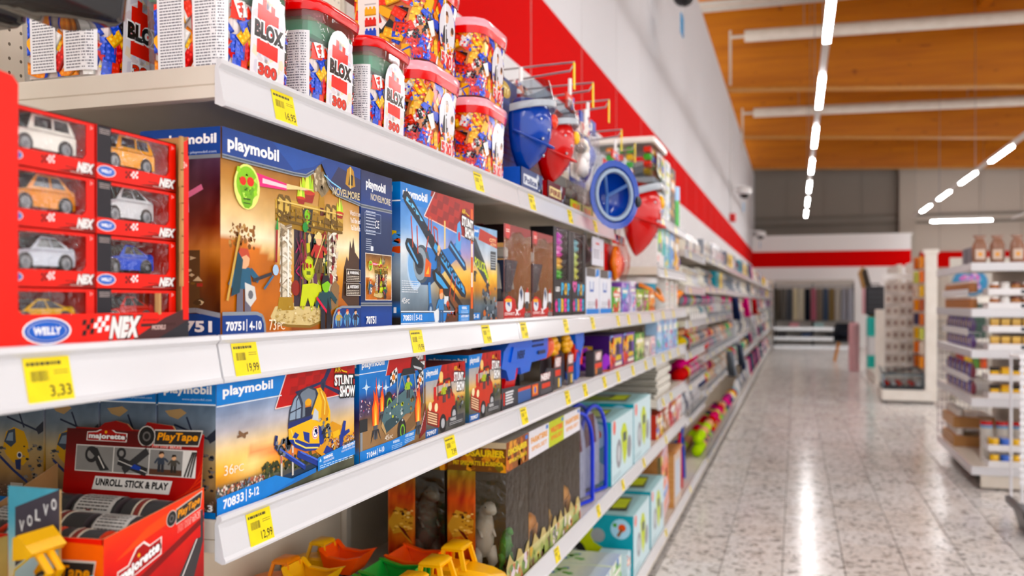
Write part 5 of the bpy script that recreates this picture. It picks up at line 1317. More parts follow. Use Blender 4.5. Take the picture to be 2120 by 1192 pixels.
def ptape(a, u0, v0, u1, v1, sl=0.0, tag_line=True):
    w, h = u1 - u0, v1 - v0
    a.poly([(u0 + w * .25, v0), (u1, v0 + sl), (u1 + w * .06, v1 + sl), (u0 + w * .25, v1)], '#cfc8c0'); a.poly([(u0 + w * .26, v0 + h * .08), (u1 - w * .01, v0 + h * .08 + sl), (u1 + w * .04, v1 - h * .08 + sl), (u0 + w * .26, v1 - h * .08)], '#2a2624')
    a.ell(u0 + w * .12, v0 + h * .55, w * .15, None, '#cfc8c0', 16); a.ell(u0 + w * .12, v0 + h * .55, w * .135, None, '#1d1c1c', 16); a.ell(u0 + w * .12, v0 + h * .55, w * .07, None, '#6a6664', 12); a.ell(u0 + w * .12, v0 + h * .55, w * .045, None, '#1d1c1c', 10)
    a.text('PlayTape', u0 + w * .3, v0 + h * .2, u1 - w * .02, v0 + h * .82, '#f0a020', bold=.03, shear=.15, slant=sl * .9)
    if tag_line: a.text('FUN THAT STICKS!', u0 + w * .3, v0 - h * .55, u1, v0 - h * .12, '#e83a2a', bold=.05, out='#f4dcd4', ow=.03, slant=sl * .9)
maj(a, .14, .46, .52, .60, .13); ptape(a, .60, .78, .96, .93, .05)
a.poly([(.55, .0), (.9, .55), (.96, .55), (.96, .8), (.99, .8), (.99, .5), (.85, .1), (.8, 0)], '#3a3638'); a.line([(.62, 0), (.92, .55)], .01, '#e8e4e0')
a.poly([(.30, .02), (.34, .2), (.44, .26), (.54, .24), (.62, .12), (.6, 0), (.3, 0)], '#5ab81e'); a.poly([(.38, .22), (.44, .28), (.52, .26), (.54, .18), (.42, .16)], '#2a4a1a'); a.ell(.36, .1, .04, None, '#f4f8d8', 10); a.ell(.53, .06, .045, None, '#d8ecb0', 10)
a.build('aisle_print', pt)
a = Art(lambda u, v, k: (-PD + u * PD, -k, .003 + v * (PH - .015)), PD / PH)
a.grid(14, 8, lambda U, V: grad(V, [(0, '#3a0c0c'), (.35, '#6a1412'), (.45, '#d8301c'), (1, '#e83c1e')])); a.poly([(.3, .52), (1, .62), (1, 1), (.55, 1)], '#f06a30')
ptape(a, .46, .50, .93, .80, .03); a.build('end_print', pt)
# header board, leaning back a little
HB = [(-0.193, 0), (-0.002, 0), (-0.004, 0.07644), (-0.04, 0.078), (-0.045, 0.08424), (-0.08, 0.08736), (-0.086, 0.078), (-0.1, 0.078), (-0.108, 0.08424), (-0.124, 0.08736), (-0.14, 0.08424), (-0.148, 0.078), (-0.18, 0.078), (-0.184, 0.0702)]
hb = MB().prism(HB, lambda a, b, d: (a, PW - .004 + d + b * .10, PH - .004 + b), 0, .002, '#8a1814', '#b88a60').build('header_board', 'paper', pt)
a = Art(lambda u, v, k: (-PD + .012 + u * (PD - .014), PW - .004 - k + v * .0076, PH - .004 + v * .0764), (PD - .014) / .0764)
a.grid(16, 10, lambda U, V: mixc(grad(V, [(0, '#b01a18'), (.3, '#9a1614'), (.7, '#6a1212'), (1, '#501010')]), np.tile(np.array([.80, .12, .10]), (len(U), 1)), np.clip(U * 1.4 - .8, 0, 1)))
for k in range(6): a.poly([(.8 + k * .03, .02), (1, .25 + k * .08), (1, .27 + k * .08)], '#e0442a')
a.rect(.08, .36, .955, .76, '#e8e4de')
for u0, u1 in ((.085, .36), (.368, .62), (.628, .86)): a.rect(u0, .375, u1, .745, '#8f8d8a')
a.ell(.2, .62, .05, None, '#2a2a2c', 16); a.ell(.195, .62, .028, None, '#8f8d8a', 12); a.poly([(.16, .72), (.24, .72), (.27, .60), (.3, .5), (.34, .4), (.27, .38), (.24, .48), (.22, .6)], '#2c2c2e'); a.line([(.25, .6), (.3, .42)], .008, '#e8e4de')
a.line([(.40, .55), (.61, .40)], .05, '#2a2a2c'); a.line([(.44, .40), (.61, .72)], .045, '#343436'); a.line([(.40, .55), (.61, .40)], .005, '#e8e4de'); a.ell(.42, .66, .035, None, '#2a2a2c', 12); a.ell(.42, .66, .018, None, '#8f8d8a', 10); a.poly([(.49, .45), (.56, .42), (.57, .47), (.52, .51)], '#1f3f9e')
a.rect(.628, .375, .86, .46, '#5a3a2c'); fig(a, .71, .42, .30, '#3a4250', '#2c3038', '#3a2418'); fig(a, .80, .42, .26, '#4a4640', '#2c2824', '#2a1c14')
for k in range(3): a.line([(.88 + k * .022, .37), (.93 + k * .012, .74)], .012, '#3a3634')
a.poly([(.22, .10), (.78, .10), (.80, .30), (.24, .30)], '#f2efea'); a.text('UNROLL, STICK & PLAY', .245, .14, .775, .27, '#141414', bold=.05, shear=.15)
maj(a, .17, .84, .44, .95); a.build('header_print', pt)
a = Art(lambda u, v, k: (-PD + .012 + u * (PD - .014), PW - .004 - k + .0058 + v * .0033, PH - .004 + .0608 + v * .0328), (PD - .014) / .0328)
a.n = 120; ptape(a, .55, .02, .97, .58, .04, False); a.build('header_top_print', pt)
a = Art(lambda u, v, k: (-PD + .012 + u * (PD - .014), PW - .004 - k + v * .0076, PH - .004 + v * .0764), (PD - .014) / .0764); a.n = 30
a.text('FUN THAT STICKS!', .64, .775, .84, .825, '#e83a2a', bold=.05, out='#f4dcd4', ow=.04); a.build('slogan_print', pt)
# rolls of tape lying across the tray
k = 0
for j, (y, z) in enumerate(((.0255, .080), (.0725, .083), (.1195, .090))):
    for i in range(3):
        x = -PD + .006 + i * .066; w = .058 if i < 2 else .050; half = (i + j) % 2
        tp = thing('tape_roll', ['dark toy road tape roll in the row beside the header board', 'printed toy road tape roll in the middle row of the tray', 'dark toy road tape roll in the front row of the tray'][2 - j] + [' deep end', ' middle', ' aisle end'][i], 'tape roll', (-.634 + x, .715 + y, .97 + z), 0, 'road tape rolls in the red tray')
        rr = .0225; mm = MB()
        mm.lathe([(rr * .55, 0), (rr, .0005), (rr, w), (rr * .55, w + .0005)], ['#3a3436', '#3a3a3c', '#d8503c' if j == 0 else '#4a4244'], 24, (0, 0, 0), 'x'); mm.build('tape', 'plastic', tp, smooth=50)
        b = MB()
        for xx, c, ww in ((w * .30, '#e8dcc8', .002), (w * .36, '#8a3a34', .006), (w * .49, '#e8dcc8', .002)):
            b.lathe([(rr + .0003, 0), (rr + .0006, .0001), (rr + .0006, ww), (rr + .0003, ww)], c, 24, (xx, 0, 0), 'x')
        b.build('band', 'plastic', tp, smooth=50)
        if half:
            l = MB(); n = 7; vs_ = []
            for q_ in range(n):
                an = math.radians(20 + q_ * 22)
                for xx in (.004, w - .004): vs_.append((xx, -(rr + .0009) * math.cos(an), (rr + .0009) * math.sin(an)))
            l.add(vs_, [(2 * i2, 2 * i2 + 1, 2 * i2 + 3, 2 * i2 + 2) for i2 in range(n - 1)], '#cfccc8'); l.build('paper_label', 'paper', tp)
            def lf(u, v, kk, w=w, rr=rr):
                an = math.radians(20 + (1 - v) * 132); g = rr + .0011 + kk; return (.004 + u * (w - .008), -g * math.cos(an), g * math.sin(an))
            la = Art(lf, 1.0); la.barcode(.2, .1, .7, .35); la.small_print(.08, .5, .9, .95, 6, '#4a4644', 3); la.rect(.75, .1, .92, .3, '#c8281c'); la.build('label_print', tp)

vd = thing('digger_display', 'teal and sand counter box with black maker panel and digger picture', 'display box', (-.6365, .605, .97))
VW, VD, VH = .10, .105, .10
MB().box(-VD, 0, 0, VW, 0, .003, '#caa860').build('tray_base', 'paper', vd)
m = MB(); m.box(-.0015, 0, 0, VW, .003, .07, '#8fc6d8'); m.build('aisle_panel', 'paper', vd)
m = MB(); m.box(-VD, -VD + .0015, 0, VW, .003, .10, '#cfae6a'); m.build('inner_panel', 'paper', vd)
m = MB(); m.box(-VD, 0, 0, .0015, .003, .03, '#cfae6a'); m.build('end_panel', 'paper', vd)
vh = MB().prism([(-.103, .003), (-.040, .003), (-.040, .149), (-.072, .141), (-.103, .136)], lambda a, b, d: (a, VW + d, b), 0, .002, '#e6d09a', '#bfa070').build('header_board', 'paper', vd)
a = Art(lambda u, v, k: (-.103 + u * .063, VW - k, .003 + v * .1465), .063 / .1465)
a.grid(12, 12, lambda U, V: grad(V, [(0, '#e2a53a'), (.25, '#ecc67a'), (.4, '#f0e2bc'), (.55, '#bfe0ea'), (.8, '#5fb2cc')]) + (noise2(U, V, 4, 2)[:, None] - .5) * .12)
a.poly([(.14, .46), (1, .72), (1, 1), (.14, .86)], '#4a4652')
for i, ch in enumerate('VOLVO'): a.text(ch, .22 + i * .155, .70 + i * .040, .32 + i * .155, .775 + i * .040, '#eef0f4', bold=.03)
a.poly([(.12, .44), (1, .72), (1, .36), (.28, .10), (.06, .26)], '#e6c81e'); a.poly([(.14, .43), (.98, .70), (.98, .38), (.29, .12), (.085, .265)], '#b8d4e0'); a.poly([(.09, .26), (.29, .12), (.98, .38), (.98, .50), (.5, .38)], '#e0b060')
a.poly([(.50, .44), (.70, .56), (.72, .47), (.56, .40)], '#f0a81c'); a.rect(.66, .33, .8, .46, '#f0a81c'); a.poly([(.7, .46), (.78, .48), (.8, .4), (.7, .4)], '#3a3a40'); a.ell(.53, .34, .05, None, '#26242a', 14); a.ell(.66, .33, .065, None, '#26242a', 14); a.ell(.66, .33, .03, None, '#6a6870', 10); a.rect(.83, .30, .97, .40, '#2f9a5a'); a.text('3+', .86, .32, .94, .38, '#f0f6f0', bold=.03)
a.build('header_print', vd)
def digger(label, loc, rz, rot=None):
    t = thing('toy_digger', label, 'toy vehicle', loc, rz, 'yellow toy diggers in the counter box', rot)
    m = MB(); m.box(-.045, .03, -.02, .02, .014, .034, '#f0a816', b=.003); m.box(-.045, -.01, -.018, .018, .034, .046, '#f0b41c', b=.004); m.build('chassis', 'plastic', t)
    MB().box(-.008, .014, -.014, .014, .034, .064, '#6f747c', b=.003).build('cab', 'plastic', t)
    m = MB(); m.tube([(.02, -.008, .03), (.045, -.008, .048), (.066, -.008, .03)], .005, '#f0b41c', 8); m.tube([(.02, .008, .03), (.045, .008, .048), (.066, .008, .03)], .005, '#f0b41c', 8); m.build('lift_arm', 'plastic', t)
    MB().prism([(.06, .012), (.086, .012), (.09, .02), (.07, .04), (.064, .034)], lambda a, b, d: (a, d, b), -.026, .026, '#f2ba1c').build('bucket', 'plastic', t)
    for x in (-.028, .022):
        for y in (-.024, .018): MB().lathe([(.013, 0), (.0155, .002), (.0155, .008), (.011, .0095), (.005, .0085), (.001, .009)], ['#222326', '#222326', '#222326', '#8a8e94', '#8a8e94'], 14, (x, y, .0155), 'y').build('wheel', 'plastic', t, smooth=40)
    return t
digger('yellow toy digger standing on end in the counter box beside the road tape', (-.696, .680, 1.0140), 0, rot=(0, math.radians(-90), math.pi)).scale = (.8, .8, .8)
def blister_tray(label, loc, rz, w, red):
    t = thing('blister_tray', label, 'blister pack', loc, rz)
    m = MB(); N = 24
    def rg(z, g, w=w): return [(rrect(k / N, w + 2 * g, .085 + 2 * g, .018 + g)[0][0] + g, rrect(k / N, w + 2 * g, .085 + 2 * g, .018 + g)[0][1] - g, z) for k in range(N)]
    m.loft([rg(0, -.004), rg(.004, 0), rg(.045, .004), rg(.050, .010), rg(.053, .010)], '#6f7276'); m.build('tray_shell', 'smoke', t, smooth=50)
    MB().loft([rg(.004, -.008), rg(.012, -.002), rg(.03, -.002)], '#2a2b2d').build('insert', 'gloss', t, smooth=50)
    if red: MB().box(-.03, .012, w * .9, w * .9 + .02, .05, .062, '#d8202c', b=.003).build('clip', 'gloss', t)
    MB().tube([(-.08, w * .5, .05), (-.09, w * .5, .16)], .004, '#d8d5d0', 8).build('hanger_strip', 'gloss', t)
    return t
hk = thing('display_hook', 'long steel display hook carrying the two black blister trays', 'hook', (-1.093, .735, 1.745))
MB().tube([(.002, 0, 0), (.45, 0, 0), (.46, 0, .012)], .003, '#c8cacc', 8).build('prong', 'metal', hk); MB().box(0, .003, -.02, .02, -.02, .02, '#c8cacc').build('hook_plate', 'metal', hk)
blister_tray('black blister tray with red clip hanging before the brick tubs', (-.655, .665, 1.585), 0.0, .115, True)
blister_tray('second black blister tray hanging behind the one with a red clip', (-.775, .652, 1.592), 0.0, .12, False)

# ---------------------------------------------------------------- middle shelf, second bay: window boxes and onwards
def robot_box(label, y, w, d, h):
    b = Carton('robot_window_box', label, 'toy box', (-.64, y, 1.257), .01, .01, .01, '#000')
    for c in list(b.root.children): bpy.data.objects.remove(c)
    r = b.root; b.w, b.d, b.h = w, d, h
    m = MB(); m.box(-d, -d + .002, 0, w, 0, h, '#f0c888'); m.box(-d, 0, 0, w, 0, .002, '#8a1a1a'); m.box(-d, -d + .02, 0, w, h - .002, h, '#5a1414'); m.box(-d, 0, w - .0015, w, .002, h - .002, '#b08058'); m.build('carton', 'paper', r)
    MB().add([(-d, 0, .002), (0, 0, .002), (0, 0, h - .002), (-d, 0, h - .002)], [(0, 1, 2, 3)], '#f0e8dc').build('end_film', 'film', r); MB().box(-d, 0, 0, .001, h * .8, h - .002, '#241416').box(-d, 0, 0, .001, .002, h * .2, '#c8a0a0').build('end_wall', 'paper', r)
    MB().add([(0, 0, .002), (0, w, .002), (0, w, h - .002), (0, 0, h - .002)], [(0, 1, 2, 3)], '#f6efe4').build('window_film', 'film', r)
    a = Art(lambda u, v, k: (.0002 + k, u * w, v * h), w / h)
    a.poly([(0, 0), (1, 0), (1, .10), (.8, .08), (.45, .12), (.4, .22), (.2, .26), (0, .22)], '#b8201c'); a.rect(0, .84, 1, .93, '#8c2a26') if False else None; a.rect(0, .25, .02, .86, '#6a3028'); a.poly([(0, 1), (1, 1), (1, .93), (.75, .9), (.6, .95), (.3, .92), (.2, .84), (0, .86)], '#8c2a26'); a.ell(.14, .94, .09, None, '#c83a34', 12); a.rect(.08, .92, .2, .93, '#f0d8d0'); a.rect(.08, .94, .2, .95, '#f0d8d0')
    a.ell(.16, .17, .15, .09, '#c8301c', 18); a.ell(.17, .16, .11, .07, '#dfe4ea', 16); a.poly([(.1, .18), (.2, .21), (.22, .14)], '#3f5a9a'); a.ell(.16, .21, .12, .02, '#f0b03a', 12)
    a.text('CONNECT', .03, .055, .38, .085, '#f4e8e4', bold=.03); a.text('X', .40, .05, .54, .12, '#ffffff', bold=.05); a.text('ENGLE', .56, .055, .85, .085, '#f4e8e4', bold=.03); a.small_print(.03, .015, .7, .04, 1, '#e8c0b8', 3)
    a.poly([(.5, .16), (.56, .33), (.62, .37), (.7, .3), (.72, .2), (.64, .1), (.52, .1)], '#e8eaf0'); a.poly([(.56, .3), (.62, .36), (.67, .29), (.63, .2)], '#2a3a5a'); a.poly([(.54, .1), (.75, .14), (.8, .06), (.6, .05)], '#c8281c'); a.rect(.76, .18, .93, .3, '#e4e6ea'); a.rect(.78, .12, .9, .2, '#3a3c40'); a.poly([(.8, .3), (.86, .36), (.9, .3)], '#c83020'); a.rect(.74, .02, .98, .075, '#3a3234'); a.small_print(.76, .03, .96, .07, 3, '#d8ccc8', 2)
    a.build('front_print', r)
    # the toy robot standing inside
    q = thing('toy_robot', label.replace('window box', 'toy robot inside the box') if False else label.split(' window')[0].replace('brown', 'navy').replace('red and ', '') + ' toy robot standing inside its window box', 'toy robot', (-.64 - d * .55, y + w * .42, 1.2605), 0, 'toy robots in window boxes')
    m = MB()
    for s in (-1, 1): m.tube([(0, s * .022, 0), (0, s * .022, .07)], [.016, .012], '#20263a', 6); m.tube([(0, s * .045, .13), (.01, s * .05, .07)], [.012, .009], '#8f949c', 6)
    m.build('limbs', 'plastic', q); MB().loft([[(-.02, -.02, .065), (.02, -.02, .065), (.02, .02, .065), (-.02, .02, .065)], [(-.025, -.045, .14), (.03, -.045, .14), (.03, .045, .14), (-.025, .045, .14)]], '#2a3350').build('torso', 'plastic', q)
    MB().box(-.014, .016, -.013, .013, .145, .172, '#c8ccd4', b=.004).build('head', 'plastic', q); MB().prism([(0, .12), (.01, .2), (.004, .215), (-.02, .14)], lambda a, b, d: (a, d, b), -.055, -.05, '#b0b4bc').build('wing', 'plastic', q); return b
robot_box('first brown and red window box beside the police box', 1.985, .225, .07, .225)
robot_box('second brown and red window box beside the black tube boxes', 2.222, .205, .07, .225)
def tubes_box(label, y, w, cols, first):
    d, h = .068, .255
    r = thing('tube_window_box', label, 'toy box', (-.64, y, 1.257), 0, 'black window boxes of stretchy tubes')
    K = '#1b1a1c'
    m = MB(); m.box(-d, -d + .002, 0, w, 0, h, '#d0ccc8'); m.box(-d, 0, 0, w, 0, .002, K); m.box(-d, 0, 0, w, h - .002, h, K); m.box(-d, 0, w - .0015, w, .002, h - .002, K); m.box(-d, 0, 0, .0015, .002, h - .002, K); m.build('carton', 'paper', r)
    f = MB(); f.box(-.0015, 0, .0015, w - .0015, .002, h * .42, K); f.box(-.0015, 0, .0015, w * .16, h * .42, h - .002, K); f.box(-.0015, 0, w * .8, w - .0015, h * .42, h - .002, K); f.build('window_frame', 'paper', r)
    MB().add([(-.001, w * .16, h * .42), (-.001, w * .8, h * .42), (-.001, w * .8, h - .002), (-.001, w * .16, h - .002)], [(0, 1, 2, 3)], '#ffffff').build('window_film', 'film', r)
    a = Art(lambda u, v, k: (k, u * w, v * h), w / h)
    for i, (ch, c) in enumerate(zip('POP', ('#38b0e0', '#f0c030', '#38b0e0'))): a.text(ch, .42 + i * .17, .25, .56 + i * .17, .39, c, bold=.05)
    for i, (ch, c) in enumerate(zip('tUBES', ('#e83a9a', '#38b0e0', '#f0c030', '#e83a9a', '#38b0e0'))): a.text(ch, .08 + i * .165, .06, .21 + i * .165, .21, c, bold=.06)
    if first: a.text('LED', .12, .29, .34, .34, '#f4f4f4', bold=.05)
    else: a.poly([(.2, .28), (.34, .36), (.33, .41), (.27, .42), (.2, .39), (.13, .42), (.07, .41), (.06, .36)], '#e868b0'); a.poly([(.2, .32), (.28, .37), (.27, .39), (.2, .365), (.13, .39), (.12, .37)], K)
    a.build('front_print', r)
    for k, (z, hh, c) in enumerate(cols):
        t = thing('stretch_tube', c[1] + ' coiled stretchy tube in the ' + ('first' if first else 'second') + ' black window box', 'toy tube', (-.671, y + w * .48, 1.257 + h * z), 0, 'coiled stretchy tubes in black boxes'); t.scale = (.62, 1.25, 1)
        m = MB(); rr = hh * h * .5; R_ = .0465 - rr * .3
        for j in range(2): m.lathe([(R_ * .4, rr * (.1 + j)), (R_ * .85, rr * (0 + j)), (R_ + rr * .3, rr * (.5 + j)), (R_ * .85, rr * (1 + j)), (R_ * .4, rr * (.9 + j))], c[0], 18)
        m.build('tube', 'gloss', t, smooth=70)
tubes_box('black pop tube window box with purple and yellow coils', 2.436, .212, [(.43, .10, ('#46c83c', 'green')), (.54, .13, ('#f0c020', 'yellow')), (.68, .13, ('#e23ac0', 'magenta')), (.82, .14, ('#d83ad0', 'purple'))], True)
tubes_box('black pop tube window box with heart print and pale coils', 2.652, .185, [(.43, .16, ('#d8dc6a', 'lime')), (.60, .17, ('#c8dc78', 'pale green')), (.78, .15, ('#5ac0d0', 'turquoise'))], False)
def plain_box(name, label, loc, w, d, h, col, art=None, group=None, cols=None, rz=0.0, endart=None, topart=None, rot=None):
    b = Carton(name, label, 'box', loc, w, d, h, col, group, rz, cols, rot=rot)
    if art: a = b.front(); art(a); put(a, b)
    if endart: a = b.end(); endart(a); put(a, b, 'end_print')
    if topart: a = b.top(); topart(a); put(a, b, 'top_print')
    return b
def art_whiteblue(a):
    a.rect(0, 0, 1, .14, '#1d86d8'); a.rect(0, .82, .7, 1, '#5a5450'); a.poly([(.7, .82), (1, .86), (1, 1), (.78, 1)], '#1d86d8'); a.rect(.25, .5, .55, .72, '#2a5ab0'); a.rect(.3, .55, .5, .78, '#e8eef8'); a.small_print(.1, .2, .7, .3, 3, '#8a8e9a', 2); a.ell(.78, .24, .1, None, '#b04a5a', 8); a.rect(.06, .16, .5, .17, '#3a3c44')
for k in range(2): plain_box('science_kit_box', ['white and blue kit box next to the pale tube box', 'white and blue kit box next to the small candy boxes'][k], (-.64, 2.852 + k * .215, 1.257), .195, .08, .155, '#e8eaf2', art_whiteblue, 'white and blue kit boxes')
def art_candy(cs, seed):
    def f(a): a.rect(0, 0, 1, 1, cs[0]); blobs(a, 26, 0, .05, 1, .95, .14, cs[1:], seed, .8); a.rect(.1, .62, .9, .82, cs[1]); a.rect(.15, .66, .85, .77, '#f4f0e8')
    return f
cw = [(['#58a83c', '#e04838', '#f0e048', '#f8f4e8'], 'green and red', .10), (['#8a5ac0', '#48b0d0', '#d8c0f0', '#5a3a90'], 'purple and blue', .12), (['#e0e0ec', '#9a7ac0', '#e07ab0', '#6a9ad0'], 'pale lilac', .13), (['#7aa03a', '#c8d848', '#a05a90', '#e8e0d0'], 'olive and lime', .10), (['#96b048', '#5a7a2a', '#d0589a', '#c8d848'], 'lime and pink', .10), (['#e87a2a', '#f0b048', '#b04a1a', '#e8c8a0'], 'orange', .10)]
yy = 3.285
for k, (cs, nm, hh) in enumerate(cw):
    plain_box('sweet_toy_box', nm + ' small box on the middle shelf beyond the kit boxes', (-.64, yy, 1.257), .16, .08, hh, cs[0], art_candy(cs, k), 'small bright boxes on the middle shelf'); yy += .178

# ---------------------------------------------------------------- lower shelf: foam blasters and on
def blaster(label, loc, body, grip, mz, s=1.0, rz=0.0, dark='#26282c', sz=.6):
    """foam dart blaster, muzzle towards +y"""
    t = thing('foam_blaster', label, 'toy gun', loc, rz, 'foam blasters on the lower shelf')
    def pr(poly, w, c, nm, x=0): return MB().prism([(a * s, b * sz) for a, b in poly], lambda a, b, d: (d + x, a, b), -w * s, w * s, c).build(nm, 'plastic', t)
    pr([(.0, .055), (.03, .045), (.05, .0), (.09, .0), (.10, .045), (.13, .045), (.135, .015), (.20, .02), (.215, .055), (.34, .06), (.36, .10), (.355, .155), (.30, .16), (.28, .175), (.23, .165), (.22, .185), (.12, .19), (.10, .165), (.05, .15), (.015, .12)], .026, body, 'blaster_body')
    pr([(.03, .052), (.05, -.002), (.02, -.055), (.055, -.085), (.10, -.07), (.115, -.01), (.13, .02), (.14, .048)], .019, grip, 'grip')
    pr([(.05, .075), (.18, .07), (.19, .12), (.07, .135)], .030, body, 'side_plate')
    m = MB(); m.lathe([(.028 * s, 0), (.034 * s, .004 * s), (.034 * s, .03 * s), (.026 * s, .034 * s), (.018 * s, .033 * s)], mz, 14, (0, .355 * s, .110 * sz), 'y'); m.build('muzzle', 'plastic', t, smooth=40)
    m = MB()
    for i in range(7):
        for j in range(2): m.box(.026 * s, .0275 * s, (.22 + i * .014) * s, (.229 + i * .014) * s, (.12 + j * .022) * sz, (.13 + j * .022) * sz, '#10286a')
    m.build('vent_slot', 'plastic', t)
    pr([(.16, .02), (.19, .02), (.195, -.02), (.165, -.02)], .014, dark, 'dart_clip')
    a = Art(lambda u, v, k: (.0305 * s + k, (.085 + u * .07) * s, (.078 + v * .045) * sz), 1.5); a.text('NERF', .1, .1, .9, .85, '#123066', bold=.06, shear=.15); a.build('side_print', t)
    MB().box(.028 * s, .0295 * s, .26 * s, .32 * s, .085 * sz, .10 * sz, '#0c2050').build('badge', 'plastic', t); return t
def nerf_card(label, y, w, h, d, x=-.66, logo_=True, col='#17171c'):
    b = Carton('blaster_card', label, 'display card', (x, y, 1.05), w, d, .01, col)
    for c in list(b.root.children): bpy.data.objects.remove(c)
    m = MB(); m.prism([(0, .0), (w, 0), (w, h * .96), (w * .8, h), (.0, h)], lambda a, b_, q: (-d - q, a, b_), 0, .003, col, '#3a3a3e'); m.build('back_card', 'paper', b.root)
    a = Art(lambda u, v, k: (-d + k, u * w, v * h), w / h)
    a.poly([(0, .3), (1, .6), (1, .5), (0, .15)], '#26262e')
    if logo_: a.text('NERF', .08, .70, .62, .94, '#f2f0f0', bold=.07, out='#c8281c', ow=.05, slant=.02); a.poly([(.1, .68), (.6, .70), (.4, .66)], '#c8281c')
    a.build('card_print', b.root); return b
# a row of dark cards deeper on the shelf
for k, y in enumerate((1.60, 1.80, 2.02)):
    nerf_card(['dark blaster card behind the red truck boxes, deepest in the row', 'dark blaster card behind the second red truck box', 'dark blaster card tall behind the blue foam blaster'][k], y, .19, .160, .0, -.80)
big = Carton('blaster_box', 'black open display box holding the big blue foam blaster', 'display box', (-.645, 1.985, 1.05), .47, .1, .01, '#1a1a1e')
for c in list(big.root.children): bpy.data.objects.remove(c)
m = MB(); m.box(-.1, 0, 0, .47, 0, .002, '#1a1a1e'); m.build('tray_base', 'paper', big.root)
MB().box(-.1, -.098, 0, .47, .002, .160, '#18181c').build('back_card', 'paper', big.root); MB().box(-.1, 0, 0, .0015, .002, .075, '#1c1e24').build('end_panel', 'paper', big.root)
MB().prism([(0, .002), (.47, .002), (.47, .066), (.40, .07), (.36, .042), (.2, .042), (.11, .048), (.0, .05)], lambda a, b, d: (-d, a, b), 0, .0015, '#34343a', '#50505a').build('front_panel', 'paper', big.root)
a = Art(lambda u, v, k: (k, u * .47, v * .065), 7.2)
a.rect(.0, .05, .27, .72, '#3a3a40'); a.rect(0, .02, 1, .6, '#34343a'); a.rect(.03, .15, .05, .6, '#d83a28'); 
for i in range(5): a.rect(.065, .56 - i * .1, .20 - .012 * (i % 3), .62 - i * .1, '#e8e8ea')
for i in range(9): a.rect(.28 + i * .026, .05, .30 + i * .026, .48, '#3f6ab0'); a.rect(.28 + i * .026, .48, .30 + i * .026, .60, '#e8573a')
a.rect(.54, .12, .66, .58, '#d85a2c'); a.rect(.56, .2, .64, .5, '#f0b048'); a.ell(.6, .35, .02, None, '#3a4ac0', 8); a.rect(.74, .3, .92, .5, '#d8442c'); a.text('NERF', .72, .62, .92, .90, '#f0f0f0', bold=.06, out='#c02a1c', ow=.04); a.small_print(.72, .08, .95, .26, 4, '#8a8a90', 2)
a.build('front_print', big.root)
a = Art(lambda u, v, k: (-.1 + u * .1, -k, v * .075), 1.3); a.rect(0, 0, 1, 1, '#12151c'); a.rect(.0, .36, 1, .52, '#d0201c'); a.text('STRIKE', .1, .62, .9, .8, '#e8e8ea', bold=.05, shear=.2); a.text('ELITE CS-6', .15, .39, .9, .49, '#f0e0e0', bold=.04); a.build('end_print', big.root)
a = Art(lambda u, v, k: (-.098 + k, .005 + u * .10, .085 + v * .072), 1.4); a.text('NERF', .05, .1, .6, .85, '#f2f0f0', bold=.07, out='#c8281c', ow=.05); a.build('back_print', big.root)
blaster('big blue foam blaster with red grip and orange muzzle in a black tray', (-.690, 2.03, 1.110), '#1566d8', '#e0281c', '#f0603a', 1.18)
def flower_gun(label, y):
    t = thing('dart_pistol', label, 'toy gun', (-.675, y, 1.05), 0, 'small orange dart pistols on cards')
    MB().prism([(0, 0), (.12, 0), (.12, .160), (.0, .160)], lambda a, b, d: (-.02 - d, a, b), 0, .002, '#3a3a40', '#555').build('back_card', 'paper', t)
    m = MB()
    for k in range(6): w = k * 1.047; m.ball((.0, .06 + .021 * math.cos(w), .122 + .018 * math.sin(w)), (.014, .014, .014), '#f2b410', 8, 6)
    m.ball((.006, .06, .122), (.018, .018, .018), '#e8a408', 8, 6); m.build('drum', 'plastic', t, smooth=True)
    MB().tube([(.0, .075, .115), (.0, .088, .08), (.0, .086, .045), (.004, .098, .025)], [.013, .012, .010, .008], '#ee6a18', 8).build('grip', 'plastic', t, smooth=50)
    MB().prism([(0.005, 0), (.085, 0), (.085, .07), (.05, .10), (.02, .095), (.005, .07)], lambda a, b, d: (.02 - d, a, b), 0, .002, '#3c3c40', '#666').build('front_card', 'paper', t)
    a = Art(lambda u, v, k: (.02 + k, .005 + u * .08, v * .095), .85); a.text('NERF', .1, .68, .9, .95, '#f2f0f0', bold=.06, out='#d0402c', ow=.05); a.rect(.1, .40, .85, .58, '#d8402c'); a.rect(.5, .05, .75, .32, '#e8c030'); a.rect(.75, .05, .95, .32, '#4a8ad0'); a.build('card_print', t); return t
flower_gun('orange dart pistol with yellow drum next to the big blue blaster', 2.50); flower_gun('orange dart pistol with yellow drum next to the upright blue blaster', 2.655)
nerf_card('tall black blaster card with slanted white lettering behind the upright blaster', 2.78, .22, .160, .0, -.72)
t2 = thing('foam_blaster', 'small upright blue and red foam blaster on a black card', 'toy gun', (-.69, 2.83, 1.05), 0, 'foam blasters on the lower shelf')
for poly, c, nm in (([(.02, .10), (.0, .145), (.03, .158), (.12, .155), (.13, .12), (.10, .095), (.08, .068), (.06, .095)], '#1566d8', 'blaster_body'), ([(.02, .045), (.01, .115), (.06, .10), (.08, .07), (.10, .10), (.125, .12), (.12, .045)], '#e8402c', 'frame'), ([(.02, .001), (.012, .05), (.04, .09), (.07, .07), (.06, .01)], '#1566d8', 'grip')):
    MB().prism(poly, lambda a, b, d: (d, a, b), -.018 if nm != 'frame' else -.014, .018 if nm != 'frame' else .014, c).build(nm, 'plastic', t2)
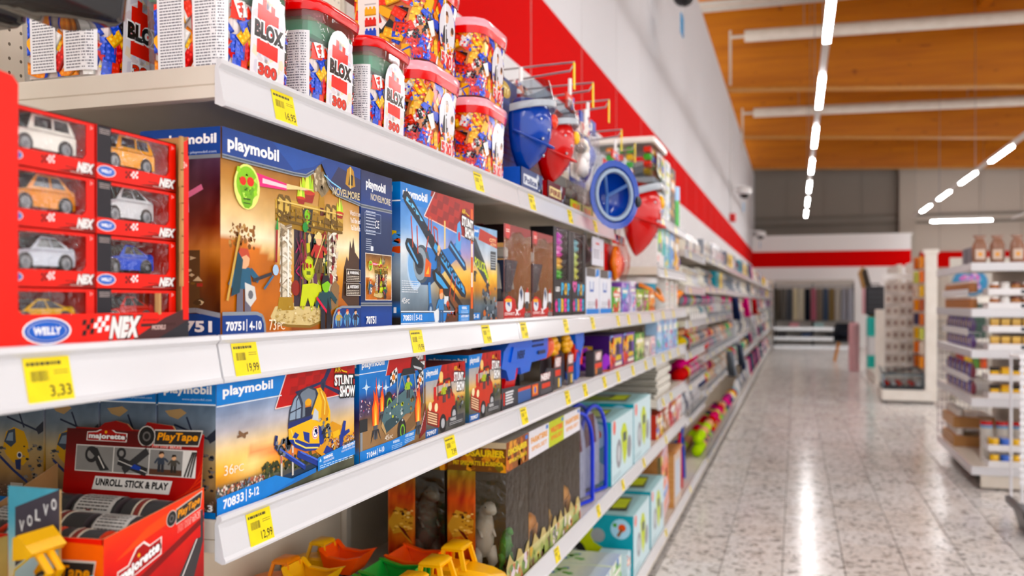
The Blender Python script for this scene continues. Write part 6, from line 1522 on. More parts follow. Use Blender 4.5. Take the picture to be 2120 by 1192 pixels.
plain_box('dart_pack', 'small dark dart refill pack by the upright blue blaster', (-.645, 2.99, 1.05), .14, .03, .085, '#3c3a3e', lambda a: (a.text('NERF', .2, .62, .8, .92, '#f2f0f0', bold=.06, out='#d0402c', ow=.05), a.rect(.1, .3, .9, .5, '#d8402c'), a.ell(.25, .2, .1, None, '#e08a3a', 8)))
def art_purple(a):
    a.grid(6, 8, lambda U, V: grad(V, [(0, '#c8582a'), (.08, '#4a2a78'), (.6, '#5a3a90'), (1, '#8a6ac0')]) + (noise2(U, V, 5, 3)[:, None] - .5) * .3); blobs(a, 18, 0, .1, .35, .9, .12, ['#3a7ae0', '#e0483a', '#f0b83a', '#8ac0f0'], 4, .8); a.rect(.4, .72, .9, .92, '#e0c040'); a.ell(.62, .55, .14, None, '#2a1438', 10); a.rect(.45, .25, .9, .4, '#d8b83a'); a.rect(.4, .1, .95, .2, '#e8e0d0')
for k, y in enumerate((3.235, 3.505)): plain_box('slime_box', ['purple slime toy box with an orange foot beside the upright blaster', 'purple slime toy box with an orange foot beside the green box'][k], (-.64, y, 1.05), .25, .16, .128, '#3a1f5a', art_purple, 'purple slime boxes', endart=lambda a: (a.rect(0, .05, 1, 1, '#3a1460'), a.rect(.1, .55, .6, .7, '#d8a82a'), a.rect(0, 0, 1, .05, '#e0702a'), blobs(a, 10, .4, .1, 1, .6, .15, ['#8a2ad0', '#5a1a9a', '#b04ae0'], 3)))
plain_box('craft_box', 'slim green craft box beside the purple slime boxes', (-.64, 3.785, 1.05), .22, .10, .118, '#5f9a48', art_candy(['#6aa850', '#e8e0a0', '#4a3a2a', '#c8d090', '#3a6a2a'], 7))
for k in range(2): plain_box('craft_box', ['low pale craft box beside the slim green one', 'low pale pink craft box below the tall pale blue packs'][k], (-.64, 4.03 + k * .17, 1.05), .15, .10, .09, '#c8b8a8', art_candy([['#b8b0a8', '#e8e0d8', '#8a7a90'], ['#d8c8d0', '#e89aa8', '#8ab0d0']][k] + ['#f0f0f0'], 9 + k))
for k in range(4):
    c = ['#a8c8e8', '#8ab8e0', '#b8d0ec', '#90b0dc'][k]
    plain_box('bubble_pack', ['first', 'second', 'third', 'fourth'][k] + ' tall pale blue pack on the lower shelf before the yellow jars', (-.64, 4.42 + k * .2, 1.05), .17, .06, .168, c, art_candy([c, '#e8f0f8', '#3a78c0', '#50b070', '#e06a8a'], 20 + k), 'tall pale blue packs')
# ---------------------------------------------------------------- dinosaur shelf: tall window boxes, tip trucks, blue cases, tractor boxes
def animal(label, loc, col, neck, leg, s=1.0, rz=0.0, upright=False, tail=True, cat='toy animal'):
    t = thing('toy_animal', label, cat, loc, rz, 'plastic animals in window boxes')
    m = MB()
    if upright:   # two-legged dinosaur
        m.tube([(0, 0, .06 * s), (0, 0, .10 * s), (.01 * s, 0, .15 * s), (.02 * s, 0, .19 * s), (.045 * s, 0, .20 * s), (.07 * s, 0, .195 * s)], [.02 * s, .032 * s, .028 * s, .018 * s, .02 * s, .010 * s], col, 10)
        m.tube([(-.01 * s, 0, .08 * s), (-.05 * s, 0, .04 * s), (-.09 * s, 0, .03 * s)], [.024 * s, .012 * s, .003 * s], col, 8)
        for y in (-.02, .02): m.tube([(0, y * s, .08 * s), (.018 * s, y * s * 1.2, .045 * s), (-.004 * s, y * s * 1.2, .02 * s), (.004 * s, y * s * 1.2, 0)], [.02 * s, .014 * s, .009 * s, .011 * s], col, 8); m.tube([(.015 * s, y * s, .14 * s), (.04 * s, y * s, .12 * s)], [.007 * s, .004 * s], col, 6)
    else:
        m.tube([(0, -.065 * s, .085 * s), (0, -.04 * s, .095 * s), (0, .03 * s, .095 * s), (0, .062 * s, .088 * s)], [.018 * s, .032 * s, .030 * s, .014 * s], col, 10)
        m.tube([(0, -.05 * s, .10 * s), (0, -.075 * s, (.10 + neck * .6) * s), (0, -.082 * s, (.10 + neck) * s), (0, -.105 * s, (.095 + neck) * s), (0, -.125 * s, (.083 + neck) * s)], [.022 * s, .015 * s, .014 * s, .014 * s, .008 * s], col, 8)
        for y in (-.048, .045):
            for x in (-.016, .016): m.tube([(x * s, y * s, .085 * s), (x * s, (y + .004) * s, .045 * s), (x * s, y * s, 0)], [.014 * s, .009 * s, .0085 * s], leg, 8)
        for x in (-.008, .008): m.tube([(x * s, -.085 * s, (.112 + neck) * s), (x * 1.6 * s, -.08 * s, (.128 + neck) * s)], [.005 * s, .001 * s], col, 6)
        if tail: m.tube([(0, .06 * s, .092 * s), (0, .075 * s, .05 * s)], [.006 * s, .003 * s], leg, 6)
    m.build('animal_body', 'plastic', t, smooth=True)
    for x in (-1, 1):
        c = (.05 * s, x * .014 * s, .205 * s) if upright else (x * .011 * s, -.103 * s, (.103 + neck) * s)
        MB().ball(c, .003 * s, '#141414', 6, 4).build('eye', 'gloss', t)
    return t
def window_box(label, loc, w, d, h, head, word, wcol, side, seed, group):
    r = thing('animal_window_box', label, 'toy box', loc, 0, group)
    hh = h * .20
    m = MB(); m.box(-d, 0, 0, w, h - hh, h, head, cols={'+z': '#a8a49c', '-y': '#6a4014' if seed < 3 else head}); m.box(-d, 0, 0, w, 0, .003, '#6a5a3a'); m.box(-d, -d + .002, .0, w, .003, h - hh, '#7a7058'); m.box(-d, -d * .52, 0, .0015, .003, h - hh, side); m.box(-d, 0, w - .0015, w, .003, h - hh, '#5a5044'); m.build('carton', 'paper', r)
    MB().add([(-.0005, 0, .003), (-.0005, w, .003), (-.0005, w, h - hh), (-.0005, 0, h - hh), (-d * .52, 0, .003), (-d * .52, 0, h - hh)], [(0, 1, 2, 3), (4, 0, 3, 5)], '#e8e6e0').build('window_film', 'film', r)
    a = Art(lambda u, v, k: (k, u * w, h - hh + v * hh), w / hh)
    if seed < 3: blobs(a, 40, 0, 0, 1, .95, .09, ['#c8702a', '#8a4414', '#e0a04a', '#a85a1c', '#6a3410'], seed)
    a.text(word[0], .08, .52, .92, .74, wcol, bold=.06, slant=.0); a.text(word[1], .12, .24, .9, .40, wcol, bold=.03); a.rect(.84, .80, .96, .94, '#3a78c8')
    a.build('header_print', r)
    a = Art(lambda u, v, k: (-d + u * d, -k, h - hh + v * hh), d / hh)
    if seed < 3:
        blobs(a, 50, 0, .05, 1, .82, .08, ['#b86a24', '#7a4414', '#d8963a', '#6a5a1c', '#8a5a20'], seed + 5); a.rect(0, .8, 1, 1, '#c8b89a')
        a.text(word[0], .02, .50, .98, .74, '#e8c81c', bold=.05); a.text(word[1], .1, .20, .95, .38, '#e8c81c', bold=.03)
    a.build('header_end_print', r)
    a = Art(lambda u, v, k: (-d + u * d * .48, -k, .003 + v * (h - hh - .003)), d * .48 / (h - hh))
    a.grid(10, 20, lambda U, V: grad(V, [(0, '#8a3a14'), (.3, '#b8481a'), (.5, '#a86a2a'), (.75, '#b8481c'), (1, '#7a6a1c')]) + (noise2(U, V, 7, seed)[:, None] - .5) * .45)
    a.poly([(.0, .52), (.3, .66), (.62, .64), (.95, .58), (.9, .5), (.6, .5), (.9, .34), (.5, .44), (.2, .42)], '#b98a3a'); blobs(a, 24, .1, .44, .9, .64, .09, ['#d8ae5a', '#8a5a1c', '#6a3a14', '#e0c078'], 2, .5); a.ell(.55, .6, .06, None, '#2a1408', 10); a.poly([(.35, .5), (.6, .47), (.9, .36), (.62, .42)], '#5a1810')
    a.build('side_print', r)
    f = MB(); f.add([(.0012, 0, .002), (.0012, w, .002)] + [(.0012, w * (1 - i / 8), h * (.19 + .05 * math.sin(i * 1.9 + seed))) for i in range(9)], [tuple(range(11))], '#b8a468'); f.build('front_apron', 'paper', r)
    a = Art(lambda u, v, k: (.0014 + k, u * w, .003 + v * h * .15), w / (h * .15)); a.grid(8, 5, lambda U, V: grad(V, [(0, '#7a8a3a'), (1, '#c8c08a')]) + (noise2(U, V, 6, seed)[:, None] - .5) * .5); blobs(a, 20, 0, .1, 1, .9, .08, [['#c8a03a', '#5a3a1c', '#8a9a4a'], ['#d8c8d0', '#6a8a4a', '#b8704a'], ['#e8e0d0', '#c86a3a', '#7a9a5a']][seed % 3], seed); a.build('apron_print', r)
GA = 'tall animal window boxes'
window_box('dinosaur window box with brown autumn header nearest the tip trucks, front row', (-.637, 1.995, .63), .185, .145, .345, '#8a5020', ('DINOSAURIER', 'MIT SPIELMATTE & ZUBEHÖR'), '#e8d01c', '#8a4a1c', 1, GA)
window_box('second dinosaur window box, deeper on the shelf with orange dragon side', (-.785, 1.985, .63), .185, .145, .345, '#8a5020', ('DINOSAURIER', 'MIT SPIELMATTE & ZUBEHÖR'), '#e8d01c', '#8a4a1c', 2, GA)
window_box('farm animal window box with white header beside the dinosaur box', (-.637, 2.185, .63), .19, .145, .345, '#e6e4ea', ('FARMTIERE', 'SPIELSET'), '#e09a3a', '#c8c4b8', 3, GA)
window_box('wild animal window box with lime header between the two white ones', (-.637, 2.380, .63), .16, .145, .345, '#c2cc3a', ('WILDTIERE', 'SPIELSET'), '#e05a1c', '#b8bc6a', 4, GA)
window_box('farm animal window box with white header beside the blue round cases', (-.637, 2.545, .63), .20, .145, .345, '#e6e4ea', ('FARMTIERE', 'SPIELSET'), '#e09a3a', '#c8c4b8', 5, GA)
animal('grey standing toy dinosaur inside the front dinosaur box', (-.716, 2.056, .642), '#a8a49e', 0, '#a8a49e', .86, upright=True, rz=-.8)
animal('green standing toy dinosaur inside the front dinosaur box', (-.682, 2.128, .642), '#4f9a4a', 0, '#4f9a4a', .50, upright=True, rz=-.8)
animal('dark grey toy dinosaur inside the deeper dinosaur box', (-.86, 2.045, .642), '#5a564e', 0, '#5a564e', 1.0, upright=True, rz=-.8)
animal('golden brown toy horse inside the first farm animal box', (-.68, 2.298, .642), '#d08a2c', .15, '#c8842a', .80)
animal('tan toy giraffe inside the wild animal box', (-.68, 2.472, .642), '#d8a848', .24, '#c8983a', .62)
animal('orange brown toy deer inside the farm animal box near the blue cases', (-.68, 2.662, .642), '#d89638', .16, '#c8882e', .82)

def tip_truck(label, loc, rz, cab, bed, s=1.0, up=0.0):
    t = thing('toy_tip_truck', label, 'toy truck', loc, rz, 'plastic tip trucks on the lower bay shelf')
    S = lambda a: [(p[0] * s, p[1] * s) for p in a]
    # chassis along x, nose +x
    MB().box(-.14 * s, .13 * s, -.035 * s, .035 * s, .03 * s, .05 * s, '#77797c', b=.004).build('chassis', 'plastic', t)
    for x in (-.095, .085):
        for y in (-.062, .036): MB().lathe([(.022 * s, 0), (.030 * s, .004 * s), (.030 * s, .022 * s), (.022 * s, .026 * s), (.012 * s, .022 * s), (.001, .024 * s)], ['#2a2a2c', '#2a2a2c', '#2a2a2c', cab, cab], 16, (x * s, y * s, .030 * s), 'y').build('wheel', 'plastic', t, smooth=40)
    def ring(x, w, z0, z1, r): return [(x * s, -w * s, z0 * s), (x * s, -w * s, (z1 - r) * s), (x * s, -(w - r) * s, z1 * s), (x * s, (w - r) * s, z1 * s), (x * s, w * s, (z1 - r) * s), (x * s, w * s, z0 * s)]
    MB().loft([ring(.02, .054, .045, .098, .012), ring(.035, .056, .045, .102, .014), ring(.10, .050, .045, .094, .016), ring(.138, .042, .045, .082, .016), ring(.150, .032, .048, .070, .012)], cab).build('bonnet', 'plastic', t, smooth=40)
    g = MB()
    for k in range(5): g.box(.1485 * s, .1515 * s, (-.020 + k * .009) * s, (-.016 + k * .009) * s, .050 * s, .068 * s, '#8a6a0c')
    g.build('grille', 'plastic', t); MB().box(.13 * s, .158 * s, -.05 * s, .05 * s, .034 * s, .046 * s, '#8f9296', b=.003).build('bumper', 'plastic', t)
    c = MB()   # open cab: four posts and a crowned roof
    for x, y in ((-.032, -.046), (-.032, .046), (.040, -.046), (.040, .046)):
        x2, y2 = (x + (.006 if x < 0 else -.014)), y * .82
        c.loft([[((x + a) * s, (y + b) * s, .098 * s) for a, b in ((-.006, -.005), (.006, -.005), (.006, .005), (-.006, .005))], [((x2 + a) * s, (y2 + b) * s, .150 * s) for a, b in ((-.006, -.005), (.006, -.005), (.006, .005), (-.006, .005))]], cab)
    c.loft([ring(-.034, .052, .045, .104, .008), ring(.022, .054, .045, .104, .008)], cab)
    c.build('cab', 'plastic', t, smooth=30)
    MB().loft([[(-.030 * s, -.042 * s, .148 * s), (.030 * s, -.042 * s, .148 * s), (.030 * s, .042 * s, .148 * s), (-.030 * s, .042 * s, .148 * s)], [(-.032 * s, -.044 * s, .156 * s), (.032 * s, -.044 * s, .156 * s), (.032 * s, .044 * s, .156 * s), (-.032 * s, .044 * s, .156 * s)], [(-.024 * s, -.034 * s, .165 * s), (.024 * s, -.034 * s, .165 * s), (.024 * s, .034 * s, .165 * s), (-.024 * s, .034 * s, .165 * s)]], cab).build('cab_roof', 'plastic', t, smooth=50)
    b = MB(); w = .054     # tub-shaped tipper body, walls and flared rim
    pr = [(-.175, .105), (-.15, .055), (-.045, .052), (-.036, .125), (-.05, .150)]
    for sy in (-1, 1):
        b.prism(S([(-.19, .128), (-.15, .055), (-.045, .052), (-.032, .145), (-.06, .118), (-.13, .112)]), lambda a, q, d, sy=sy: (a, sy * (w + (q / s - .05) * .25) * s + d, q), -.002, .002, bed)
        b.prism(S([(-.198, .130), (-.13, .114), (-.06, .120), (-.028, .150), (-.026, .144), (-.058, .113), (-.13, .107), (-.190, .122)]), lambda a, q, d, sy=sy: (a, sy * (w + .011) * s + d, q), -.006, .006, bed)
    W2 = w * s
    b.add([(-.15 * s, -W2, .055 * s), (-.15 * s, W2, .055 * s), (-.045 * s, W2, .052 * s), (-.045 * s, -W2, .052 * s), (-.19 * s, -W2 * 1.27, .128 * s), (-.19 * s, W2 * 1.27, .128 * s), (-.032 * s, W2 * 1.3, .147 * s), (-.032 * s, -W2 * 1.3, .147 * s)], [(0, 1, 2, 3), (0, 4, 5, 1), (3, 2, 6, 7)], bed)
    for y in (-.03, 0, .03): b.box(-.034 * s, -.028 * s, (y - .004) * s, (y + .004) * s, .06 * s, .14 * s, bed)
    b.build('tipper_body', 'plastic', t, smooth=30)
    return t
YL = '#f4b90c'; OR = '#ee5c12'; GR = '#12983a'
plain_box('brown_carton', 'low brown carton under the two small trucks whose noses face the back panel', (-.888, 1.56, .63), .33, .2, .05, '#b88a5c')
tip_truck('small yellow tip truck with orange body raised on the brown carton', (-1.001, 1.795, .6806), math.pi, '#e6b01c', OR, .58)
tip_truck('small orange cabbed tip truck raised on the brown carton', (-1.001, 1.645, .6806), math.pi, '#ea8a14', YL, .58)
tip_truck('yellow tip truck with orange body standing right before the dinosaur boxes', (-.730, 1.92, .63), .0, YL, OR, .78)
tip_truck('yellow tip truck with green body between two other trucks facing the aisle', (-.730, 1.792, .63), .0, YL, GR, .78)
tip_truck('yellow tip truck with green body, first of those facing the aisle', (-.730, 1.664, .63), .0, YL, GR, .78)

def case(label, y):
    t = thing('zip_case', label, 'case', (-.700, y, .639), -.25, 'blue piped clear cases with rounded tops')
    w, h, d = .20, .30, .06
    out = [(0, 0), (w, 0)] + [(w * .5 + w * .5 * math.cos(k * math.pi / 12), h - w * .62 + w * .62 * math.sin(k * math.pi / 12)) for k in range(13)]
    MB().prism(out, lambda a, b, q: (q, a, b), -d, 0, '#e6e8f0').build('case_shell', 'film', t)
    for x in (-d, 0): MB().tube([(x, a, b) for a, b in out[1:] + out[:2]], .007, '#1436c8', 6).build('piping', 'plastic', t, smooth=60)
    MB().prism([(a * .9 + w * .05, b * .9 + .01) for a, b in out], lambda a, b, q: (q, a, b), -d * .8, -d * .35, '#b9bac4').build('contents', 'matte', t)
    MB().prism([(w * .3, h * .5), (w * .8, h * .55), (w * .7, h * .9), (w * .4, h * .88)], lambda a, b, q: (q, a, b), -d * .34, -d * .3, '#6a1c1c').build('insert_card', 'paper', t)
case('clear case with blue piping, beside the farm animal box', 2.795); case('clear case with blue piping, beside the teal tractor box', 3.02)

def art_tractor(a):
    a.rect(0, 0, 1, 1, '#cfe6ec'); a.poly([(.4, .74), (.5, .86), (.62, .84), (.72, .66), (.68, .3), (.58, .16), (.5, .3)], '#c6d62a'); a.ell(.32, .42, .12, None, '#8d9096', 14); a.ell(.32, .42, .07, None, '#c8ccd0', 12); a.ell(.8, .4, .1, None, '#8d9096', 14); a.rect(.5, .55, .66, .7, '#4a5a5c'); a.ell(.12, .88, .06, None, '#e86a5a', 8); a.small_print(.05, .05, .4, .14, 3, '#7a9aa0', 2)
def end_tractor(a):
    a.rect(0, 0, 1, 1, '#1a98a8'); a.poly([(0, 1), (.5, 1), (.2, .62), (0, .5)], '#7cc4cc'); a.poly([(.0, .28), (.1, .72), (.3, .9), (.42, .86), (.44, .55), (.58, .46), (.58, .3), (.2, .26)], '#bccb1c'); a.poly([(.06, .70), (.3, .88), (.3, .76), (.14, .66)], '#26302c'); a.ell(.14, .34, .2, None, '#1c1e20', 18); a.ell(.14, .34, .09, None, '#8d9294', 12); a.ell(.50, .66, .10, None, '#9a9ea0', 14); a.rect(.6, .30, .74, .33, '#1c1e20'); a.rect(.66, .22, .69, .42, '#1c1e20')
    a.ell(.82, .78, .14, None, '#a9d4ea', 18); a.ell(.84, .80, .055, None, '#d8562a', 10); a.line([(.84, .78), (.78, .66)], .04, '#8a5a3a'); a.ell(.74, .84, .03, None, '#4fa03a', 8); a.ell(.84, .22, .11, None, '#c8d0d0', 16); a.poly([(.76, .14), (.74, .28), (.82, .30), (.84, .16)], '#bccb1c')
def top_tractor(a):
    a.rect(0, 0, 1, 1, '#b6dfe6'); a.rect(0, .3, .5, .8, '#1f9aa8') if False else None
    a.poly([(.15, .25), (.8, .25), (.85, .78), (.2, .85)], '#2a3230'); a.poly([(.22, .3), (.7, .32), (.5, .6), (.24, .58)], '#9aae1c'); a.poly([(.3, .6), (.75, .6), (.78, .78), (.34, .8)], '#dcea2a'); a.rect(.55, .36, .76, .54, '#9a9ea8')
def tractor_box(label, y, z, w, h, d=.34): return plain_box('tractor_box', label, (-.637, y, z), w, d, h, '#bfe0e8', art_tractor, 'teal ride-on tractor boxes', {'-y': '#1a98a8', '+z': '#b6dfe6', '+x': '#cfe6ec'}, endart=end_tractor, topart=top_tractor)
tractor_box('teal tractor box on the dinosaur shelf beside the blue cases', 3.25, .63, .46, .235); tractor_box('teal tractor box on the dinosaur shelf at the bay end', 3.73, .63, .45, .25)
tractor_box('teal tractor box on the base shelf behind the small pale boxes', 3.72, .16, .43, .258, .30); tractor_box('teal tractor box on the base shelf beside the leaning orange book', 4.19, .16, .43, .265, .30)
for k in range(3):
    plain_box('play_dough_box', ['first', 'second', 'third'][k] + ' pale green flat box in the stack row at the base shelf edge', (-.642, 2.92 + k * .19, .16), .17, .24, .17, '#e2ecd8', art_candy(['#dfe8dc', '#5ab03a', '#3a7ac8', '#f0f4ec'], 30 + k), 'pale green flat boxes on the base shelf', topart=lambda a: (a.grid(4, 6, lambda U, V: grad(V, [(0, '#cfe0b8'), (.5, '#e8f0da'), (1, '#b8c8e8')])), blobs(a, 14, .3, .2, .7, .5, .08, ['#4aa82a', '#2a6ac0', '#8ad04a'], 3)))
plain_box('play_dough_box', 'pale blue and orange small box before the tractor box on the base shelf', (-.642, 3.60, .16), .08, .12, .13, '#cfe6ee', art_candy(['#cfe6ee', '#e8703a', '#f0f4f4', '#5ab0c8'], 35))
bk = plain_box('activity_book', 'orange and white activity book leaning on the tractor box at floor level', (-.655, 4.735, .16), .24, .02, .36, '#e8a088', lambda a: (a.grid(4, 8, lambda U, V: grad(V, [(0, '#d8c0c8'), (.4, '#ee7a4a'), (.7, '#f0a080'), (1, '#c8b8d0')])), a.rect(.15, .25, .85, .42, '#d8e4f4'), a.text('Mandala', .2, .28, .8, .39, '#3a6ac0', bold=.05), blobs(a, 16, 0, .5, 1, 1, .12, ['#f0e070', '#e8e4ec', '#e05a4a'], 3)), endart=lambda a: a.rect(0, 0, 1, 1, '#7a6a4a'), rot=(math.radians(14), 0, 0))
hs = thing('wooden_toy_house', 'plain wooden toy house with arched window, on the base shelf', 'toy', (-.64, 5.06, .16))
MB().box(-.22, 0, 0, .30, 0, .30, '#d8a66a', cols={'+x': '#e0d8d0'}).build('house_wall', 'wood', hs); MB().box(-.23, .01, -.01, .31, .30, .315, '#cf9a60', b=.003).build('house_roof', 'wood', hs); MB().prism([(-.10, .08), (-.06, .08), (-.06, .15), (-.08, .17), (-.10, .15)], lambda a, b, d: (a, -d, b), 0, .003, '#2a2a6a').build('arched_window', 'paper', hs); MB().box(0, .003, .05, .25, .05, .25, '#c8d0dc').build('front_sheet', 'paper', hs)
# ---------------------------------------------------------------- hooks and hanging packs of the third and fourth bays
def hook(label, y, z, tagc='#f2d81c', L=.46):
    t = thing('display_hook', label, 'hook', (-1.0935, y, z), 0, 'steel display hooks with yellow price flags')
    MB().box(-.0, .004, -.02, .02, -.03, .012, '#bfc2c6').build('hook_plate', 'metal', t)
    m = MB(); m.tube([(.003, 0, 0), (L * .5, 0, .0), (L, 0, .02), (L + .01, 0, .035)], .0032, '#c8cbd0', 8); m.tube([(.004, 0, .03), (L * .6, 0, .04), (L + .015, 0, .045)], .0028, '#c8cbd0', 8); m.build('prong', 'metal', t)
    MB().box(L + .012, L + .0145, -.009, .009, -.035, .044, tagc).build('price_flag', 'paper', t)
    return t
for k, (y, z) in enumerate(((2.60, 1.96), (2.86, 1.96), (3.12, 1.96), (3.36, 1.90), (3.66, 1.90))):
    hook(['first', 'second', 'third', 'fourth', 'fifth'][k] + ' steel hook with yellow flag past the brick tubs', y, z)
def hang_bag(label, y, z, w, h, film, items, header, x=-.66, seed=1, group='clear bags hanging from hooks'):
    """clear bag on a hook, its header card and contents"""
    t = thing('toy_bag', label, 'toy bag', (x, y, z), 0, group)
    MB().box(-.004, .002, 0, w, h * .80, h, header).build('header_card', 'paper', t)
    a = Art(lambda u, v, k: (.002 + k, u * w, h * .8 + v * h * .2), w / h * 5); a.rect(.2, .2, .75, .75, '#e8e4e0'); blobs(a, 10, 0, 0, 1, 1, .1, ['#e8e0c8', '#3a5ac0', '#c82a2a'], seed); a.build('header_print', t)
    n = 8; q = random.Random(seed)
    v = []; f = []
    for i in range(n + 1):
        for j in range(n + 1): v.append((.012 + .03 * math.sin(math.pi * i / n) * math.sin(math.pi * j / n) + q.uniform(-.004, .004), w * i / n, h * .82 * j / n))
    for i in range(n):
        for j in range(n): f.append((i * (n + 1) + j, (i + 1) * (n + 1) + j, (i + 1) * (n + 1) + j + 1, i * (n + 1) + j + 1))
    MB().add(v, f, film).build('bag_film', 'film', t)
    m = MB()
    for k in range(items[0]): r = q.uniform(.16, .28) * w; m.ball((-.008, q.uniform(r, w - r), q.uniform(r, max(r + .001, h * .76 - r))), (.02, r, r * q.uniform(.5, 1.2)), q.choice(items[1]), 8, 6, .3, k)
    m.build('contents', 'plastic', t, smooth=True)
    MB().box(-.036, -.034, 0, w, 0, h * .8, header).build('back_card', 'paper', t)
    MB().tube([(0, w * .5, h), (0, w * .5, h + .05)], .006, '#f0f0f0', 6).build('hang_tab', 'plastic', t)
    return t
hang_bag('clear bag of orange and white racers high behind the red helmet', 2.523, 1.884, .13, .065, '#ffffff', (5, ['#e8e4e0', '#e06a2a', '#5a5a60']), '#e8e4e2', -.78, 1)
hang_bag('clear bag of red and silver figures between the red and blue helmets', 2.66, 1.70, .10, .235, '#fff6f4', (9, ['#d8c8c4', '#c83a2c', '#e8e4e4', '#a8a0a0']), '#d84a3a', -.66, 2)
hang_bag('clear bag of white and gold figures hanging lower beside the red helmet', 2.80, 1.70, .12, .17, '#fff', (8, ['#e8dcc8', '#c8843a', '#f0ece8', '#8a8480']), '#e8e0d8', -.645, 3)
hang_bag('blue carded bag with pirate print above the open blue helmet', 2.93, 1.70, .24, .235, '#eef2ff', (5, ['#1a3a8a', '#20242c', '#2a4aa0']), '#23479e', -.68, 4)
for k, (c, l) in enumerate((('#a8b03a', 'first small animal pack with olive label on the top shelf edge'), ('#a8a03a', 'second small animal pack with olive label on the top shelf edge'), ('#c8b088', 'third small animal pack, label pink and beige, on the top shelf edge'), ('#d88a3a', 'fourth small animal pack with orange label at the top shelf end'))):
    y = 2.63 + k * .157; t = thing('animal_pack', l, 'toy pack', (-.640, y, 1.574), 0, 'small animal packs standing on the top shelf')
    w, h = .145, .115
    MB().box(-.05, -.048, 0, w, 0, h, '#5a5a52').box(-.05, 0, 0, w, 0, .002, c).build('card', 'paper', t); MB().add([(0, 0, 0), (0, w, 0), (0, w, h), (0, 0, h), (-.048, 0, 0), (-.048, 0, h)], [(0, 1, 2, 3), (4, 0, 3, 5)], '#ffffff').build('window_film', 'film', t)
    a = Art(lambda u, v, kk: (.0003 + kk, u * w, v * h * .3), w / h * 3.3); a.rect(0, 0, 1, 1, c); a.text('WILD LIFE', .2, .3, .85, .75, '#d8301c' if k < 2 else '#f4ece4', bold=.05); a.build('label_print', t)
    m = MB(); m.tube([(-.024, .03, .055), (-.024, .11, .058)], [.018, .014], '#6a645a', 8); m.tube([(-.024, .105, .06), (-.024, .125, .085)], [.010, .008], '#6a645a', 8)
    for yy in (.04, .06, .09, .105): m.tube([(-.024, yy, .05), (-.024, yy, .003)], .006, '#5a544c', 6)
    m.build('toy_animal', 'plastic', t, smooth=True)
oh = thing('toy_helmet', 'dark blue toy helmet hung open side out so its lining ring shows', 'toy helmet', (-.540, 2.80, 1.635), -.75, 'toy helmets in cartons')
MB().lathe([(.002, -.095), (.05, -.088), (.085, -.06), (.105, -.02), (.122, .0), (.124, .006), (.102, .004), (.095, -.02), (.076, -.055), (.045, -.078), (.002, -.085)], '#123f9e', 24, axis='x').build('shell', 'gloss', oh, smooth=50)
MB().tube([(-.002, .088 * math.cos(w), .088 * math.sin(w)) for w in [k * .2618 for k in range(25)]], .010, '#8fa0b4', 6).build('lining_ring', 'plastic', oh, smooth=60)
m = MB()
for w in (.5, 2.1, 4.3): m.tube([(-.004, .088 * math.cos(w), .088 * math.sin(w)), (-.05, 0, 0)], .007, '#4f70a8', 6)
m.build('lining_strap', 'plastic', oh); MB().ball((.004, .118, -.02), (.016, .016, .022), '#1a1c20', 8, 6).build('chin_clip', 'plastic', oh)
for v in oh.children: v.scale = (.78, .76, .87)
helmet('big red toy fire helmet hanging past the end of the top shelf', (-.60, 3.46, 1.63), '#c41020', '#f0b818', rot=(0, math.radians(-6), math.radians(8)), s=1.2, group='toy helmets in cartons')
hang_bag('red dress-up bag hanging below the big red helmet', 3.33, 1.385, .22, .17, '#ffd8d4', (9, ['#d8281c', '#e8402c', '#c01c18', '#e88a3a']), '#d8221c', -.645, 6)
hang_bag('red fire tool bag hanging beside the blue helmet lining', 3.30, 1.62, .10, .12, '#ffe0dc', (5, ['#d8281c', '#e03a24']), '#d01c1c', -.655, 7)
hang_bag('red and orange net bag under the fourth hook', 3.43, 1.735, .13, .15, '#fff', (6, ['#e03a24', '#e8884a', '#d8c8c0', '#3a3a3a']), '#e02a1c', -.67, 8)
hang_bag('lime green costume bag under the fifth hook', 3.62, 1.735, .17, .15, '#fff', (6, ['#8ad02a', '#3a3a3e', '#2ac03a', '#5a5a60']), '#9ae03a', -.70, 9)
hang_bag('dark brown figure bag hanging over the white kit boxes', 3.0, 1.425, .2, .07, '#f0e8e8', (5, ['#4a2a3a', '#3a2430', '#6a4a50']), '#5a3a44', -.70, 10)
nt = thing('notice_card', 'white safety notice card hanging over the kit boxes', 'card', (-.645, 2.96, 1.425)); MB().box(-.002, 0, 0, .19, 0, .095, '#dcdce6').build('card', 'paper', nt)
a = Art(lambda u, v, k: (k, u * .19, v * .095), 2); a.rect(0, 0, 1, 1, '#dedee8'); a.small_print(.1, .25, .6, .6, 4, '#5a5a6a', 3); a.ell(.82, .4, .07, None, '#d84a3a', 14); a.ell(.82, .4, .055, None, '#e8e4ea', 14); a.rect(.3, .75, .6, .82, '#c84a4a'); a.build('notice_print', nt); MB().tube([(-.001, .095, .095), (-.001, .095, .118)], .003, '#eee', 6).build('hang_tab', 'plastic', nt)

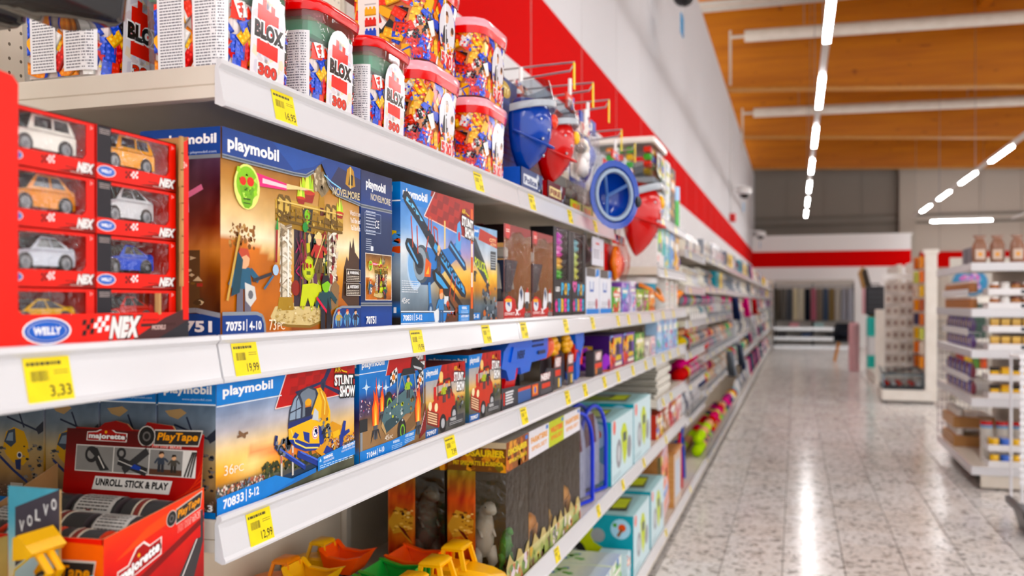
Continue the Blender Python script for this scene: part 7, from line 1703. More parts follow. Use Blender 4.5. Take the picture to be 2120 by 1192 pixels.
# ---------------------------------------------------------------- fourth bay: block tubs, packs, buckets, boards
def block_tub(label, loc, w, h, cols, seed):
    t = thing('block_tub', label, 'toy tub', loc, 0, 'clear tubs of big blocks')
    MB().box(-.30, 0, 0, w, 0, h - .03, '#f4f8fa', b=.006).build('tub_body', 'clear', t); MB().box(-.31, .01, -.01, w + .01, h - .03, h, '#f0ece6', b=.006).build('lid', 'gloss', t)
    q = random.Random(seed)
    for i in range(5):
        for j in range(4):
            MB().box(-.05, -.012, .015 + i * (w - .04) / 5, .015 + (i + .85) * (w - .04) / 5, .008 + j * (h - .045) / 4, .008 + (j + .8) * (h - .045) / 4, q.choice(cols), b=.004).build('block', 'gloss', t)
            if i == 0: 
                for xx in (.10, .15, .2): MB().box(-xx - .035, -xx, .012, .05, .008 + j * (h - .045) / 4, .008 + (j + .8) * (h - .045) / 4, q.choice(cols), b=.004).build('block', 'gloss', t)
    a = Art(lambda u, v, k: (.0005 + k, u * w, v * (h - .03)), w / h); a.rect(.35, .12, .98, .85, '#f0f2ee'); a.rect(.4, .2, .93, .78, '#d8dc8a'); blobs(a, 26, .42, .22, .9, .76, .08, cols + ['#5a8a3a', '#d0a060'], seed); a.build('label_print', t)
PC = ['#e8402c', '#f2c018', '#2a5ac8', '#3aa83a', '#f08a1c']
block_tub('clear tub of coloured blocks, upper of the stack in the bucket bay', (-.66, 4.41, 1.917), .42, .19, PC, 1); block_tub('clear tub of coloured blocks, lower of the stack in the bucket bay', (-.66, 4.41, 1.72), .42, .19, PC[1:4] + ['#2a8ad8'], 2)
plain_box('toy_box', 'tall white illustrated toy box beside the block tubs', (-.66, 4.88, 1.72), .16, .2, .34, '#eceef0', art_candy(['#e4e8ea', '#c8c83a', '#6a8a4a', '#4a8ad0'], 40)); plain_box('toy_box', 'black and orange construction toy box behind the green tin', (-.66, 5.06, 1.72), .20, .2, .33, '#2a2420', art_candy(['#2a2420', '#e8962a', '#f0c04a', '#5a3a1c'], 41))
cn = thing('chalk_tin', 'green and pale blue cylinder tin at the shelf edge', 'tin', (-.69, 5.34, 1.72)); MB().lathe([(.045, 0), (.045, .17), (.046, .17), (.046, .25), (.03, .255)], ['#3aa838', '#3aa838', '#9fc4ea', '#9fc4ea'], 20).build('tin_body', 'gloss', cn, smooth=40)
tb = plain_box('turtle_toy_box', 'white box with green and yellow turtle toy window, under the block tubs', (-.64, 4.40, 1.473), .26, .2, .215, '#e6e2e2', lambda a: (a.rect(.12, .35, .62, .92, '#2a6a4a'), a.ell(.38, .6, .2, None, '#a8d82a', 14), a.ell(.42, .68, .11, None, '#c8f03a', 12), a.rect(.3, .4, .5, .56, '#2a5ac0'), a.ell(.6, .56, .1, None, '#f0a81c', 10), a.rect(.65, .3, 1, 1, '#4ab0a8'), blobs(a, 12, .62, .5, 1, 1, .08, ['#d8ecec', '#8ad0d0', '#f0f4f4'], 2), a.ell(.16, .2, .06, None, '#e0503a', 8), a.rect(.06, .05, .25, .1, '#2a2a4a')))
for k, (c, l) in enumerate((('#6ac0c8', 'turquoise slim toy box beside the turtle box'), ('#7aa8d8', 'light blue slim toy box beside the turquoise one'), ('#e0a03a', 'amber toy box at the end of the turtle shelf'))): plain_box('toy_box', l, (-.64, 4.68 + k * .2, 1.473), .18, .15, .21 - k * .01, c, art_candy([c, '#f0f0f0', '#3a7ac8', '#e8c83a'], 44 + k))
bl = thing('balloon_pack', 'shiny purple balloon at the end of the turtle shelf', 'balloon', (-.70, 5.40, 1.473)); MB().ball((0, 0, .062), (.05, .05, .062), '#6a1cc0', 16, 10).build('balloon', 'gloss', bl, smooth=True); MB().lathe([(.004, .122), (.012, .135)], '#6a1cc0', 8).build('neck', 'gloss', bl)
def bucket(label, y, x=-.765):
    t = thing('toy_bucket', label, 'bucket', (x, y, 1.263), 0, 'teal buckets with orange handles')
    MB().lathe([(.085, 0), (.088, .004), (.10, .135), (.095, .135), (.08, .01)], '#1192ae', 24).build('bucket_body', 'plastic', t, smooth=40)
    MB().lathe([(.102, .130), (.106, .133), (.106, .160), (.098, .166), (.02, .168)], '#f2f2f4', 24).build('lid', 'plastic', t, smooth=40)
    MB().tube([(.03, -.105, .125), (.085, -.085, .10), (.125, -.03, .055), (.13, .03, .045), (.10, .08, .10), (.04, .107, .125)], [.012, .010, .010, .010, .010, .012], '#f08c14', 8).build('handle', 'plastic', t, smooth=60)
bucket('teal bucket with white lid and orange handle before the striped packs', 4.55); bucket('teal bucket with orange handle, half hidden behind the small bright boxes', 4.10, -.875)
for k in range(3): plain_box('striped_pack', ['first', 'second', 'third'][k] + ' slim red and white striped pack beside the teal bucket', (-.64, 4.74 + k * .2, 1.263), .06, .06, .165 - k * .01, '#f0ece8', art_candy(['#f0ece8', '#d83a2a', '#e8d02a', '#2a2a3a'], 50 + k), 'striped packs by the teal bucket')
cr = thing('crab_toy', 'orange plastic crab toy on the bucket shelf', 'toy', (-.70, 5.38, 1.263)); MB().ball((0, 0, .04), (.045, .06, .04), '#f5940c', 12, 8).build('crab_body', 'plastic', cr, smooth=True)
for s_ in (-1, 1): MB().tube([(.01, s_ * .05, .04), (.03, s_ * .08, .07), (.05, s_ * .06, .10)], [.014, .012, .018], '#f5940c', 8).build('claw', 'plastic', cr, smooth=True)
for k in range(9):
    t = thing('canvas_board', ['bottom', 'second', 'third', 'fourth', 'fifth', 'sixth', 'seventh', 'eighth', 'top'][k] + ' pale board in the stack of canvas boards', 'board', (-.65 + (k * 37 % 5) * .004, 4.40 + (k * 53 % 7) * .006, .83 + k * .0176), 0, 'stacked canvas boards')
    MB().box(-.36, 0, 0, .5 - .03 * (k % 3), 0, .016, '#dcd8cf', b=.002, cols={'-y': '#8f8a80'}).build('board', 'matte', t)
jr = None
for k in range(3):
    t = thing('slime_jar', ['bottom', 'middle', 'top'][k] + ' neon yellow jar in the tower of jars past the pale blue packs', 'jar', (-.70, 5.30 + .04, 1.05 + k * .0475), 0, 'tower of neon yellow jars'); MB().lathe([(.04, 0), (.046, .006), (.046, .032), (.042, .036)], '#d8f01c', 18).build('jar_body', 'gloss', t, smooth=40); MB().lathe([(.044, .036), (.044, .046), (.03, .047)], '#f0e010', 18).build('lid', 'gloss', t, smooth=40)
for k in range(4): plain_box('ornament_box', ['first', 'second', 'third', 'fourth'][k] + ' small glossy red and gold pack below the canvas boards', (-.645, 4.42 + k * .26, .63), .22, .2, .12 + .02 * (k % 2), ['#b83a2c', '#a88a70', '#c83040', '#e0b8b8'][k], art_candy([['#b83a2c', '#e8c83a', '#2a5ac0', '#f0f0f0'], ['#b08a60', '#8a4a2a', '#e8e0d8', '#c84a3a'], ['#c83a48', '#f0f0f4', '#e8c840', '#7a1a2a'], ['#e8b8b8', '#f4e0dc', '#d08a8a', '#c83a3a']][k], 60 + k), 'glossy packs under the canvas boards')

# ---------------------------------------------------------------- the bays beyond: baskets of yarn, soft toys and hanging goods
YARN = ['#f01c8c', '#c8f01c', '#f4f0e4', '#2a3a6a', '#2ac07a', '#f0d02a', '#8a929c', '#f2b48a', '#1a8a9a', '#d82a2a', '#e8e8ec', '#5a6478']
CN = {'#f01c8c': 'hot pink', '#c8f01c': 'neon lime', '#f4f0e4': 'cream', '#2a3a6a': 'navy', '#2ac07a': 'mint green', '#f0d02a': 'yellow', '#8a929c': 'grey', '#f2b48a': 'peach', '#1a8a9a': 'teal', '#d82a2a': 'red', '#e8e8ec': 'white', '#5a6478': 'slate'}
def yarn_me():
    m = MB(); m.ball((0, 0, .05), (.05, .062, .05), '#ffffff', 12, 8, .06, 3)
    return m.mesh('yarn_ball', 'fabric', True)
def bear_me():
    m = MB(); m.ball((0, 0, .047), (.042, .042, .0465), '#ffffff', 10, 8); m.ball((.008, 0, .115), (.036, .038, .034), '#ffffff', 10, 8); m.ball((.040, 0, .108), (.014, .016, .012), '#e8dcd0', 8, 6)
    for s_ in (-1, 1): m.ball((0, s_ * .032, .145), (.010, .014, .014), '#ffffff', 8, 6); m.ball((.03, s_ * .03, .016), (.032, .016, .016), '#ffffff', 8, 6); m.ball((.02, s_ * .046, .06), (.014, .012, .026), '#ffffff', 8, 6); m.ball((.040, s_ * .014, .122), (.004, .004, .004), '#141414', 6, 4)
    return m.mesh('soft_toy', 'fabric', True)
def pouch_me():
    m = MB(); n = 6; R_ = [[(.0, -.05, 0), (.05, -.045, 0), (.05, .045, 0), (0, .05, 0)], [(-.005, -.058, .05), (.06, -.055, .05), (.06, .055, .05), (-.005, .058, .05)], [(.01, -.055, .12), (.042, -.052, .12), (.042, .052, .12), (.01, .055, .12)], [(.022, -.055, .15), (.028, -.055, .15), (.028, .055, .15), (.022, .055, .15)]]
    m.loft(R_, '#ffffff'); m.box(.052, .0612, -.035, .035, .04, .09, '#e8e4e0'); return m.mesh('gift_pouch', 'gloss', 30)
def box_me():
    m = MB(); m.box(0, .08, -.055, .055, 0, .13, '#ffffff', b=.002); m.box(.08, .0812, -.04, .04, .03, .10, '#f0e8dc'); m.box(.0805, .0818, -.025, .02, .05, .08, '#8a5a6a'); return m.mesh('gift_box', 'paper')
def cloth_me():
    m = MB(); n = 12
    top = [(.02 * math.sin(k * 2.1), -.07 + k * .0117, .20) for k in range(n + 1)]; bot = [(.03 + .022 * math.sin(k * 2.1 + .6), -.085 + k * .0142, 0) for k in range(n + 1)]
    m.loft([bot, [((a[0] + b[0]) / 2, (a[1] + b[1]) / 2, .1) for a, b in zip(top, bot)], top], '#ffffff', cap=False, closed=False); m.loft([[(q[0] - .03, q[1], q[2]) for q in bot], [(q[0] - .02, q[1], q[2]) for q in top]], '#ffffff', cap=False, closed=False); return m.mesh('folded_cloth', 'fabric', True)
ME = {'yarn': (yarn_me(), 'yarn_ball', 'yarn ball', 'yarn'), 'bear': (bear_me(), 'soft_toy', 'sitting soft toy', 'soft toy'), 'pouch': (pouch_me(), 'gift_pouch', 'glossy pouch', 'pouch'), 'box': (box_me(), 'gift_box', 'small gift box', 'box'), 'cloth': (cloth_me(), 'folded_cloth', 'hanging cloth', 'cloth')}
_far = {}
SHN = {1.65: 'top shelf', 1.62: 'top shelf', 1.42: 'second shelf down', 1.40: 'second shelf down', 1.19: 'eye level shelf', 1.0: 'fourth shelf down', .92: 'fourth shelf down', .80: 'knee shelf', .66: 'knee shelf', .60: 'low basket shelf', .16: 'base shelf'}
def far_item(kind, col, x, y, z, sc, bay, rz=0.0, lev=.16):
    me, nm, what, cat = ME[kind]
    o = bpy.data.objects.new(nm, me); COL.objects.link(o); o.location = (x, y, z + LIFT); o.scale = (sc, sc, sc); o.rotation_euler = (0, 0, rz); o.color = (*C(col), 1)
    hgt = SHN[lev]
    key = (kind, col, bay, hgt)
    n = _far.get(key, 0); _far[key] = n + 1
    lab = '%s%s %s, %s of the %s bay along' % ('' if n == 0 else ORD[n] + ' ', CN.get(col, 'pale'), what, hgt, ORD[bay] if bay < len(ORD) else 'last')
    return tag(o, lab, cat, what + ' on the ' + hgt)
def basket(bay, y0, y1, z, h=.13, solid=False):
    t = thing('wire_basket', 'wire front basket on the %s of the %s bay from the boxed cars' % (SHN[z], ORD[bay]), 'basket', (-.60, y0 + .04, z), 0, 'wire front baskets')
    w = y1 - y0 - .08
    MB().box(-.012, -.009, 0, w, .0, h * .28, '#6f747a' if not solid else '#e8e4e0', b=.001).build('front_panel', 'smoke' if not solid else 'shelfpaint', t)
    m = MB()
    for k in range(4): m.tube([(-.008, 0, .006 + k * h / 3.2), (-.008, w, .006 + k * h / 3.2)], .0025, '#d0d2d6', 6)
    for k in range(9): m.tube([(-.006, w * k / 8, .004), (-.006, w * k / 8, h)], .002, '#d0d2d6', 5)
    tag(m.build('wire_grid', 'metal', t), kind='stuff')
    return t
PAL = {'yarn': YARN, 'bear': ['#f4f0e4', '#f2b48a', '#8a929c', '#e8e8ec', '#f4f0e4'], 'pouch': ['#e8e8ec', '#2a3a6a', '#e8e8ec', '#5a6478', '#8a929c', '#f4f0e4'], 'box': ['#e8e8ec', '#f4f0e4', '#5a6478', '#f0d02a', '#1a8a9a', '#8a929c'], 'cloth': ['#2a3a6a', '#f01c8c', '#e8e8ec', '#5a6478', '#8a929c', '#5a6478']}
q = random.Random(11)
for k in range(5, len(BAYS)):
    y0, y1 = BAYS[k]; w = y1 - y0
    levels = [1.62, 1.40, 1.19, 1.0, .80, .60, .16] if k == 5 else [1.65, 1.42, 1.19, .92, .66, .16]
    n = 9 if k < 7 else 7 if k < 9 else 5 if k < 12 else 3
    for li, z in enumerate(levels):
        kind = q.choice([['box', 'pouch', 'bear'], ['bear', 'box'], ['yarn', 'bear'], ['yarn', 'pouch'], ['yarn', 'bear'], ['yarn', 'pouch'], ['pouch', 'box']][li]) if k < 12 else q.choice(['cloth', 'pouch', 'box', 'bear', 'cloth'])
        if k in (5, 6) and 1 < li < 5: kind = 'yarn'
        if k in (5, 6) and li == 1: kind = 'bear'
        if k < 9 and 1 < li < 6 and z < 1.3: basket(k, y0, y1, z, solid=(k == 5 and li < 3))
        band = [q.choice(PAL[kind]) for _ in range(3)]
        if k == 5 and li == 6: continue
        if kind == 'yarn' and n >= 6: n = max(n, 9)
        for i in range(n):
            yy = y0 + .09 + (w - .16) * (i + .5) / n
            sc = w / n / .125 * (1.0 if n > 5 else .85 if n > 2 else .6); sc = min(sc, 1.5) * (.86 if kind == 'yarn' else .87)
            if li == 0: sc *= 1.25 if kind == 'bear' else 1
            else: sc = min(sc, ((levels[li - 1] - z) - .05) / {'yarn': .10, 'bear': .155, 'pouch': .15, 'box': .13, 'cloth': .2}[kind])
            col = band[i * 3 // n] if q.random() < .6 else q.choice(PAL[kind])
            if k < 8 and li == 0: col = q.choice(['#e8e8ec', '#f4f0e4', '#e8e8ec', '#8a929c'])
            if k == 5 and li == 2: col = '#f4f0e4'
            far_item(kind, col, -.645 - {'yarn': .056, 'bear': .064, 'pouch': .064, 'box': .084, 'cloth': .062}[kind] * sc, yy, z, sc, k, q.uniform(-.3, .3) if kind in ('yarn', 'bear') else 0, z)
            if kind == 'yarn' and n >= 6:
                far_item(kind, q.choice(band), -.642 - .054 * sc, yy + .02, z + .102 * sc, min(sc * .9, ((levels[li - 1] - z) - .05 - .102 * sc) / .1), k, q.uniform(-.4, .4), z)
                far_item(kind, q.choice(band), -.70 - .135 * sc, yy, z + .002, sc * .85, k, q.uniform(-.4, .4), z)
# trailing accessories at the very far end of the run
for k, (y, z, c) in enumerate(((9.2, 1.13, '#2a3a6a'), (11.2, 1.13, '#f01c8c'), (12.7, .90, '#e8e8ec'), (10.0, .63, '#5a6478'), (13.4, 1.13, '#d82a2a'), (8.5, .63, '#8a929c'))):
    o = far_item('cloth', c, -.56, y, z, 1.1, [8, 9, 10, 8, 12, 7][k]); o['label'] = CN[c] + ' scarf hanging out over the aisle, ' + ORD[k] + ' of the hung scarves'; o['group'] = 'scarves hung out over the aisle'; o.name = 'hung_scarf'
    h_ = thing('display_hook', 'steel hook carrying the ' + CN[c] + ' hung scarf', 'hook', (-1.09, y, z + .225), 0, 'scarf hooks'); MB().tube([(0, 0, 0), (.55, 0, 0), (.56, 0, .02)], .004, '#c8cbd0', 6).build('prong', 'metal', h_)
for k, (x, z, c) in enumerate(((-.70, .19, '#d81c24'), (-.72, .19, '#1a5ac8'))):
    t = thing('felt_bag', ['red', 'blue'][k] + ' felt stocking bag standing on the base shelf past the wooden house', 'bag', (x, 5.72 + k * .32, .16), .1, 'felt bags on the base shelf')
    MB().loft([[(-.06, -.09, 0), (.03, -.09, 0), (.03, .09, 0), (-.06, .09, 0)], [(-.07, -.11, .2), (.02, -.12, .22), (.02, .12, .24), (-.07, .11, .2)]], c).build('bag_body', 'fabric', t); MB().tube([(.0, -.07, .2), (.01, -.03, .32), (.01, .03, .32), (.0, .07, .2)], .009, c, 6).build('handle', 'fabric', t)
# ---------------------------------------------------------------- sweets display on the hall side of the aisle
GX, GY = 1.18, 7.0
gd = thing('sweets_display', 'freestanding cream shelf display stacked with trays of sweets and tins', 'shelving', (GX, GY, -LIFT))
GW, GL = 1.0, 1.62
MB().box(.10, GW, .06, GL - .06, .012, .10, '#4a443e').build('base_frame', 'matte', gd); MB().box(.05, GW, .0, .03, .012, .115, CREAM, b=.004).build('kick_plate', 'shelfpaint', gd)
MB().box(.42, .46, .42, GL, .1, 1.60, CREAM).build('back_panel', 'perforated', gd)
for z in (.155, .63, .967, 1.253, 1.573):
    s_ = MB().box(0, GW, 0, GL, -.022, 0, CREAM, b=.003).build('shelf', 'shelfpaint', gd, loc=(0, 0, z))
    MB().box(-.012, GW, -.012, 0, -.055, .004, RAIL, b=.003).build('price_rail', 'gloss', s_); MB().box(-.012, 0, 0, GL, -.055, .004, RAIL, b=.003).build('price_rail', 'gloss', s_)
m = MB()
for k in range(12): m.tube([(.0 + k * .035, GL + .02, .12), (.0 + k * .035, GL + .02, 1.15)], .003, '#8a8d92', 5)
for k in range(16): m.tube([(.0, GL + .02, .12 + k * .068), (.39, GL + .02, .12 + k * .068)], .003, '#8a8d92', 5)
tag(m.build('end_grid', 'metal', gd), kind='stuff')
for x in (.08, .6): MB().lathe([(.02, 0), (.02, .012)], '#222', 10, (x, .08, 0)).build('foot', 'plastic', gd)
def jar(h, r, body, lid):
    m = MB(); m.lathe([(r * .9, 0), (r, .006), (r, h * .75), (r * .85, h * .80), (r * .9, h * .80), (r * .9, h)], [body, body, body, lid, lid], 12); return m
def pack_mesh(kind, c1, c2):
    if kind == 'jar': return jar(.085, .032, c1, c2).mesh('sweet_jar', 'gloss', 40)
    if kind == 'can': return MB().lathe([(.028, 0), (.030, .004), (.030, .078), (.028, .082), (.024, .080)], [c2, c1, c1, '#c8ccd2'], 14).mesh('sweet_can', 'gloss', 40)
    if kind == 'tin': m = MB(); m.box(-.027, .027, -.027, .027, 0, .09, c1, b=.004); m.box(-.028, .028, -.028, .028, .062, .092, c2, b=.004); return m.mesh('sweet_tin', 'gloss')
    m = MB(); m.loft([[(-.025, -.012, 0), (.025, -.012, 0), (.025, .012, 0), (-.025, .012, 0)], [(-.027, -.02, .05), (.027, -.02, .05), (.027, .02, .05), (-.027, .02, .05)], [(-.026, -.004, .105), (.026, -.004, .105), (.026, .004, .105), (-.026, .004, .105)]], c1); m.box(-.02, .02, -.0205, -.019, .03, .07, c2); return m.mesh('sweet_pack', 'gloss')
def carton_tray(label, x, y, z, w, d, h, col='#f2f1f2'):
    t = thing('carton_tray', label, 'carton tray', (x, y, z), 0, 'open carton trays on the sweets display')
    MB().box(0, w, 0, d, 0, .003, col).build('tray_base', 'paper', t); MB().box(0, w, 0, .002, .003, h, col).build('front_panel', 'paper', t); MB().box(0, .002, .002, d, .003, h, col).build('side_panel', 'paper', t); MB().box(w - .002, w, .002, d, .003, h * 1.2, col).build('side_panel', 'paper', t)
    a = Art(lambda u, v, k: (u * w, -k, v * h), w / h); a.rect(0, .1, 1, .9, col); a.ell(.5, .5, .035, None, '#3a4048', 10); a.barcode(.8, .25, .93, .75); a.build('front_print', t); return t
TIERS = [(1.253, 'jar', [('#a8683c', '#f2efec'), ('#f2f0ee', '#d8d4d0'), ('#b07848', '#6a3020')], 'upper middle', 'cocoa brown sweet jar', .098), (.967, 'tin', [('#c89a3c', '#d8b058')], 'middle', 'gold sweet tin', .125), (.63, 'tin', [('#f2c010', '#2a2018'), ('#f4c81a', '#e0a810')], 'lower middle', 'yellow and black sweet tin', .125), (.155, 'can', [('#f4c414', '#3a58b8'), ('#3a6ad0', '#f0d040'), ('#f4c414', '#e8a810')], 'bottom', 'yellow drink can', .112)]
q = random.Random(5)
for z, kind, cs, tier, what, lh in TIERS:
    mes = [pack_mesh(kind, *c) for c in cs]
    for layer in range(2):
        zz = z + layer * lh + .0006; y0 = GY + .012
        ln = ('lower', 'upper')[layer]
        for j in range(2):
            tr = carton_tray('white carton tray, %s of two, %s end, on the %s tier' % (ln, ('aisle', 'hall')[j], tier), GX + .10 + j * .44 if kind != 'can' else GX + .10 + j * .44, y0, zz, .43, .20, .045)
            for i in range(6):
                o = bpy.data.objects.new('sweet_' + kind, mes[(i * (1 if kind != 'can' else 1)) % len(mes)]); COL.objects.link(o); o.location = (GX + .145 + j * .44 + i * .067, y0 + .045, zz + .0048)
                tag(o, '%s %s, %s tray, %s end of %s tier' % (ORD[i], what, ln, ('aisle', 'hall')[j], tier), kind if kind != 'tin' else 'tin', what + ' row')
                if i < 2 and kind == 'can' and layer == 1 or layer == 1 and kind in ('can',):
                    o2 = o.copy(); COL.objects.link(o2); o2.location.y += .066; o2['label'] = '%s yellow drink can of the second row, %s end, bottom tier' % (ORD[i], ('aisle', 'hall')[j])
# goods along the aisle face of the display
side = [(1.253, 'jar', ('#b07850', '#e8d8cc'), 'eye level side'), (.967, 'pack', ('#5a3a7a', '#e8d0c0'), 'waist side'), (.63, 'pack', ('#7a3040', '#7a8ad8'), 'knee side')]
for z, kind, c, nm in side:
    me = pack_mesh(kind, *c); me2 = pack_mesh(kind, '#6a5ab8', '#f0e0d0') if kind == 'pack' else me
    for layer in range(2):
        for i in range(11):
            o = bpy.data.objects.new('sweet_' + kind, (me, me2)[i % 2]); COL.objects.link(o); o.location = (GX + .05, GY + .30 + i * .105, z + .004 + layer * .118); o.rotation_euler = (0, 0, -1.57)
            tag(o, '%s %s sweet %s on the aisle face, %s tier, %s strip' % (ORD[i], ('brown', 'pale brown')[i % 2] if kind == 'jar' else ('plum', 'lilac')[i % 2], kind, nm, ('lower', 'upper')[layer]), kind, 'sweets along the aisle face')
        if layer == 0: 
            st = thing('strip_tray', 'thin white divider strip carrying sweets, %s tier' % nm, 'carton tray', (GX + .01, GY + .25, z + .113)); MB().box(0, .09, 0, 1.18, 0, .003, '#efeeee').build('strip', 'paper', st); MB().box(0, .002, 0, 1.18, -.02, .03, '#f2f1f2').build('strip_front', 'paper', st)
            for yy in (0, .59, 1.178): MB().box(.08, .083, yy, yy + .002, -.112, 0, '#e8e6e4').build('strut', 'paper', st)
for k in range(2):
    b_ = plain_box('brown_carton', ['lower', 'upper'][k] + ' brown carton of red and white tins at the aisle face of the bottom shelf', (GX + .32, GY + .95 - k * .0, .155 + k * .15), .55, .30, .085, '#b88a5c', None, 'brown cartons'); b_.root.rotation_euler = (0, 0, 0)
    for i in range(5):
        o = bpy.data.objects.new('sweet_can', pack_mesh('can', '#e8e4de', '#d02a24')); COL.objects.link(o); o.location = (GX + .07, GY + .99 + i * .105, .155 + .0867 + k * .15); o.scale = (1, 1, .75); tag(o, '%s white and red tin standing on the %s brown carton' % (ORD[i], ('lower', 'upper')[k]), 'tin', 'red and white tins')
for k in range(4):
    t = thing('can_back', ['first', 'second', 'third', 'fourth'][k] + ' pale can with red lid at the back of the bottom tier', 'can', (GX + .14 + k * .10, GY + .30, .155), 0, 'cans at the back of the bottom tier'); t.name = 'tall_can'
    MB().lathe([(.042, 0), (.042, .24), (.042, .262), (.042, .29), (.03, .291)], ['#d8d4cc', '#7aa8d0', '#d0281c', '#b8b4a8'], 16).build('can_body', 'gloss', t, smooth=40)
for k in range(7):
    t = thing('snack_bag', ['first', 'second', 'third', 'fourth', 'fifth', 'sixth', 'seventh'][k] + ' brown foil snack bag standing on top of the sweets display', 'snack bag', (GX + .06 + k * .118, GY + .10 + .03 * (k % 2), 1.573), R.uniform(-.2, .2), 'brown foil snack bags')
    m = MB(); n = 10; rr = []
    for z, w, d in ((0, .042, .028), (.03, .048, .036), (.09, .050, .034), (.135, .046, .024), (.16, .034, .012), (.175, .028, .006), (.2, .044, .003)): rr.append([(w * math.cos(6.283 * i / n) + R.uniform(-.003, .003), d * math.sin(6.283 * i / n) + R.uniform(-.002, .002), z) for i in range(n)])
    m.loft(rr, '#8f6a58').build('bag_body', 'gloss', t, smooth=50); a = Art(lambda u, v, k2: (-.03 + u * .06, -.0365 - k2, .03 + v * .07), .85); a.rect(0, 0, 1, 1, '#d8c4b4'); a.ell(.5, .5, .25, None, '#e8a858', 12); a.build('bag_print', t)
for k in range(2): plain_box('striped_pack', ['pale striped pack on top of the sweets display corner', 'second pale striped pack behind the first on top'][k], (GX + .13, GY + .32 + k * .2, 1.573), .15, .09, .13, '#6a6a72', lambda a: [a.rect(i * .14, 0, i * .14 + .07, 1, '#d8d8dc') for i in range(7)])

# slatted white stack and black plastic foot at the picture's edge
sl = thing('slatted_rack', 'white slatted plastic rack standing in front of the sweets display', 'rack', (1.325, 6.30, 0))
for x in (.0, .5): 
    for y in (0, .30): MB().tube([(x + .012, y, 0), (x + .012, y, .98)], .010, '#e6e6ea', 8).build('upright', 'plastic', sl)
for k in range(20): MB().box(-.004, .53, -.014, -.004, .17 + k * .041, .198 + k * .041, '#f2f2f6', b=.004).build('slat', 'plastic', sl)
MB().box(0, .52, 0, .30, .95, .965, '#f2f2f6', b=.004).build('rack_top', 'plastic', sl)
cr_ = thing('black_crate', 'low black plastic crate corner standing on the tiles by the slatted rack', 'crate', (1.185, 5.50, 0))
MB().loft([[(.05, .04, 0), (.45, .04, 0), (.45, .4, 0), (.05, .4, 0)], [(.02, .01, .13), (.48, .01, .13), (.48, .43, .13), (.02, .43, .13)]], '#1d1d20').build('crate_body', 'plastic', cr_)
m = MB(); m.box(-.012, .5, -.02, .012, .13, .17, '#26262a', b=.004); m.box(-.012, .02, .012, .45, .13, .17, '#26262a', b=.004); m.build('crate_rim', 'plastic', cr_)
for k in range(4): MB().box(.10 + k * .09, .13 + k * .09, .006, .012, .02, .12, '#2e2e32').build('rib', 'plastic', cr_)

# ---------------------------------------------------------------- white display ends further along
EX, EY = 1.07, 12.7
ed = thing('display_end', 'white display end with tall post and low base beside the aisle', 'shelving', (EX, EY, -LIFT))
MB().box(0, .66, 0, .75, .03, .17, '#f0ece4', b=.006).build('base', 'shelfpaint', ed); MB().box(.52, .66, .0, .10, .17, 1.93, '#f2eee6', b=.004).build('post', 'shelfpaint', ed); MB().box(.52, .66, .10, 2.2, .17, 1.88, '#e6e0d6').build('side_panel', 'perforated', ed)
MB().box(.50, .68, -.01, .12, 1.93, 1.98, '#f6f2ea', b=.004).build('post_cap', 'shelfpaint', ed)
for x in (.05, .6): MB().lathe([(.02, 0), (.02, .03)], '#333', 8, (x, .05, 0)).build('foot', 'plastic', ed)
bn = thing('glass_bin', 'black framed clear bin of red sweets on the white display base', 'bin', (EX + .02, EY + .03, .17))
MB().box(0, .48, 0, .6, 0, .04, '#20252a', b=.004).build('bin_base', 'plastic', bn); m = MB(); m.add([(0, 0, .04), (.48, 0, .04), (.48, 0, .20), (0, 0, .20), (0, .6, .26), (.48, .6, .26), (0, .6, .04)], [(0, 1, 2, 3), (3, 2, 5, 4), (0, 3, 4, 6)], '#e0e8ec'); m.build('bin_glass', 'clear', bn)
m = MB()
for a_, b_ in (((0, 0, .2), (.48, 0, .2)), ((0, 0, .04), (0, 0, .2)), ((.48, 0, .04), (.48, 0, .2)), ((0, 0, .2), (0, .6, .26)), ((.48, 0, .2), (.48, .6, .26)), ((0, .0, .2), (.48, .6, .26))): m.tube([a_, b_], .012, '#6f8490', 6)
m.build('bin_frame', 'metal', bn)
for k in range(26):
    o = bpy.data.objects.new('wrapped_sweet', ME['yarn'][0]); COL.objects.link(o); o.location = (EX + .07 + (k % 6) * .075, EY + .09 + (k // 6) * .10, .212); o.scale = (.6, .6, .6); c_ = ['#c82a24', '#e8e0dc', '#d84a3a', '#b8a090'][k % 4]; o.color = (*C(c_), 1)
    tag(o, '%s wrapped sweet, row %s from the front of the glass bin' % (['red', 'white', 'coral', 'tan'][k % 4] + ' ' + ORD[k % 6], ORD[k // 6]), 'sweet', 'wrapped sweets in the glass bin')
rk = thing('card_rack', 'tall white wire rack filled with pale card packs behind the glass bin', 'rack', (EX + .115, EY + .95, 0))
for x in (0, .36): MB().box(x, x + .02, 0, .03, 0, 1.62, '#f4f2ee').build('upright', 'shelfpaint', rk)
MB().box(-.02, .40, -.0, .05, 1.62, 1.70, '#fafafa', b=.004).build('rack_header', 'shelfpaint', rk); MB().box(-.05, .40, -.05, .3, 0, .03, '#e8e4de').build('rack_base', 'shelfpaint', rk)
for r in range(9):
    for c in range(4):
        t = bpy.data.objects.new('card_pack', ME['box'][0]); COL.objects.link(t); t.location = (EX + .165 + c * .092, EY + .945, .12 + r * .165); t.rotation_euler = (0, 0, -1.57); t.scale = (.3, .78, 1.1); t.color = (*C(['#cfc8c2', '#dcd6d0', '#c4bcb6'][(r + c) % 3]), 1)
        tag(t, '%s pale card pack in the %s row up of the wire rack' % (ORD[c], ORD[r]), 'card pack', 'pale card packs')
    MB().tube([(0, -.09, .11 + r * .165), (.38, -.09, .11 + r * .165)], .004, '#e8e6e4', 6).build('rack_wire', 'metal', rk)
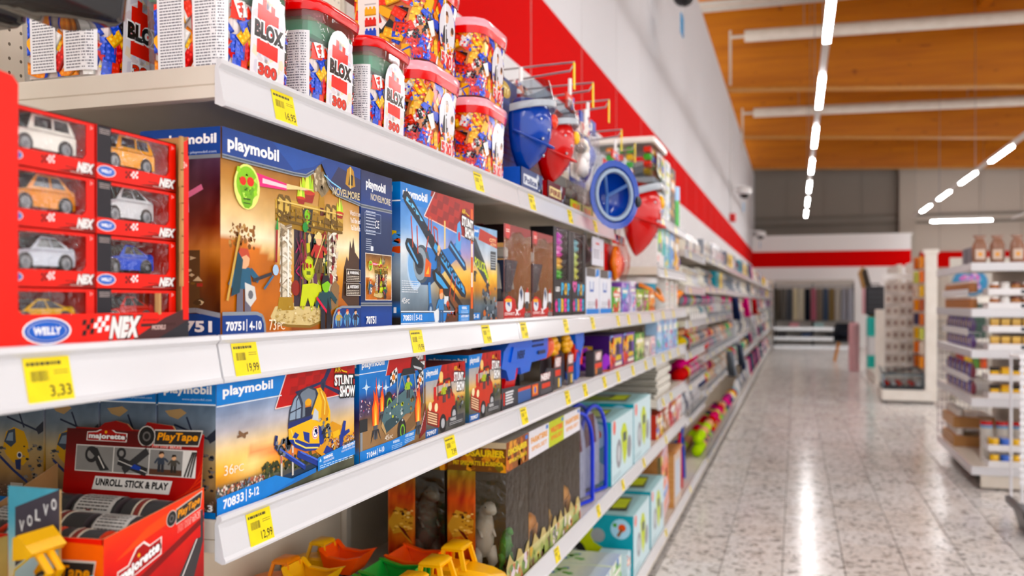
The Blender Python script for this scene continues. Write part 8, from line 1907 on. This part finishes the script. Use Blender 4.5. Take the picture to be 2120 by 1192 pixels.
OC = ['#e8962a', '#e0b03a', '#c86a2a', '#d8c8b8', '#3a3a5a', '#e87a3a', '#a8502a', '#c8d06a']
for r in range(8):
    for c in range(3):
        o = bpy.data.objects.new('hanging_pack', ME['box'][0]); COL.objects.link(o); cc = OC[(r * 3 + c * 2 + r // 2) % 8]; o.color = (*C(cc), 1)
        o.location = (EX + .515, EY + .14 + c * .30, .45 + r * .185); o.rotation_euler = (0, 0, math.pi); o.scale = (.6 + .35 * (c % 2), 1.2, 1.15)
        tag(o, '%s carded pack hanging in the %s row up, %s column behind the white post' % ({'#e8962a': 'orange', '#e0b03a': 'amber', '#c86a2a': 'rust', '#d8c8b8': 'pale', '#3a3a5a': 'navy', '#e87a3a': 'bright orange', '#a8502a': 'brown', '#c8d06a': 'lime'}[cc], ORD[r], ORD[c]), 'pack', 'carded packs hanging on the display side')
pn = thing('display_end', 'plain white end panel standing behind the card rack', 'shelving', (1.20, 15.4, 0)); MB().box(0, .32, 0, .05, .0, 1.19, '#f3efe8', b=.004).build('end_panel', 'shelfpaint', pn); MB().box(0, .4, .05, 1.8, .0, .15, '#e8e2d8').build('base', 'shelfpaint', pn); MB().box(.34, .40, .05, 1.8, .15, 1.9, '#d8d2c8').build('back_panel', 'shelfpaint', pn)
# shelving past the white post
ob = thing('household_shelves', 'shelf run past the white post with cushion, green box and yellow tags', 'shelving', (2.05, 13.4, -LIFT))
MB().box(0, .9, .45, .5, 0, 1.92, '#d8d2c8').build('back_panel', 'perforated', ob); MB().box(0, .9, 0, .45, 0, .12, '#e8e2d8').build('base', 'shelfpaint', ob)
for z in (.42, .82, 1.38):
    s_ = MB().box(0, .9, 0, .45, -.03, 0, CREAM).build('shelf', 'shelfpaint', ob, loc=(0, 0, z)); MB().box(0, .9, -.012, 0, -.09, .0, '#f4f0e8').build('price_rail', 'gloss', s_)
    for x in (.10, .45): MB().box(x, x + .12, -.015, -.012, -.085, -.005, '#f2e21a').build('price_tag', 'paper', s_)
cu = thing('round_cushion', 'round tie-dyed purple and turquoise cushion above the green box', 'cushion', (2.26, 13.62, 1.38)); MB().ball((0, 0, .19), (.22, .08, .19), '#5a9ac8', 18, 12).build('cushion_body', 'fabric', cu, smooth=True)
a = Art(lambda u, v, k: (-.16 + u * .32, -.084 - k + .10 * ((u - .5) ** 2 + (v - .5) ** 2), .05 + v * .28), 1.1)
for k in range(46): a.ell(.5 + .4 * math.cos(k * 2.4) * (k / 46) ** .5, .5 + .4 * math.sin(k * 2.4) * (k / 46) ** .5, .09, None, ['#2aa8c8', '#d85ab0', '#7a4ac8', '#f0c8e0', '#1a7a9a', '#e87ab8'][k % 6], 8)
a.build('cushion_print', cu)
plain_box('green_box', 'dark green carton on the shelf under the round cushion', (2.42, 13.45, .82), .3, .36, .46, '#3f5a50')
for k in range(8): plain_box('tin_box', ORD[k] + ' small red or yellow tin box on the lowest shelf under the green carton', (2.16 + (k % 4) * .095, 13.46, .42 + (k // 4) * .135), .2, .085, .13, ['#c8342a', '#e8c03a', '#5a8a3a', '#d85a2a', '#8a2a20', '#e0a83a', '#c83a2a', '#3a6a4a'][k], None, 'small tin boxes')

# luggage, chair, boxes at the end of the aisle
for k in range(3): plain_box('teal_carton', ['bottom teal carton under the suitcase', 'pale middle carton under the suitcase', 'top teal carton under the suitcase'][k], (1.55, 17.6, k * .345), .42, .30, .34, ['#3fb8ae', '#cfd2d4', '#46bdb4'][k], None, 'cartons under the suitcase', endart=lambda a, k=k: (a.rect(.1, .1, .9, .9, ['#35a89e', '#dfe0e2', '#3fb0a8'][k]), a.ell(.5, .5, .12, None, '#5a6a70', 10)))
sc = thing('suitcase', 'black suitcase with a pink edge standing on teal cartons', 'suitcase', (1.22, 17.72, 1.037))
MB().box(0, .36, 0, .26, .03, .56, '#24262c', b=.03).build('case_shell', 'plastic', sc); MB().box(-.05, -.002, .02, .24, .05, .52, '#d8a4ac', b=.015).build('pink_shell', 'plastic', sc)
for k in range(5): MB().box(.03, .33, -.006, .0, .08 + k * .09, .10 + k * .09, '#3a3d44').build('rib', 'plastic', sc)
MB().tube([(.10, .13, .56), (.10, .13, .60), (.24, .13, .60), (.24, .13, .56)], .012, '#1a1a1c', 8).build('handle', 'plastic', sc)
for x in (.05, .31): MB().lathe([(.03, 0), (.03, .03)], '#151515', 10, (x, .06, .03), 'x').build('wheel', 'plastic', sc)
fb = thing('folded_lounger', 'folded dark lounger leaning above the black suitcase', 'lounger', (1.40, 18.15, 1.2))
fb.rotation_euler = (0, math.radians(-14), 0); MB().box(-.05, .05, 0, .35, -1.2, .75, '#4a443e', b=.02).build('lounger_pad', 'fabric', fb)
for y in (-.02, .37): MB().tube([(-.08, y, -1.16), (-.08, y, .70), (0, y, .78)], .02, '#b8925a', 8).build('wood_frame', 'wood', fb)
pk = thing('pink_roll', 'tall pink ribbed foam roll standing by the teal cartons', 'roll', (1.06, 18.4, 0)); MB().lathe([(.09, 0)] + [(.095 + .006 * (k % 2), .03 + k * .04) for k in range(22)] + [(.06, .92)], '#e2b0b4', 16).build('roll_body', 'matte', pk, smooth=40)
chr_ = thing('shell_chair', 'dark grey shell chair with wooden legs at the aisle end', 'chair', (1.05, 21.3, 0))
for x, y in ((-.2, -.2), (.2, -.2), (-.2, .2), (.2, .2)): MB().tube([(x * 1.15, y * 1.15, 0), (x * .7, y * .7, .42)], [.018, .028], '#c88a3c', 8).build('leg', 'wood', chr_)
MB().lathe([(.10, .42), (.24, .44), (.26, .48), (.22, .47)], '#3c4048', 18).build('seat', 'fabric', chr_, smooth=50)
m = MB(); rr = []
for z, sp in ((.46, 1.25), (.60, 1.3), (.74, 1.1), (.84, .7)): rr.append([(.25 * math.sin(a_ * sp), .25 * math.cos(a_ * sp) - .02, z) for a_ in [-1.2 + .24 * i for i in range(11)]] + [(.22 * math.sin(a_ * sp), .22 * math.cos(a_ * sp) - .02, z) for a_ in [1.2 - .24 * i for i in range(11)]])
m.loft(rr, '#26282e').build('backrest', 'fabric', chr_, smooth=50)
bp = thing('dark_cushion', 'dark cushion heaped on the grey shell chair', 'cushion', (1.05, 21.25, .49)); MB().ball((0, 0, .10), (.17, .13, .10), '#1c1f28', 14, 8).build('cushion_body', 'fabric', bp, smooth=True)
# clothes rail against the partition
cw_ = thing('clothes_rail', 'long clothes rail with low steel shelves against the partition', 'clothes rail', (-.60, 27.35, -LIFT))
for x in (0, 1.05, 2.15): MB().box(x, x + .05, .25, .30, 0, 1.85, '#2c2a28').build('upright', 'metal', cw_)
MB().tube([(0, .15, 1.78), (2.2, .15, 1.78)], .018, '#c8ccd0', 8).build('rail', 'metal', cw_); MB().box(0, 2.2, .29, .32, .1, 1.95, '#b8b2aa').build('back_panel', 'shelfpaint', cw_)
for z in (.08, .32, .60): MB().box(0, 2.2, -.25, .25, z - .02, z, '#4a4846').build('shelf', 'shelfpaint', cw_); MB().box(0, 2.2, -.27, -.25, z - .09, z, '#e6e8ea').build('shelf_rail', 'metal', cw_)
GC = [('#7d7366', 'olive grey'), ('#8a857e', 'grey'), ('#6c7078', 'charcoal'), ('#f2e8cc', 'cream'), ('#f6f0e0', 'ivory'), ('#262a36', 'dark navy'), ('#dc8ea2', 'dusty pink'), ('#a09080', 'taupe'), ('#64748e', 'slate blue'), ('#aa9266', 'khaki'), ('#e6e0d6', 'off white'), ('#c8c8d0', 'pale lilac'), ('#dcdce4', 'white')]
for k, (c, n) in enumerate(GC):
    t = thing('hung_garment', n + ' garment hanging on the clothes rail', 'garment', (-.50 + k * .165, 27.5, .78), 0, 'garments on the clothes rail')
    m = MB(); top = [(-.06 + .012 * i, -.05 + .03 * math.sin(i * 1.9 + k), .92) for i in range(11)]; bot = [(-.075 + .015 * i, -.07 + .05 * math.sin(i * 1.9 + k), 0) for i in range(11)]
    m.loft([bot + [(x, y + .10, z) for x, y, z in bot[::-1]], top + [(x, y + .08, z) for x, y, z in top[::-1]]], c).build('cloth', 'fabric', t, smooth=60); MB().tube([(0, -.030, .90), (0, -.030, .985), (0, -.028, 1.022)], .008, '#c8c8c8', 6).build('hanger', 'metal', t)
for k in range(6): plain_box('shoe_box', ORD[k] + ' low box on the steel shelf under the garments', (-.25 + k * .34, 27.2, .60 if k % 2 else .32), .3, .26, .12, ['#2a2a30', '#c88a90', '#3a4a6a', '#9ab8b8', '#26262a', '#d8d4d0'][k], None, 'low boxes under the garments')

# domes, alarm and hanging mobile on the shelf wall
def dome(label, y, z):
    t = thing('camera_dome', label, 'security camera', (XW, y, z), 0, 'white camera domes on the wall'); MB().box(0, .30, -.04, .04, .06, .10, '#f0f0f0').build('bracket', 'plastic', t); MB().lathe([(.13, .06), (.15, .0), (.14, -.06), (.10, -.07)], '#f2f2f2', 18, (.28, 0, 0)).build('housing', 'plastic', t, smooth=40); MB().ball((.28, 0, -.07), (.10, .10, .09), '#121316', 14, 8).build('lens_dome', 'gloss', t, smooth=True)
    MB().box(.26, .27, -.09, .09, -.42, -.24, '#2a9ad0').build('tag_plate', 'plastic', t); MB().tube([(.265, 0, -.24), (.265, 0, -.14)], .006, '#ddd', 5).build('tag_cord', 'plastic', t)
dome('camera dome with blue tag high on the white wall before the corner', 18.6, 3.52); dome('camera dome with blue tag in the far wall corner', 27.4, 3.30); dome('camera dome with blue tag above the red band at the picture top', 8.35, 4.15)
al = thing('alarm_box', 'small red alarm sounder on the white wall above the band', 'alarm', (XW, 18.4, 2.90)); MB().box(0, .12, 0, .2, 0, .16, '#c81c20', b=.012).build('alarm_body', 'plastic', al); MB().tube([(.02, .1, .16), (.02, .1, 2.4)], .012, '#d8d6d4', 6).build('conduit', 'plastic', al)
